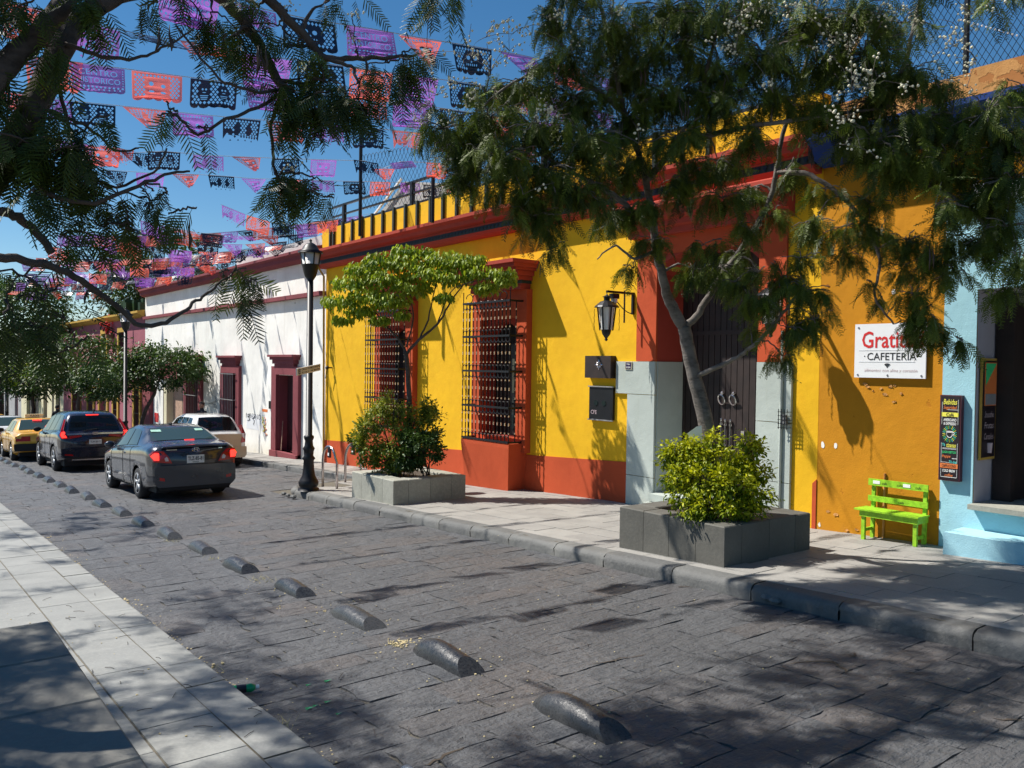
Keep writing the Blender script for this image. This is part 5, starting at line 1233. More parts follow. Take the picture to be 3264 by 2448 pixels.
def garland(label, Y, fl, ext, W_=.6, skew=0.):
    # fl: (u,v of top centre in display pixels, colour, kind, fold)
    pts = []
    for q in fl:
        d = ray(q[0]*K, q[1]*K); 
        t = Y/(d[1]-skew*d[0]); pts.append(Vector((t*d[0], t*d[1], H+t*d[2])))
    o = thing('paper_flag_garland', label, 'garland', tuple(pts[len(pts)//2]), 'strings of cut paper flags across the street')
    spc = max(.78, (pts[-1]-pts[0]).length/(len(pts)-1)); dirx = (pts[-1]-pts[0]).normalized(); e_ = pts[-1]; k_ = 0; fl = list(fl)
    while e_.x+spc < 9.75 and k_ < 12: e_ = e_+Vector((spc, dirx.y*spc, max(-.02, (5.45-e_.z)*.25))); pts.append(e_); fl.append((0, 0, 'pob'[(k_+len(pts)) % 3], (2, 4, 3, 0)[k_ % 4], 0, W_)); k_ += 1
    left = pts[0]-dirx*ext[0]+Vector((0, 0, ext[2] if len(ext) > 2 else .4)); right = pts[-1]+dirx*ext[1]+Vector((0, 0, .15))
    mb = MB(); mb.tube([left]+[p+Vector((0, 0, .003)) for p in pts]+[right], .0055, 3); mb.build('string', MT['string'], o)
    for i, q in enumerate(fl):
        a = pts[max(i-1, 0)]; b = pts[min(i+1, len(pts)-1)]; w = (q[5] if len(q) > 5 else W_)
        flag(o, pts[i], (b-a), w, q[2], q[3], q[4] if len(q) > 4 else 0, int(Y*100+i),
             CN[q[2]]+' paper flag cut with the words CENTRO HISTORICO' if q[3] == 0 else None)
    return o
garland('nearest paper flag string, at the very top of the sky, ending behind the big tree', 8.6, [(410, -25, 'p', 0), (535, 12, 'p', 2), (668, 42, 'b', 3), (800, 62, 'p', 0), (908, 82, 'o', 4), (1020, 100, 'b', 3), (1120, 118, 'p', 0), (1225, 140, 'o', 4)], (3, 4))
garland('second paper flag string from the top, with a folded black flag near the left limb', 9.4, [(80, 20, 'o', 4), (190, 50, 'p', 2), (320, 78, 'b', 4, -1), (450, 97, 'o', 3, -1), (578, 122, 'p', 0), (692, 136, 'b', 1), (803, 152, 'o', 4), (905, 165, 'p', 0), (1010, 180, 'b', 3), (1105, 195, 'o', 2), (1210, 215, 'p', 2)], (3, 3.5))
garland('third paper flag string with two purple CENTRO HISTORICO flags and a black couple flag', 11., [(45, 122, 'b', 1), (118, 128, 'o', 4), (211, 141, 'p', 0), (340, 158, 'o', 4), (463, 174, 'b', 1), (577, 188, 'p', 0), (690, 203, 'b', 1), (795, 213, 'o', 2), (888, 225, 'p', 0), (985, 238, 'b', 2), (1080, 253, 'o', 4), (1180, 265, 'p', 2)], (3, 3))
garland('fourth paper flag string with a half folded orange flag in mid sky', 13., [(25, 200, 'o', 2), (105, 212, 'p', 2), (200, 223, 'b', 1), (312, 234, 'o', 2, 1), (417, 246, 'p', 4), (523, 256, 'b', 2), (616, 263, 'o', 4), (705, 268, 'p', 2), (795, 277, 'b', 3), (880, 284, 'o', 2), (962, 293, 'p', 0), (1045, 303, 'b', 1), (1130, 313, 'o', 4)], (3, 3))
garland('fifth paper flag string, crossing behind the long hanging twig', 14.6, [(85, 300, 'b', 1), (160, 308, 'p', 2), (222, 318, 'o', 4), (252, 319, 'o', 2, 1), (297, 330, 'b', 2, 1), (355, 327, 'b', 1), (450, 336, 'p', 2), (532, 339, 'o', 4), (617, 343, 'b', 3), (700, 345, 'p', 4), (790, 348, 'b', 2), (828, 364, 'o', 2, 1), (866, 349, 'p', 0), (945, 352, 'o', 4), (1020, 360, 'b', 3)], (3, 2.5), .52)
garland('sixth paper flag string, lowest of those crossing high over the road', 17.6, [(165, 358, 'p', 2), (243, 368, 'b', 1), (325, 374, 'p', 2), (401, 376, 'o', 4), (478, 380, 'b', 2), (548, 386, 'p', 4), (630, 388, 'o', 3), (697, 390, 'p', 2), (764, 392, 'b', 3), (822, 393, 'o', 4), (886, 395, 'p', 2), (935, 400, 'b', 3), (985, 405, 'o', 2)], (3, 1.5), .54)
def crossline(label, Y, x0, x1, z, n, seed, w=.6):
    r = random.Random(seed); pts = [Vector((x0+(x1-x0)*i/(n-1), Y, z-.3*math.sin(PI*i/(n-1)))) for i in range(n)]
    o = thing('paper_flag_garland', label, 'garland', tuple(pts[n//2]), 'strings of cut paper flags across the street')
    mb = MB(); mb.tube(pts, .004, 3); mb.build('string', MT['string'], o)
    for i in range(n-1): flag(o, pts[i].lerp(pts[i+1], .5), pts[i+1]-pts[i], w, 'pob'[(i+seed) % 3], r.choice((0, 2, 3, 4, 1)), r.choice((0, 0, 0, 1, -1)), seed*70+i)
def longline(label, pa, pb, Ya, Yb, n, seed, w=.58, sag=6):
    r = random.Random(seed); A = yp(pa[0]*K, pa[1]*K, Ya); B = yp(pb[0]*K, pb[1]*K, Yb); pts = [A.lerp(B, i/(n-1))+Vector((0, 0, -.25*math.sin(PI*i/(n-1)))) for i in range(n)]
    o = thing('paper_flag_garland', label, 'garland', tuple(pts[n//2]), 'strings of cut paper flags across the street')
    mb = MB(); mb.tube(pts, .004, 3); mb.build('string', MT['string'], o)
    for i in range(1, n-1) if n > 3 else range(n):
        for rep in range(2 if r.random() < .35 else 1):
            c = 'pob'[(i+rep+seed) % 3] if r.random() < .8 else r.choice('pob')
            flag(o, pts[i]+Vector((.02*rep, .03*rep, -.01*rep)), pts[min(i+1, n-1)]-pts[i-1], w, c, r.choice((0, 2, 3, 4, 1)), r.choice((0, 0, 0, 0, 1, -1)), seed*50+i*2+rep)
longline('long paper flag string low over the white house, ending at the yellow parapet corner', (110, 507), (800, 462), 27, 21.5, 19, 1)
longline('paper flag string running across the white house cornice toward the near lamp', (30, 562), (668, 520), 31, 22.3, 20, 2)
longline('paper flag string just under the cornice of the white house on its left half', (60, 556), (600, 528), 35, 26, 17, 3)
longline('far paper flag string over the left half of the white house', (40, 590), (470, 562), 42, 33, 15, 4, .66)
longline('farther paper flag string hanging in front of the street trees', (20, 610), (420, 590), 50, 41, 14, 5, .75)
longline('farthest paper flag string low at the left among the trees', (10, 628), (330, 612), 58, 48, 12, 6, .8)
longline('small paper flag string dipping below the mauve house roof', (60, 600), (360, 566), 46, 38, 11, 7, .7)
crossline('paper flag string straight across the street just past the near lamp', 22.6, 4.6, 9.9, 5.75, 8, 8)
crossline('second paper flag string straight across in front of the white house', 25.4, 4.6, 9.9, 5.6, 8, 9)
crossline('third paper flag string straight across in front of the white house', 28.6, 4.2, 9.9, 5.5, 9, 10)
crossline('short paper flag string over the middle of the white house, between two longer ones', 24.0, 5.2, 9.95, 5.7, 8, 11)
crossline('paper flag string over the white house doorway side, slightly higher', 26.9, 5.2, 9.95, 5.65, 8, 12)
crossline('paper flag string over the barred windows of the white house', 30.3, 4.6, 9.95, 5.5, 8, 13)
crossline('paper flag string over the plank door of the white house', 33.0, 4.6, 9.95, 5.4, 8, 14)
crossline('paper flag string just before the near lamp, over the yellow wall corner', 20.6, 6.8, 9.95, 5.9, 6, 15)
# ---------------------------------------------------------------- foliage
NR = np.random.RandomState(5)
def frond_template(pairs, seg, droop, seed):
    r = random.Random(seed); vs = []; fs = []
    def q(a, b, c, d): i = len(vs); vs.extend([a, b, c, d]); fs.append((i, i+1, i+2, i+3))
    def rach(t): return Vector((t, 0, -droop*t*t))
    for k in range(5):
        a, b = rach(k/5), rach((k+1)/5); w = .006
        q(a+Vector((0, -w, 0)), a+Vector((0, w, 0)), b+Vector((0, w, 0)), b+Vector((0, -w, 0)))
    for k in range(pairs):
        t = .14+.86*(k+.5)/pairs; p = rach(t); l = .30*math.sin(PI*(.18+.72*t))**.8*r.uniform(.85, 1.1)
        for s_ in (-1, 1):
            d = Vector((.55+r.uniform(-.12, .12), s_*.8, -.28+r.uniform(-.2, .15))).normalized(); up = Vector((0, 0, 1)); sd2 = d.cross(up).normalized()*.0155
            m1 = p+d*l*.35+Vector((0, 0, -.01)); m2 = p+d*l*.75+Vector((0, 0, -.05*l)); e = p+d*l+Vector((0, 0, -.12*l))
            q(p-sd2*.5, p+sd2*.5, m1+sd2, m1-sd2); q(m1-sd2, m1+sd2, m2+sd2*.8, m2-sd2*.8)
            if seg > 2: q(m2-sd2*.8, m2+sd2*.8, e+sd2*.15, e-sd2*.15)
    return np.array(vs, dtype=np.float32), np.array(fs, dtype=np.int32)
FR = [frond_template(14, 3, d, i) for i, d in enumerate((.15, .4, .7, .3))]
FR = [frond_template(12, 3, d, i) for i, d in enumerate((.15, .4, .7, .3))]
FC = [frond_template(12, 2, d, i+9) for i, d in enumerate((.15, .45, .8, .3))]; FH = [frond_template(6, 2, .4, 20)]
def leaf_template(wd_, cup, n=1):
    vs = [(0, 0, 0), (.3, wd_, cup), (.3, 0, 0), (.3, -wd_, cup), (.72, wd_*.75, cup*.7-.06), (.72, 0, -.08), (.72, -wd_*.75, cup*.7-.06), (1, 0, -.2)]
    return np.array(vs, dtype=np.float32), np.array([(0, 2, 1, 1), (0, 3, 2, 2), (1, 2, 5, 4), (2, 3, 6, 5), (4, 5, 7, 7), (5, 6, 7, 7)], dtype=np.int32)
LF = [leaf_template(.2, .08), leaf_template(.28, .12)]
L2 = [(np.array([(0, 0, 0), (.45, .24, .06), (1, 0, -.12), (.45, -.24, .06)], dtype=np.float32), np.array([(0, 3, 2, 2), (0, 2, 1, 1)], dtype=np.int32))]
def scatter(name, templates, P, D, Sz, mat, parent, leaf_tone=None, roll=.5, kind='stuff'):
    """P base points, D directions (n,3), Sz sizes: bake copies of the templates in one mesh"""
    P = np.asarray(P, dtype=np.float64); D = np.asarray(D, dtype=np.float64); Sz = np.asarray(Sz, dtype=np.float64); n = len(P)
    D /= np.linalg.norm(D, axis=1)[:, None]+1e-9
    up = np.tile([0, 0, 1.], (n, 1))+NR.normal(0, roll, (n, 3))
    B = np.cross(up, D); B /= np.linalg.norm(B, axis=1)[:, None]+1e-9; U = np.cross(D, B)
    Mx = np.stack([D, B, U], axis=2)*Sz[:, None, None]
    pick = NR.randint(0, len(templates), n); rv = NR.rand(n) if leaf_tone is None else leaf_tone
    V = []; Fc = []; Rn = []; base = 0; O = org(parent); off = np.array(O) if O is not None else np.zeros(3)
    for k, (tv, tf) in enumerate(templates):
        idx = np.where(pick == k)[0]
        if not len(idx): continue
        v = np.einsum('nij,vj->nvi', Mx[idx], tv)+P[idx][:, None, :]-off
        V.append(v.reshape(-1, 3)); f = tf[None]+(np.arange(len(idx))*len(tv))[:, None, None]+base; Fc.append(f.reshape(-1, 4)); Rn.append(np.repeat(rv[idx], len(tf))); base += len(idx)*len(tv)
    V = np.concatenate(V).astype(np.float32); Fc = np.concatenate(Fc); Rn = np.concatenate(Rn).astype(np.float32)
    tri = Fc[:, 2] == Fc[:, 3]; cnt = np.where(tri, 3, 4); loops = Fc.reshape(-1); keep = np.ones(len(loops), bool); keep[3::4] = ~tri
    # degenerate first-edge tris (a,b,c,c)
    loops = loops[keep]; start = np.concatenate([[0], np.cumsum(cnt)[:-1]])
    me = bpy.data.meshes.new(name); me.vertices.add(len(V)); me.vertices.foreach_set('co', V.ravel()); me.loops.add(len(loops)); me.loops.foreach_set('vertex_index', loops.astype(np.int32))
    me.polygons.add(len(cnt)); me.polygons.foreach_set('loop_start', start.astype(np.int32)); me.polygons.foreach_set('loop_total', cnt.astype(np.int32))
    a = me.attributes.new('rnd', 'FLOAT', 'FACE'); a.data.foreach_set('value', Rn); me.materials.append(mat); me.update(calc_edges=True); me.validate()  # value carries the leaf tone, painted top light included
    o = link(name, me, parent)
    if kind: o['kind'] = kind
    return o
def wob(pts, amp, n, seed):
    r = random.Random(seed); out = []; pts = [Vector(p) for p in pts]
    for i in range(len(pts)-1):
        p0 = pts[max(i-1, 0)]; p1 = pts[i]; p2 = pts[i+1]; p3 = pts[min(i+2, len(pts)-1)]
        for k in range(n):
            t = k/n; c = .5*((2*p1)+(p2-p0)*t+(2*p0-5*p1+4*p2-p3)*t*t+(3*p1-p0-3*p2+p3)*t**3)
            out.append(c+Vector((r.uniform(-1, 1), r.uniform(-1, 1), r.uniform(-1, 1)))*amp)
    out.append(pts[-1]); out[0] = pts[0]; return out
class Tree:
    def __init__(s, name, label, loc, barkm, leafm, group=None):
        s.o = thing(name, label, 'tree', loc, group); s.bm = barkm; s.lm = leafm; s.nodes = []; s.P = []; s.D = []; s.S = []; s.R = []; s.tw = MB(); s.fl = MB(); s.seed = 1
    def limb(s, pts, r0, r1, name='branch', n=5, amp=.008, sides=8):
        s.seed += 1; q = wob(pts, amp, n, s.seed); m = len(q); rad = [r0+(r1-r0)*i/(m-1) for i in range(m)]
        mb = MB(); mb.tube(q, rad, sides); mb.build(name, s.bm, s.o, True)
        s.nodes += [(p, rad[i]) for i, p in enumerate(q)]
    def twig(s, c, rmax=.02, far=None):
        c = Vector(c); best = min(s.nodes, key=lambda a: (a[0]-c).length+(0.0 if a[1] < .06 else .15))
        p = best[0]; s.seed += 1; mid = p.lerp(c, .5)+Vector((0, 0, .18*(c-p).length))
        r0 = min(best[1]*.6, rmax); q = wob([p, mid, c], .01, 4, s.seed); m = len(q)
        s.tw.tube(q, [r0+(.004-r0)*i/(m-1) for i in range(m)], 5); s.nodes += [(a, r0*.6) for a in q[m//2:]]
        return p
    def cluster(s, c, rad, n, size=.3, droop=.7, out=.6, sq=.8, dirn=None):
        c = Vector(c); p0 = s.twig(c); r = random.Random(s.seed*7+3)
        nt_ = max(2, n//9)
        for k in range(nt_):
            d = Vector((r.gauss(0, 1), r.gauss(0, 1), r.gauss(0, .6))).normalized(); e = c+Vector((d.x*rad, d.y*rad, d.z*rad*sq)); m = c.lerp(e, .5)+Vector((0, 0, .1*rad))
            q = wob([c, m, e], .012, 3, s.seed*31+k); s.tw.tube(q, [.006]*(len(q)-1)+[.003], 4)
            for i in range(n//nt_):
                t = r.random()**.7; a = c.lerp(e, t)+Vector((0, 0, .1*rad*math.sin(PI*t))); dd = (d*out*t+Vector((r.gauss(0, .6), r.gauss(0, .6), -droop+r.gauss(0, .35))))
                if dirn: dd += Vector(dirn)
                if a.x > 9.9 and a.z < 5.4: continue
                s.P.append(tuple(a)); s.D.append(tuple(dd)); s.S.append(size*r.uniform(.65, 1.2)); s.R.append(min(1, max(0, .45+.35*d.z*t+r.gauss(0, .25))))  # upper fronds get a paler tone: top light put into the colour
    def flowers(s, c, rad, n, rr=.013):
        c = Vector(c); r = random.Random(int(abs(c.x*1000))+n)
        s.twig(c, .008)
        for b in range(max(1, n//7)):
            e = c+Vector((r.uniform(-1, 1), r.uniform(-1, 1), r.uniform(-.4, 1)))*rad
            s.tw.tube([c, c.lerp(e, .5)+Vector((0, 0, .02)), e], .003, 3)
            for i in range(7):
                p = c.lerp(e, r.uniform(.3, 1.05))+Vector((r.gauss(0, .028), r.gauss(0, .028), r.gauss(0, .028))); s.fl.ball(p, rr*r.uniform(.5, 1.15), n=6, k=4)
    def pods(s, p, n=3, l=.16):
        r = random.Random(n+int(p[0]*99))
        for i in range(n):
            a = Vector(p)+Vector((r.uniform(-.04, .04), r.uniform(-.04, .04), 0)); mb = MB(); e = a+Vector((r.uniform(-.03, .03), r.uniform(-.03, .03), -l*r.uniform(.7, 1.1)))
            mb.tube([a+Vector((0, 0, .06)), a, a.lerp(e, .4)+Vector((.01, 0, 0)), e], [.002, .006, .012, .003], 5); mb.build('seed_pod', MT['pod'], s.o, True)
    def finish(s, tmpl, roll=.5, crown='crown'):
        if s.tw.v: o = s.tw.build('twigs', s.bm, s.o, True); o['kind'] = 'stuff'
        if s.fl.v: o = s.fl.build('blossoms', MT['flower'], s.o, True); o['kind'] = 'stuff'
        scatter(crown, tmpl, s.P, s.D, s.S, s.lm, s.o, np.array(s.R), roll)
def D(u, v, z): return dp(u*K, v*K, z)
# --- the big feathery tree in the near planter
TC = Tree('feathery_tree', 'large feathery tree with cream pompom blossoms in the dark planter by the big door', tuple(D(1530, 985, 9.95)), MT['bark1'], MT['frondC'])
TC.limb([D(1532, 1000, 9.95), D(1530, 940, 9.95), D(1512, 860, 9.95), D(1492, 780, 9.93), D(1478, 705, 9.9)], .10, .075, 'trunk', 6, .004, 12)
TC.limb([D(1479, 712, 9.9), D(1447, 655, 9.8), D(1432, 600, 9.6), D(1418, 540, 9.5), D(1406, 450, 9.4), D(1385, 350, 9.2), D(1350, 260, 9.0), D(1330, 150, 8.8), D(1300, 20, 8.6)], .06, .02, sides=10)
TC.limb([D(1480, 705, 9.9), D(1470, 690, 9.85), D(1445, 640, 9.8), D(1432, 610, 9.75)], .048, .04)
TC.limb([D(1480, 708, 9.9), D(1510, 675, 9.8), D(1548, 610, 9.7), D(1600, 540, 9.6), D(1650, 460, 9.5), D(1676, 380, 9.4), D(1690, 290, 9.3), D(1730, 180, 9.2), D(1760, 60, 9.1)], .046, .018, sides=10)
TC.limb([D(1506, 812, 9.9), D(1560, 788, 9.6), D(1600, 768, 9.3), D(1640, 735, 9.0), D(1680, 690, 8.8), D(1720, 640, 8.6)], .032, .012)
TC.limb([D(1676, 372, 9.4), D(1740, 375, 9.2), D(1800, 410, 9.0), D(1860, 470, 8.9), D(1900, 560, 8.8), D(1890, 640, 8.7), D(1930, 700, 8.6)], .032, .009)
TC.limb([D(1412, 500, 9.4), D(1350, 440, 9.1), D(1290, 400, 8.8), D(1230, 370, 8.6), D(1160, 330, 8.5), D(1080, 300, 8.4)], .035, .01)
TC.limb([D(1395, 390, 9.2), D(1470, 310, 9.0), D(1540, 290, 8.8), D(1640, 270, 8.6), D(1780, 250, 8.4), D(1920, 230, 8.2)], .04, .012)
TC.limb([D(1345, 240, 9.0), D(1260, 180, 8.8), D(1180, 150, 8.7), D(1090, 190, 8.6), D(1020, 250, 8.6)], .03, .008)
TC.limb([D(1780, 250, 8.4), D(1860, 330, 8.3), D(1960, 380, 8.2), D(2080, 440, 8.0), D(2160, 520, 7.9)], .03, .01)
TC.limb([D(1500, 300, 8.9), D(1520, 180, 8.6), D(1560, 40, 8.4)], .03, .012)
TC.limb([D(1920, 230, 8.2), D(1960, 120, 8.1), D(1990, -20, 8.0)], .025, .01)
TC.limb([D(1412, 540, 9.5), D(1370, 560, 9.2), D(1330, 530, 9.0), D(1290, 560, 8.9)], .02, .006)
r = random.Random(21)
CL = [ # u, v, radius, n, depth
 (960, 290, .30, 22, 8.6), (1010, 330, .38, 34, 8.6), (1000, 390, .25, 16, 8.6), (1060, 270, .40, 38, 8.5), (1080, 360, .42, 42, 8.4), (1120, 430, .35, 34, 8.5), (1050, 210, .28, 16, 8.6), (940, 250, .18, 8, 8.6),
 (1130, 200, .36, 32, 8.7), (1160, 290, .45, 50, 8.5), (1180, 380, .42, 46, 8.6), (1150, 480, .30, 28, 8.6), (1200, 545, .14, 7, 8.7), (1230, 130, .40, 36, 8.7), (1240, 220, .45, 50, 8.6), (1260, 320, .45, 54, 8.7), (1250, 420, .38, 40, 8.8),
 (1320, 70, .42, 40, 8.7), (1340, 170, .48, 52, 8.7), (1350, 270, .45, 52, 8.8), (1350, 370, .42, 48, 9.0), (1330, 470, .28, 24, 9.2), (1390, 450, .25, 22, 9.3), (1410, 530, .2, 14, 9.4), (1370, 590, .14, 8, 9.3), (1240, 10, .35, 24, 8.7), (1200, 60, .3, 20, 8.7),
 (1430, 120, .45, 46, 8.6), (1440, 30, .42, 42, 8.6), (1450, 220, .45, 48, 8.6), (1460, 310, .38, 38, 8.8), (1480, 400, .35, 34, 9.0), (1530, 60, .42, 40, 8.4), (1550, 160, .42, 42, 8.5), (1560, 240, .34, 28, 8.5), (1550, 360, .30, 26, 9.1), (1560, 440, .28, 22, 9.2), (1600, 500, .25, 16, 9.3),
 (1640, 30, .42, 44, 8.5), (1650, 130, .45, 48, 8.5), (1670, 220, .38, 36, 8.5), (1640, 300, .26, 18, 8.8), (1620, 420, .22, 12, 9.4), (1660, 480, .22, 14, 9.3), (1700, 380, .22, 14, 9.3), (1750, 60, .45, 48, 8.4), (1770, 160, .42, 46, 8.4), (1790, 260, .36, 34, 8.4),
 (1840, 40, .40, 36, 8.3), (1870, 130, .42, 44, 8.2), (1880, 230, .40, 42, 8.2), (1890, 320, .38, 36, 8.3), (1850, 300, .3, 24, 8.4), (1950, 60, .28, 20, 8.1), (1960, 170, .34, 30, 8.1), (1980, 270, .36, 34, 8.1), (1960, 370, .38, 38, 8.1), (2030, 190, .22, 14, 8.0), (2060, 280, .36, 34, 8.0), (2050, 370, .38, 40, 8.0), (2020, 460, .30, 24, 8.0),
 (2130, 260, .32, 28, 7.9), (2140, 350, .36, 36, 7.8), (2130, 440, .36, 36, 7.8), (2180, 300, .3, 28, 7.8), (2190, 400, .34, 32, 7.7), (2180, 500, .32, 30, 7.7), (2140, 530, .26, 20, 7.8), (2200, 590, .24, 16, 7.7), (2160, 640, .18, 9, 7.7), (2210, 200, .2, 12, 7.8),
 (1760, 490, .26, 20, 9.0), (1830, 500, .28, 22, 8.9), (1880, 450, .24, 16, 8.8), (1780, 420, .18, 8, 9.1), (1900, 510, .26, 20, 8.8), (1960, 530, .26, 20, 8.7), (1830, 560, .18, 10, 8.9), (2010, 570, .28, 22, 8.6), (2060, 520, .26, 20, 8.3), (2060, 600, .2, 12, 8.4),
 (1690, 610, .26, 24, 8.8), (1740, 640, .26, 24, 8.6), (1650, 660, .18, 11, 8.9), (1760, 700, .24, 18, 8.6), (1700, 720, .22, 16, 8.7), (1690, 780, .16, 10, 8.8), (1640, 600, .2, 12, 9.1), (1730, 570, .22, 14, 8.8), (1600, 560, .2, 9, 9.4), (1620, 720, .1, 4, 9.0),
 (1500, 590, .2, 13, 9.4), (1550, 590, .2, 14, 9.3), (1590, 620, .18, 12, 9.2), (1520, 540, .22, 14, 9.3), (1620, 660, .16, 10, 9.0), (1905, 655, .06, 4, 8.7), (1975, 650, .16, 14, 8.6), (2000, 690, .17, 16, 8.6), (1975, 725, .14, 12, 8.6), (2030, 720, .17, 14, 8.5), (2065, 740, .1, 7, 8.5), (1960, 600, .16, 10, 8.7), (1880, 620, .06, 3, 8.7)]
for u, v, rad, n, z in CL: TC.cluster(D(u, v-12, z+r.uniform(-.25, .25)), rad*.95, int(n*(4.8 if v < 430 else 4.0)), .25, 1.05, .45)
# parts of the crown above the picture
for k in range(26): TC.cluster(D(r.uniform(1050, 2250), r.uniform(-330, -20), r.uniform(7.2, 9.2)), .45, 40, .28, .6)
for u, v, z, n in ((900, 235, 8.6, 14), (930, 280, 8.6, 21), (945, 205, 8.6, 21), (975, 345, 8.5, 14), (990, 180, 8.5, 21), (1010, 120, 8.6, 21), (1050, 80, 8.6, 21), (1020, 215, 8.5, 21), (1060, 155, 8.5, 28), (1100, 110, 8.6, 21), (870, 220, 8.6, 7), (1130, 60, 8.6, 21), (1200, 40, 8.5, 21), (1170, 250, 8.2, 21), (1140, 280, 8.2, 14), (1130, 420, 8.2, 7), (1250, 60, 8.4, 14),
                   (1320, 30, 8.3, 14), (1600, 50, 8.1, 28), (1640, 20, 8.1, 28), (1590, 110, 8.1, 21), (1700, 30, 8.1, 28), (1760, 20, 8.1, 21), (1780, 110, 8.1, 14), (1830, 30, 8.0, 14), (1900, 30, 7.9, 21), (1950, 20, 7.9, 14), (2000, 50, 7.9, 14), (2070, 60, 7.8, 14), (2100, 30, 7.8, 21), (2060, 100, 7.8, 21), (2110, 130, 7.8, 21), (2090, 190, 7.8, 14), (1840, 200, 7.9, 21), (1880, 190, 7.9, 28), (1940, 180, 7.8, 14), (1830, 260, 7.9, 28), (1860, 320, 7.9, 14), (1670, 200, 8.1, 14), (1800, 80, 8.0, 21), (1380, 310, 8.3, 7)):
    TC.flowers(D(u, v, z-.2), .24, int(n*1.4), .0135)
TC.pods(D(1745, 330, 8.6), 4); TC.pods(D(1480, 230, 8.3), 3); TC.pods(D(2015, 540, 7.9), 2, .2); TC.pods(D(1385, 150, 8.4), 3)
mb = MB(); c = D(1532, 560, 9.3)
for k in range(5): a = Vector((r.uniform(-.06, .06), r.uniform(-.06, .06), r.uniform(-.06, .06))); mb.add([c+a, c+a+Vector((.03, .03, -.05)), c+a+Vector((-.02, .01, -.1))], [(0, 1, 2)])
TC.finish(FC, .45)
mb.build('blue_ribbon', simple('pale_blue_ribbon', (.2, .35, .8), .5), TC.o)
tg = D(1507, 945, 9.75); mb = MB(); up = Vector((0, 0, 1)); mb.add([tg+Vector((-.02, 0, .13)), tg+Vector((-.09, .09, .04)), tg+Vector((-.03, .05, -.13)), tg+Vector((.03, -.04, -.02)), tg+Vector((.02, -.04, .14))], [(0, 1, 2, 3, 4)])
tag(mb.build('paper_tag', MT['cw'], None, o=tg), 'white angular paper stuck at the foot of the planter tree trunk', 'paper')
# --- the dark tree on the left pavement reaching over the camera
TL = Tree('overhanging_tree', 'dark feathery tree on the left whose thick limbs and hanging fronds frame the sky', (.2, 4.6, gz(4.6, .15)), MT['bark2'], MT['frondL'])
TL.limb([(.1, 4.3, gz(4.3, .1)), (.1, 4.4, 1.0), (.12, 4.5, 2.0), D(-40, 420, 4.4), D(20, 330, 4.5), D(84, 210, 4.6), D(145, 78, 4.8), D(188, 30, 4.9), D(250, -10, 5.0), D(330, -70, 5.2)], .105, .045, 'trunk', 6, .006, 12)
TL.limb([D(-60, 240, 4.3), D(0, 160, 4.4), D(60, 95, 4.5), D(128, 20, 4.6), D(175, -60, 4.7)], .07, .05, sides=10)
TL.limb([D(250, -10, 5.0), D(420, -30, 5.2), D(520, 40, 5.4), D(600, 170, 5.5), D(622, 192, 5.5)], .05, .022)
TL.limb([D(618, 188, 5.5), D(590, 250, 5.5), D(588, 330, 5.5), D(602, 385, 5.5), D(640, 400, 5.5), D(690, 420, 5.5)], .014, .006)
TL.limb([D(520, -60, 5.3), D(590, 10, 5.4), D(650, 70, 5.5), D(705, 125, 5.5), D(760, 128, 5.6), D(830, 125, 5.6), D(900, 118, 5.7)], .038, .008)
TL.limb([D(705, 125, 5.5), D(760, 145, 5.5), D(772, 180, 5.4)], .016, .007); TL.limb([D(600, 172, 5.5), D(660, 180, 5.5), D(720, 160, 5.5)], .015, .008)
TL.limb([D(140, 95, 4.7), D(220, 122, 4.8), D(290, 126, 4.9), D(350, 105, 5.0), D(420, 60, 5.0)], .014, .005)
TL.limb([D(622, 192, 5.5), D(560, 200, 5.2), D(500, 182, 5.1), D(470, 168, 5.0), D(380, 55, 5.0)], .012, .006)
TL.limb([D(-30, 555, 3.9), D(40, 560, 4.0), D(110, 575, 4.2), D(190, 615, 4.4), D(250, 660, 4.6), D(305, 703, 4.7), D(350, 700, 4.8), D(400, 668, 4.9), D(440, 640, 5.0), D(475, 610, 5.0), D(500, 595, 5.0)], .023, .005)
TL.limb([D(0, 455, 4.2), D(40, 470, 4.3), D(80, 500, 4.4), D(110, 545, 4.4)], .025, .02)
TL.limb([D(84, 225, 4.6), D(130, 250, 4.7), D(190, 275, 4.8), D(250, 325, 4.9), D(300, 320, 4.9)], .014, .005)
TL.limb([D(120, 170, 4.7), D(160, 300, 4.7), D(230, 400, 4.8), D(330, 370, 4.8), D(360, 320, 4.8)], .012, .005)
TL.limb([D(622, 192, 5.5), D(540, 240, 5.2), D(480, 262, 5.0), D(430, 290, 5.0), D(380, 250, 4.9), D(340, 248, 4.8)], .012, .005)
TL.limb([D(80, 400, 4.5), D(180, 440, 4.5), D(300, 400, 4.6), D(370, 375, 4.7), D(410, 370, 4.7)], .014, .006)
r = random.Random(31)
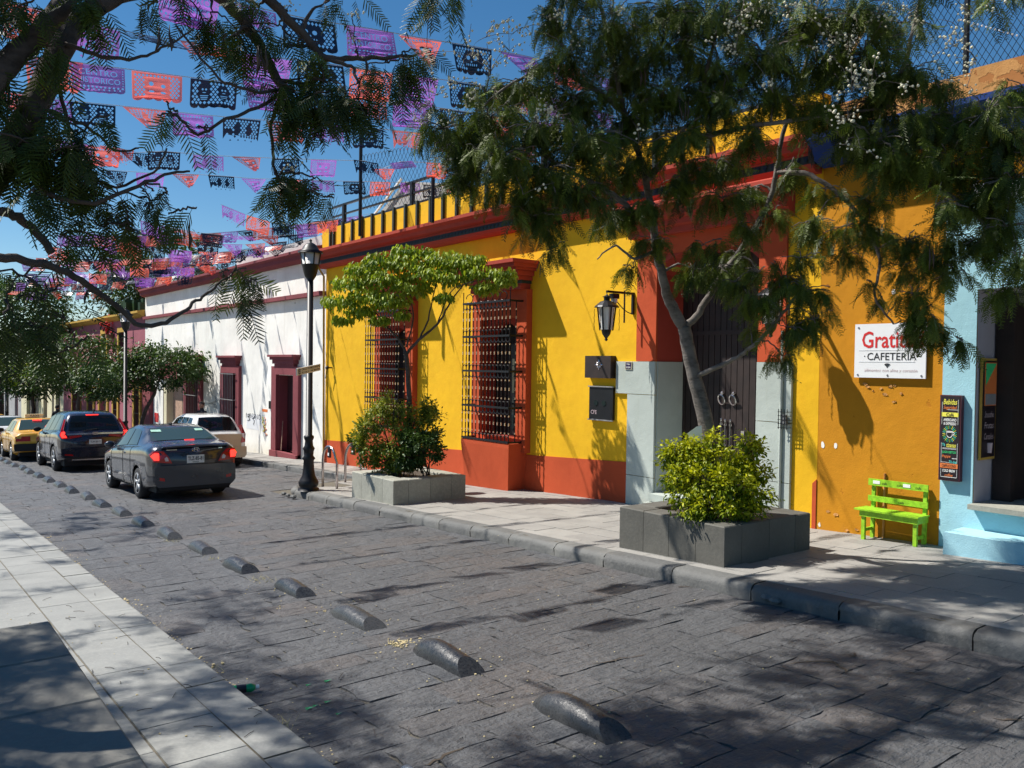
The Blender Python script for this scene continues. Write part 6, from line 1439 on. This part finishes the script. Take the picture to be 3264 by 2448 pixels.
CLL = [(20, 60, .25, 26, 4.5), (60, 20, .25, 22, 4.6), (10, 150, .2, 18, 4.4), (70, 120, .18, 12, 4.5), (130, 10, .2, 14, 4.6), (230, 40, .16, 8, 4.9), (20, 240, .22, 22, 4.4), (90, 270, .24, 30, 4.5), (20, 330, .26, 34, 4.4), (100, 350, .28, 38, 4.5), (170, 300, .22, 24, 4.6), (200, 370, .24, 30, 4.7), (250, 430, .2, 20, 4.7), (150, 430, .24, 28, 4.6), (60, 440, .24, 28, 4.4), (280, 500, .18, 16, 4.7), (210, 500, .2, 18, 4.7), (330, 460, .14, 10, 4.7), (390, 470, .12, 8, 4.8), (130, 520, .2, 18, 4.6),
 (360, 430, .12, 9, 4.7), (310, 410, .12, 9, 4.7), (50, 610, .18, 14, 4.2), (15, 660, .2, 18, 4.1), (90, 660, .14, 9, 4.3), (140, 700, .13, 9, 4.4), (40, 725, .15, 11, 4.2), (165, 760, .11, 8, 4.4), (185, 650, .08, 4, 4.5),
 (400, 10, .2, 16, 5.1), (460, 40, .2, 18, 5.2), (510, 90, .2, 16, 5.3), (560, 30, .2, 16, 5.4), (600, 70, .16, 12, 5.4), (640, 110, .15, 10, 5.5), (480, 120, .12, 7, 5.2), (340, 20, .14, 8, 5.1),
 (620, 210, .2, 20, 5.4), (650, 230, .26, 34, 5.4), (700, 190, .26, 36, 5.4), (740, 230, .24, 32, 5.4), (690, 260, .2, 22, 5.4), (780, 180, .16, 14, 5.4), (840, 150, .18, 18, 5.6), (890, 170, .15, 13, 5.6), (930, 130, .1, 7, 5.7), (870, 125, .1, 6, 5.7), (640, 390, .16, 15, 5.5), (600, 400, .18, 20, 5.5), (660, 405, .12, 8, 5.5), (700, 440, .07, 3, 5.5), (575, 420, .1, 7, 5.5),
 (505, 600, .10, 9, 5.0), (480, 600, .05, 3, 5.0), (535, 620, .09, 7, 5.0), (390, 270, .09, 5, 4.9), (440, 290, .05, 3, 4.9), (370, 250, .06, 3, 4.9), (700, 20, .12, 6, 5.6), (940, -10, .16, 12, 5.6), (1000, 0, .14, 9, 5.7), (760, 10, .1, 5, 5.6)]
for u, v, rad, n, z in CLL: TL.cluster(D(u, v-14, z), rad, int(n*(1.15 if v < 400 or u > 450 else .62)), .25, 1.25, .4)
# canopy of the same tree above and left of the picture, over the road (it throws the shade in the foreground)
TL.limb([(.25, 4.7, 3.6), (1.2, 5.4, 5.0), (2.4, 6.0, 5.8), (3.6, 6.4, 6.4)], .06, .03); TL.limb([(.2, 4.6, 3.2), (.6, 3.2, 4.6), (1.6, 2.2, 5.6), (2.8, 1.6, 6.2)], .07, .03)
TL.limb([(1.2, 5.4, 5.0), (.9, 7.2, 6.0), (.6, 8.6, 6.6)], .04, .02); TL.limb([(2.4, 6.0, 5.8), (3.0, 4.6, 6.4), (4.2, 3.6, 7.0)], .04, .02)
def hidden(p):
    q = np.array([p[0], p[1], p[2]-H]) @ R
    if q[2] < .1: return True
    u, v = CX+F*q[0]/q[2], CY+F*q[1]/q[2]
    return v < -180 or u < -180
vis_ = (TL.P, TL.D, TL.S, TL.R); TL.P, TL.D, TL.S, TL.R = [], [], [], []
for (x0, x1, y0, y1, cnt, za, zb) in ((2.0, 6.8, 2.3, 3.75, 84, 4.6, 7.5), (6.4, 9.9, 2.0, 4.6, 54, 5.2, 9.), (.9, 2.4, 3.0, 6.4, 40, 4.2, 7.), (-.4, .95, 2.6, 4.7, 105, 3.8, 6.5), (2.0, 3.6, 4.4, 7.0, 9, 4.4, 7.), (1.0, 3.5, 13., 17., 20, 4.6, 7.), (1.0, 3.2, 7.5, 9.0, 9, 4.6, 7.5), (-1., 1.9, 9., 14., 16, 4.6, 8.)):
    k = tries = 0
    while k < cnt and tries < cnt*60:
        tries += 1; z_ = r.uniform(za, zb); sx, sy = r.uniform(x0, x1), r.uniform(y0, y1); p = (sx-z_*.457, sy+z_*.584, z_)
        if not hidden(p): continue
        TL.cluster(p, .36, 32, .31, .6); k += 1
scatter('upper_crown', FH, TL.P, TL.D, TL.S, TL.lm, TL.o, np.array(TL.R), .45); TL.P, TL.D, TL.S, TL.R = vis_
for u, v, z, n in ((620, 20, 5.5, 2), (770, 110, 5.5, 2), (760, 40, 5.4, 2), (640, 360, 5.4, 1)): TL.flowers(D(u, v, z), .05, 7*n, .009)
TL.pods(D(352, 75, 4.7), 2, .12); TL.pods(D(560, 120, 5.1), 4, .12); TL.pods(D(408, 500, 4.7), 1, .12); TL.pods(D(790, 135, 5.5), 1, .14)
TL.finish(FR, .45)
# --- leafy trees
def leafy(name, label, trunk, crown, n, size, mat, bk, group=None, droop=.6, limbs=7, r0=.05, tm=None, sizez=1., shell=.65):
    t = Tree(name, label, trunk[0], bk, mat, group)
    t.limb(trunk, r0, r0*.6, 'trunk', 6, .006, 8); top_ = Vector(trunk[-1]); rr = random.Random(int(top_.x*77+top_.y*13))
    for (c, rx, ry, rz_, share) in crown:
        c = Vector(c)
        for k in range(max(2, int(limbs*share))):
            d = Vector((rr.uniform(-1, 1), rr.uniform(-1, 1), rr.uniform(-.2, .8))); e = c+Vector((d.x*rx*.75, d.y*ry*.75, d.z*rz_*.5)); m = top_.lerp(e, .5)+Vector((0, 0, -.05))
            t.limb([top_, m, e], r0*.42, .006, 'branch', 4, .01, 6)
        m_ = int(n*share)
        # clumps
        clumps = []
        for k in range(max(6, m_//55)):
            while True:
                d = Vector((rr.uniform(-1, 1), rr.uniform(-1, 1), rr.uniform(-1, 1)))
                if .15 < d.length < 1: break
            f = shell+(1-shell)*rr.random(); d = d.normalized()*f; clumps.append((c+Vector((d.x*rx, d.y*ry, d.z*rz_)), rr.uniform(.55, 1.2), d.z))
        for k in range(m_):
            cc, cs, dz = clumps[rr.randrange(len(clumps))]; s_ = .15*min(rx, ry)*cs
            p = cc+Vector((rr.gauss(0, s_), rr.gauss(0, s_), rr.gauss(0, s_*.6*sizez)))
            d = (p-c); d.normalize(); t.P.append(tuple(p)); t.D.append((d.x*.7+rr.gauss(0, .5), d.y*.7+rr.gauss(0, .5), -droop+rr.gauss(0, .4))); t.S.append(size*rr.uniform(.6, 1.3)); t.R.append(min(1, max(0, .4+.3*dz+rr.gauss(0, .25))))  # leaves of higher clumps are coloured paler, as if lit from above
    t.finish(tm or L2, .5); return t
def D1(u, v, z): return D(u, v, z+1.6)
b = D1(885, 1010, 13.75)
t1 = [D1(886, 925, 13.7), D1(884, 850, 13.7), D1(880, 790, 13.7), D1(893, 735, 13.7)]; 
T1 = Tree('umbrella_tree', 'small flat-topped tree with drooping bright green leaves in the pale planter', tuple(t1[0]), MT['bark2'], MT['leafS'])
T1.limb([D1(886, 1010, 13.7), D1(886, 945, 13.7), D1(884, 860, 13.7), D1(880, 790, 13.7), D1(876, 760, 13.7)], .05, .04, 'trunk', 6, .004, 10)
T1.limb([D1(877, 765, 13.7), D1(905, 735, 13.6), D1(945, 700, 13.5), D1(975, 650, 13.4), D1(1005, 610, 13.3)], .03, .01)
T1.limb([D1(877, 762, 13.7), D1(862, 735, 13.8), D1(830, 700, 13.9), D1(800, 660, 14)], .028, .01)
T1.limb([D1(905, 735, 13.6), D1(925, 690, 13.6), D1(935, 640, 13.6), D1(950, 590, 13.6)], .018, .007); T1.limb([D1(878, 750, 13.7), D1(892, 690, 13.7), D1(888, 640, 13.7), D1(880, 580, 13.7)], .018, .007)
T1.limb([D1(945, 700, 13.5), D1(960, 660, 13.4), D1(985, 620, 13.2), D1(1060, 600, 13.0)], .014, .006)
rr = random.Random(77)
def leafcl(t, u, v, z, rad, n, size, sq=.55, droop=.9):
    c = D1(u, v, z); t.twig(c, .01)
    for i in range(n):
        d = Vector((rr.gauss(0, 1), rr.gauss(0, 1), rr.gauss(0, sq))); d = d.normalized()*rad*rr.random()**.45
        p = c+Vector((d.x, d.y, d.z*sq)); t.P.append(tuple(p)); t.D.append((d.x*2+rr.gauss(0, .35), d.y*2+rr.gauss(0, .35), -droop+rr.gauss(0, .3))); t.S.append(size*rr.uniform(.6, 1.2)); t.R.append(min(1, max(0, .5+.35*d.z/rad+rr.gauss(0, .25))))  # leaf colour pales toward the clump top to paint in light from above
for u, v, z, rad in ((735, 650, 13.9, .28), (740, 690, 13.9, .16), (760, 610, 13.9, .3), (800, 640, 13.8, .34), (790, 580, 13.9, .3), (840, 600, 13.7, .36), (850, 650, 13.6, .3), (830, 560, 13.8, .3), (880, 570, 13.7, .34), (890, 620, 13.6, .3), (875, 540, 13.8, .2), (915, 545, 13.8, .2), (930, 590, 13.5, .32), (960, 560, 13.6, .3), (980, 600, 13.4, .26), (1000, 570, 13.5, .3), (1040, 590, 13.3, .26), (1050, 620, 13.2, .2), (1085, 590, 13.1, .2), (1095, 605, 13.0, .16), (960, 640, 13.3, .14), (870, 680, 13.5, .12), (820, 690, 13.6, .14), (780, 670, 13.8, .22), (1020, 560, 13.5, .22)):
    leafcl(T1, u, v, z, rad*1.22, int(1250*rad), .1)
T1.finish(LF, .4)
def shrub(name, label, loc, items, mat, size, cat='bush', stemr=.012, n=1.0, droop=.1, tm=None, dz=0.):
    t = Tree(name, label, loc, MT['bark2'], mat); t.o['category'] = cat; base = Vector(loc); rs = random.Random(int(base.y*100+len(items)))
    for u, v, z, rad in items:
        c = D(u, v, z+dz); st = MB(); q = wob([base+Vector((rs.uniform(-.1, .1), rs.uniform(-.1, .1), 0)), base.lerp(c, .5)+Vector((0, 0, .05)), c], .012, 4, int(u)); st.tube(q, stemr, 5); st.build('stem', MT['bark2'], t.o, True)
        m_ = int(n*1500*rad)
        sub = [c+Vector((rs.gauss(0, 1), rs.gauss(0, 1), rs.gauss(0, .8))).normalized()*rad*rs.uniform(.5, 1) for _ in range(max(5, int(rad*60)))]
        for i in range(m_):
            s_ = rs.choice(sub); p = s_+Vector((rs.gauss(0, .05), rs.gauss(0, .05), rs.gauss(0, .05))); d = (p-c).normalized()
            if p.z < base.z: continue
            t.P.append(tuple(p)); t.D.append((d.x+rs.gauss(0, .5), d.y+rs.gauss(0, .5), d.z-droop+rs.gauss(0, .5))); t.S.append(size*rs.uniform(.6, 1.3)); t.R.append(min(1, max(0, .35+.4*d.z+rs.gauss(0, .22))))  # upward-facing leaves tinted paler for top light, plus random spread
    t.finish(tm or LF, .7, 'foliage'); return t
pb1 = Vector((7.7, 13.4, gz(13.2, .55))); pb2 = Vector((8.1, 13.1, gz(13.2, .55)))
shrub('wispy_shrub', 'taller wispy olive shrub on the left of the pale planter', tuple(pb1), [(800, 960, 13.6, .26), (820, 905, 13.6, .28), (850, 880, 13.5, .28), (830, 990, 13.7, .26), (870, 1000, 13.6, .22), (800, 985, 13.6, .2), (870, 930, 13.5, .26), (900, 900, 13.5, .24), (925, 880, 13.5, .16), (790, 925, 13.6, .18), (770, 945, 13.7, .12), (850, 960, 13.4, .28), (855, 995, 13.7, .18), (935, 905, 13.4, .12)], MT['leafW'], .055, n=2.3, dz=1.7)
shrub('dense_shrub', 'dense dark rounded shrub on the right of the pale planter', tuple(pb2), [(880, 985, 13.2, .28), (915, 960, 13.1, .26), (900, 990, 13.5, .2), (935, 945, 13.2, .14), (890, 945, 13.2, .22), (940, 980, 13.1, .12)], MT['leafD'], .055, n=3.4, dz=1.8)
pb3 = D(1530, 1110, 9.6); pb3.z = z2-.03
ms = [(1450, 975, 9.8, .11), (1470, 1000, 9.7, .16), (1500, 985, 9.7, .15), (1540, 990, 9.6, .16), (1580, 1000, 9.6, .15), (1610, 1010, 9.6, .15), (1650, 1020, 9.6, .14), (1630, 970, 9.7, .09), (1618, 950, 9.7, .06), (1450, 1030, 9.6, .12), (1470, 1060, 9.5, .17), (1510, 1040, 9.5, .19), (1560, 1040, 9.4, .2), (1600, 1050, 9.4, .2), (1640, 1060, 9.4, .17), (1490, 1090, 9.4, .14), (1530, 1095, 9.3, .16), (1580, 1095, 9.3, .17), (1620, 1095, 9.3, .16), (1540, 950, 9.7, .08), (1480, 960, 9.75, .07), (1435, 985, 9.8, .06)]
ms = [(1545+(u-1545)*.93, v+4, z, rad*.9) for u, v, z, rad in ms]
shrub('yellow_green_shrub', 'bushy yellow-green shrub filling the dark planter around the tree trunk', tuple(pb3), ms, MT['leafY'], .055, n=2.3, droop=.25)
# mid street trees
def at2(x, y, h): return Vector((x, y, gz(y, .15)+h))
leafy('round_tree', 'dense dark green umbrella tree in front of the white house beside the second lamp', [at2(7.9, 32.8, .3), at2(8.0, 32.7, 1.2), at2(8.4, 32.6, 2.1)], [(at2(8.7, 32.5, 3.05), 1.5, 1.5, .75, .6), (at2(7.2, 33.4, 2.6), 1.4, 1.4, .8, .4)], 9000, .15, MT['leafD'], MT['bark2'], 'leafy trees down the street', .4, r0=.09)
leafy('round_tree', 'second round tree down the street, left of the far lamp post', [at2(7.7, 43, .2), at2(7.7, 43.2, 1.5), at2(7.8, 43.1, 2.3)], [(at2(7.7, 43.3, 3.6), 2.2, 2.2, 1.3, .7), (at2(8.4, 41.5, 2.9), 1.2, 1.2, .7, .3)], 5500, .2, MT['leafD'], MT['bark2'], 'leafy trees down the street', .4, r0=.12)
leafy('round_tree', 'third round tree at the left edge beyond the taxis', [at2(7.6, 56, .2), at2(7.6, 56, 1.5), at2(7.5, 56, 2.4)], [(at2(7.5, 56, 3.6), 2.6, 2.6, 1.5, 1.)], 4500, .24, MT['leafD'], MT['bark2'], 'leafy trees down the street', .4, r0=.13)
leafy('round_tree', 'pale green tree beside the far left lamp', [at2(7.5, 74, .2), at2(7.5, 74, 2.4)], [(at2(7.2, 74, 3.6), 3.0, 3., 1.6, 1.)], 3500, .3, MT['leafS'], MT['bark2'], 'leafy trees down the street', .4, r0=.15)
leafy('tall_tree', 'tall dark tree rising behind the mauve house roof', [(13, 50, -1), (13, 50, 3), (13, 49, 5)], [((12.8, 48.5, 7.0), 3.0, 3.6, 2.4, .6), ((13, 53, 6.2), 3, 3, 2.2, .4)], 9000, .26, MT['leafD'], MT['bark2'], None, .4, r0=.25)
leafy('tall_tree', 'tall dark tree over the street at the far left above the taxis', [(6.8, 64, gz(64)), (6.8, 64, 1.5), (6.9, 63, 3)], [((7., 62, 4.6), 4.2, 4.5, 2.6, 1.)], 8000, .3, MT['leafD'], MT['bark2'], None, .4, r0=.25)
# flowers hanging on the mauve house
c = wp(343, 1048, 10.0); hf = thing('flower_box', 'box of red and purple flowers hanging by the upper mustard window', 'flowers', tuple(c)); mb = MB()
for k in range(26): mb.ball((c.x+rr.gauss(0, .12), c.y+rr.gauss(0, .35), c.z+rr.gauss(0, .3)), .09, n=6, k=4)
o = mb.build('blossoms', MT['tred'], hf); o['kind'] = 'stuff'
mb = MB(); mb.box(9.95, 10.2, c.y-.4, c.y+.4, c.z-.5, c.z-.3); mb.build('flower_box', MT['brownp'], hf)
# ---------------------------------------------------------------- small things on the ground
bt = thing('green_bottle', 'crushed green plastic bottle lying on the road by the left kerb', 'bottle', tuple(gp(770, 2195))); a = gp(722, 2203, .03); b = gp(826, 2188, .03); d = (b-a)
mb = MB(); mb.tube([a, a+d*.06, a+d*.25, a+d*.5, a+d*.75, a+d*.88], [.012, .028, .03, .024, .03, .016], 9); mb.build('bottle_body', MT['greenp'], bt, True)
mb = MB(); mb.tube([a+d*.9, b], [.015, .014], 8); mb.build('cap', MT['cw'], bt); mb = MB(); mb.tube([a+d*.3, a+d*.6], [.031, .027], 9); mb.build('label_band', MT['board'], bt)
pbt = thing('clear_bottle', 'clear plastic bottle end at the bottom edge of the picture', 'bottle', tuple(gp(1290, 2470))); a = gp(1290, 2490, .045)
mb = MB(); dv = Vector((.25, 1, 0)).normalized(); e = gp(1290, 2448, .05)
e = e.lerp(a, .15); ax = (e-a).normalized(); ax = Vector((-.30, -.95, .05)).normalized()
mb.tube([e, e+ax*.01, e+ax*.03, e+ax*.06, e+ax*.12, e+ax*.2], [.012, .03, .042, .047, .048, .046], 14); mb.build('bottle_body', MT['clear'], pbt, True)
mb = MB(); mb.tube([e+ax*.08, e+ax*.16], [.0485, .049], 14); mb.build('label_band', MT['plate'], pbt)
for k, (u, v) in enumerate(((982, 2184), (1043, 2171), (985, 2258), (1005, 2250), (1043, 2238), (1078, 2276))):
    p = gp(u, v, .004); s_ = .012+.012*rnd.random(); mb = MB(); mb.add([p+Vector((-s_, -s_*.5, 0)), p+Vector((s_*1.5, -s_*.2, .006)), p+Vector((s_*.4, s_*.8, 0)), p+Vector((-s_, s_*.5, .008))], [(0, 1, 2, 3)])
    tag(mb.build('plastic_shard', MT['greenp'], None, o=p), 'tiny bright green plastic shard on the road near the left kerb', 'litter', 'green plastic shards on the road')
rl_ = random.Random(9); mb = MB()
def lit(x, y, h, s_): mb.ball((x, y, gz(y, h)+s_*.4), s_, n=5, k=3, sq=(1, 1.2, .6))
for k in range(1000): y = rl_.uniform(1.5, 14)**1; x = 1.94+abs(rl_.gauss(0, .08)); lit(x, y, -.004, rl_.uniform(.003, .010)*(1.5 if math.sin(y*2.3)+math.sin(y*5.1) > .8 else .9))
for k in range(150): lit(rl_.uniform(3.1, 3.9), rl_.uniform(3, 9), 0, rl_.uniform(.003, .010))
for k in range(150): lit(rl_.uniform(2.2, 6.6), rl_.uniform(2, 14), .0, rl_.uniform(.002, .008))
for k in range(40): lit(rl_.uniform(.9, 1.6), rl_.uniform(3, 9), .12, rl_.uniform(.004, .009))
for k in range(50): lit(rl_.uniform(6.5, 9.5), rl_.uniform(2.5, 9), .0 if k % 2 else .15, rl_.uniform(.003, .008))
for k in range(90): lit(3.46+rl_.gauss(0, .06), 5.95+rl_.gauss(0, .05), .0, rl_.uniform(.004, .011))
tag(mb.build('ground_litter', MT['litter'], None), 'dry blossoms and crumbs scattered along the kerb and humps', kind='stuff')
mb = MB()
for (x, y, n) in ((3.45, 9.0, 60), (3.4, 12.3, 40), (3.42, 10.6, 25), (2.02, 6.3, 30), (2.0, 4.9, 36), (3.4, 5.9, 16)):
    for k in range(n):
        a = rl_.uniform(0, 2*PI); l = rl_.uniform(.03, .09); p = Vector((x+rl_.gauss(0, .05), y+rl_.gauss(0, .07), gz(y, 0))); q = p+Vector((math.cos(a)*l, math.sin(a)*l, rl_.uniform(.01, .05)))
        mb.add([p, p+Vector((.004, 0, 0)), q], [(0, 1, 2)])
tag(mb.build('dry_grass_tufts', MT['straw'], None), 'straw coloured dry grass tufts beside the humps and kerb', kind='stuff')
mb = MB()
for k in range(70):
    a = rl_.uniform(0, 2*PI); l = rl_.uniform(.03, .12); x, y, h = (rl_.uniform(1.0, 1.9), rl_.uniform(3.5, 9), .125) if k % 2 else (rl_.uniform(2.1, 5), rl_.uniform(3, 8), .006)
    p = Vector((x, y, gz(y, h))); q = p+Vector((math.cos(a)*l, math.sin(a)*l, .004)); mb.tube([p, p.lerp(q, .5)+Vector((.004, .004, .003)), q], .0022, 3)
tag(mb.build('fallen_twigs', MT['bark2'], None), 'thin fallen twigs scattered over pavement and road', kind='stuff')
def crack(pts, w, lab):
    mb = MB(); r_c = random.Random(len(pts)+int(w*999)); q = []
    P_ = [gp(u, v, .0045) for u, v in pts]
    for a, c in zip(P_, P_[1:]):
        for k in range(4): q.append(a.lerp(c, k/4)+Vector((r_c.gauss(0, .008), r_c.gauss(0, .008), 0)))
    q.append(P_[-1]); n = len(q)
    for k, p in enumerate(q): hw = w*(.25+.75*math.sin(PI*k/(n-1)))*r_c.uniform(.6, 1.2); d = (q[min(k+1, n-1)]-q[max(k-1, 0)]).normalized(); s_ = Vector((-d.y, d.x, 0))*hw; mb.v += [tuple(p-s_), tuple(p+s_)]
    mb.f = [(2*k, 2*k+1, 2*k+3, 2*k+2) for k in range(n-1)]; mb.m = [0]*(n-1); mb.r = [0]*(n-1)
    mb.build('open_joint', MT['soil'], road)
crack([(2500, 2115), (2580, 2108), (2655, 2109), (2695, 2135), (2705, 2150)], .016, ''); crack([(2880, 2143), (2965, 2146)], .01, ''); crack([(1875, 2117), (1960, 2104), (2060, 2085)], .008, '')
crack([(1350, 2440), (1420, 2408), (1480, 2380)], .012, ''); crack([(2160, 1869), (2200, 1869)], .014, ''); crack([(2680, 2085), (2722, 2090), (2730, 2080)], .01, ''); crack([(3170, 2290), (3264, 2296)], .012, '')
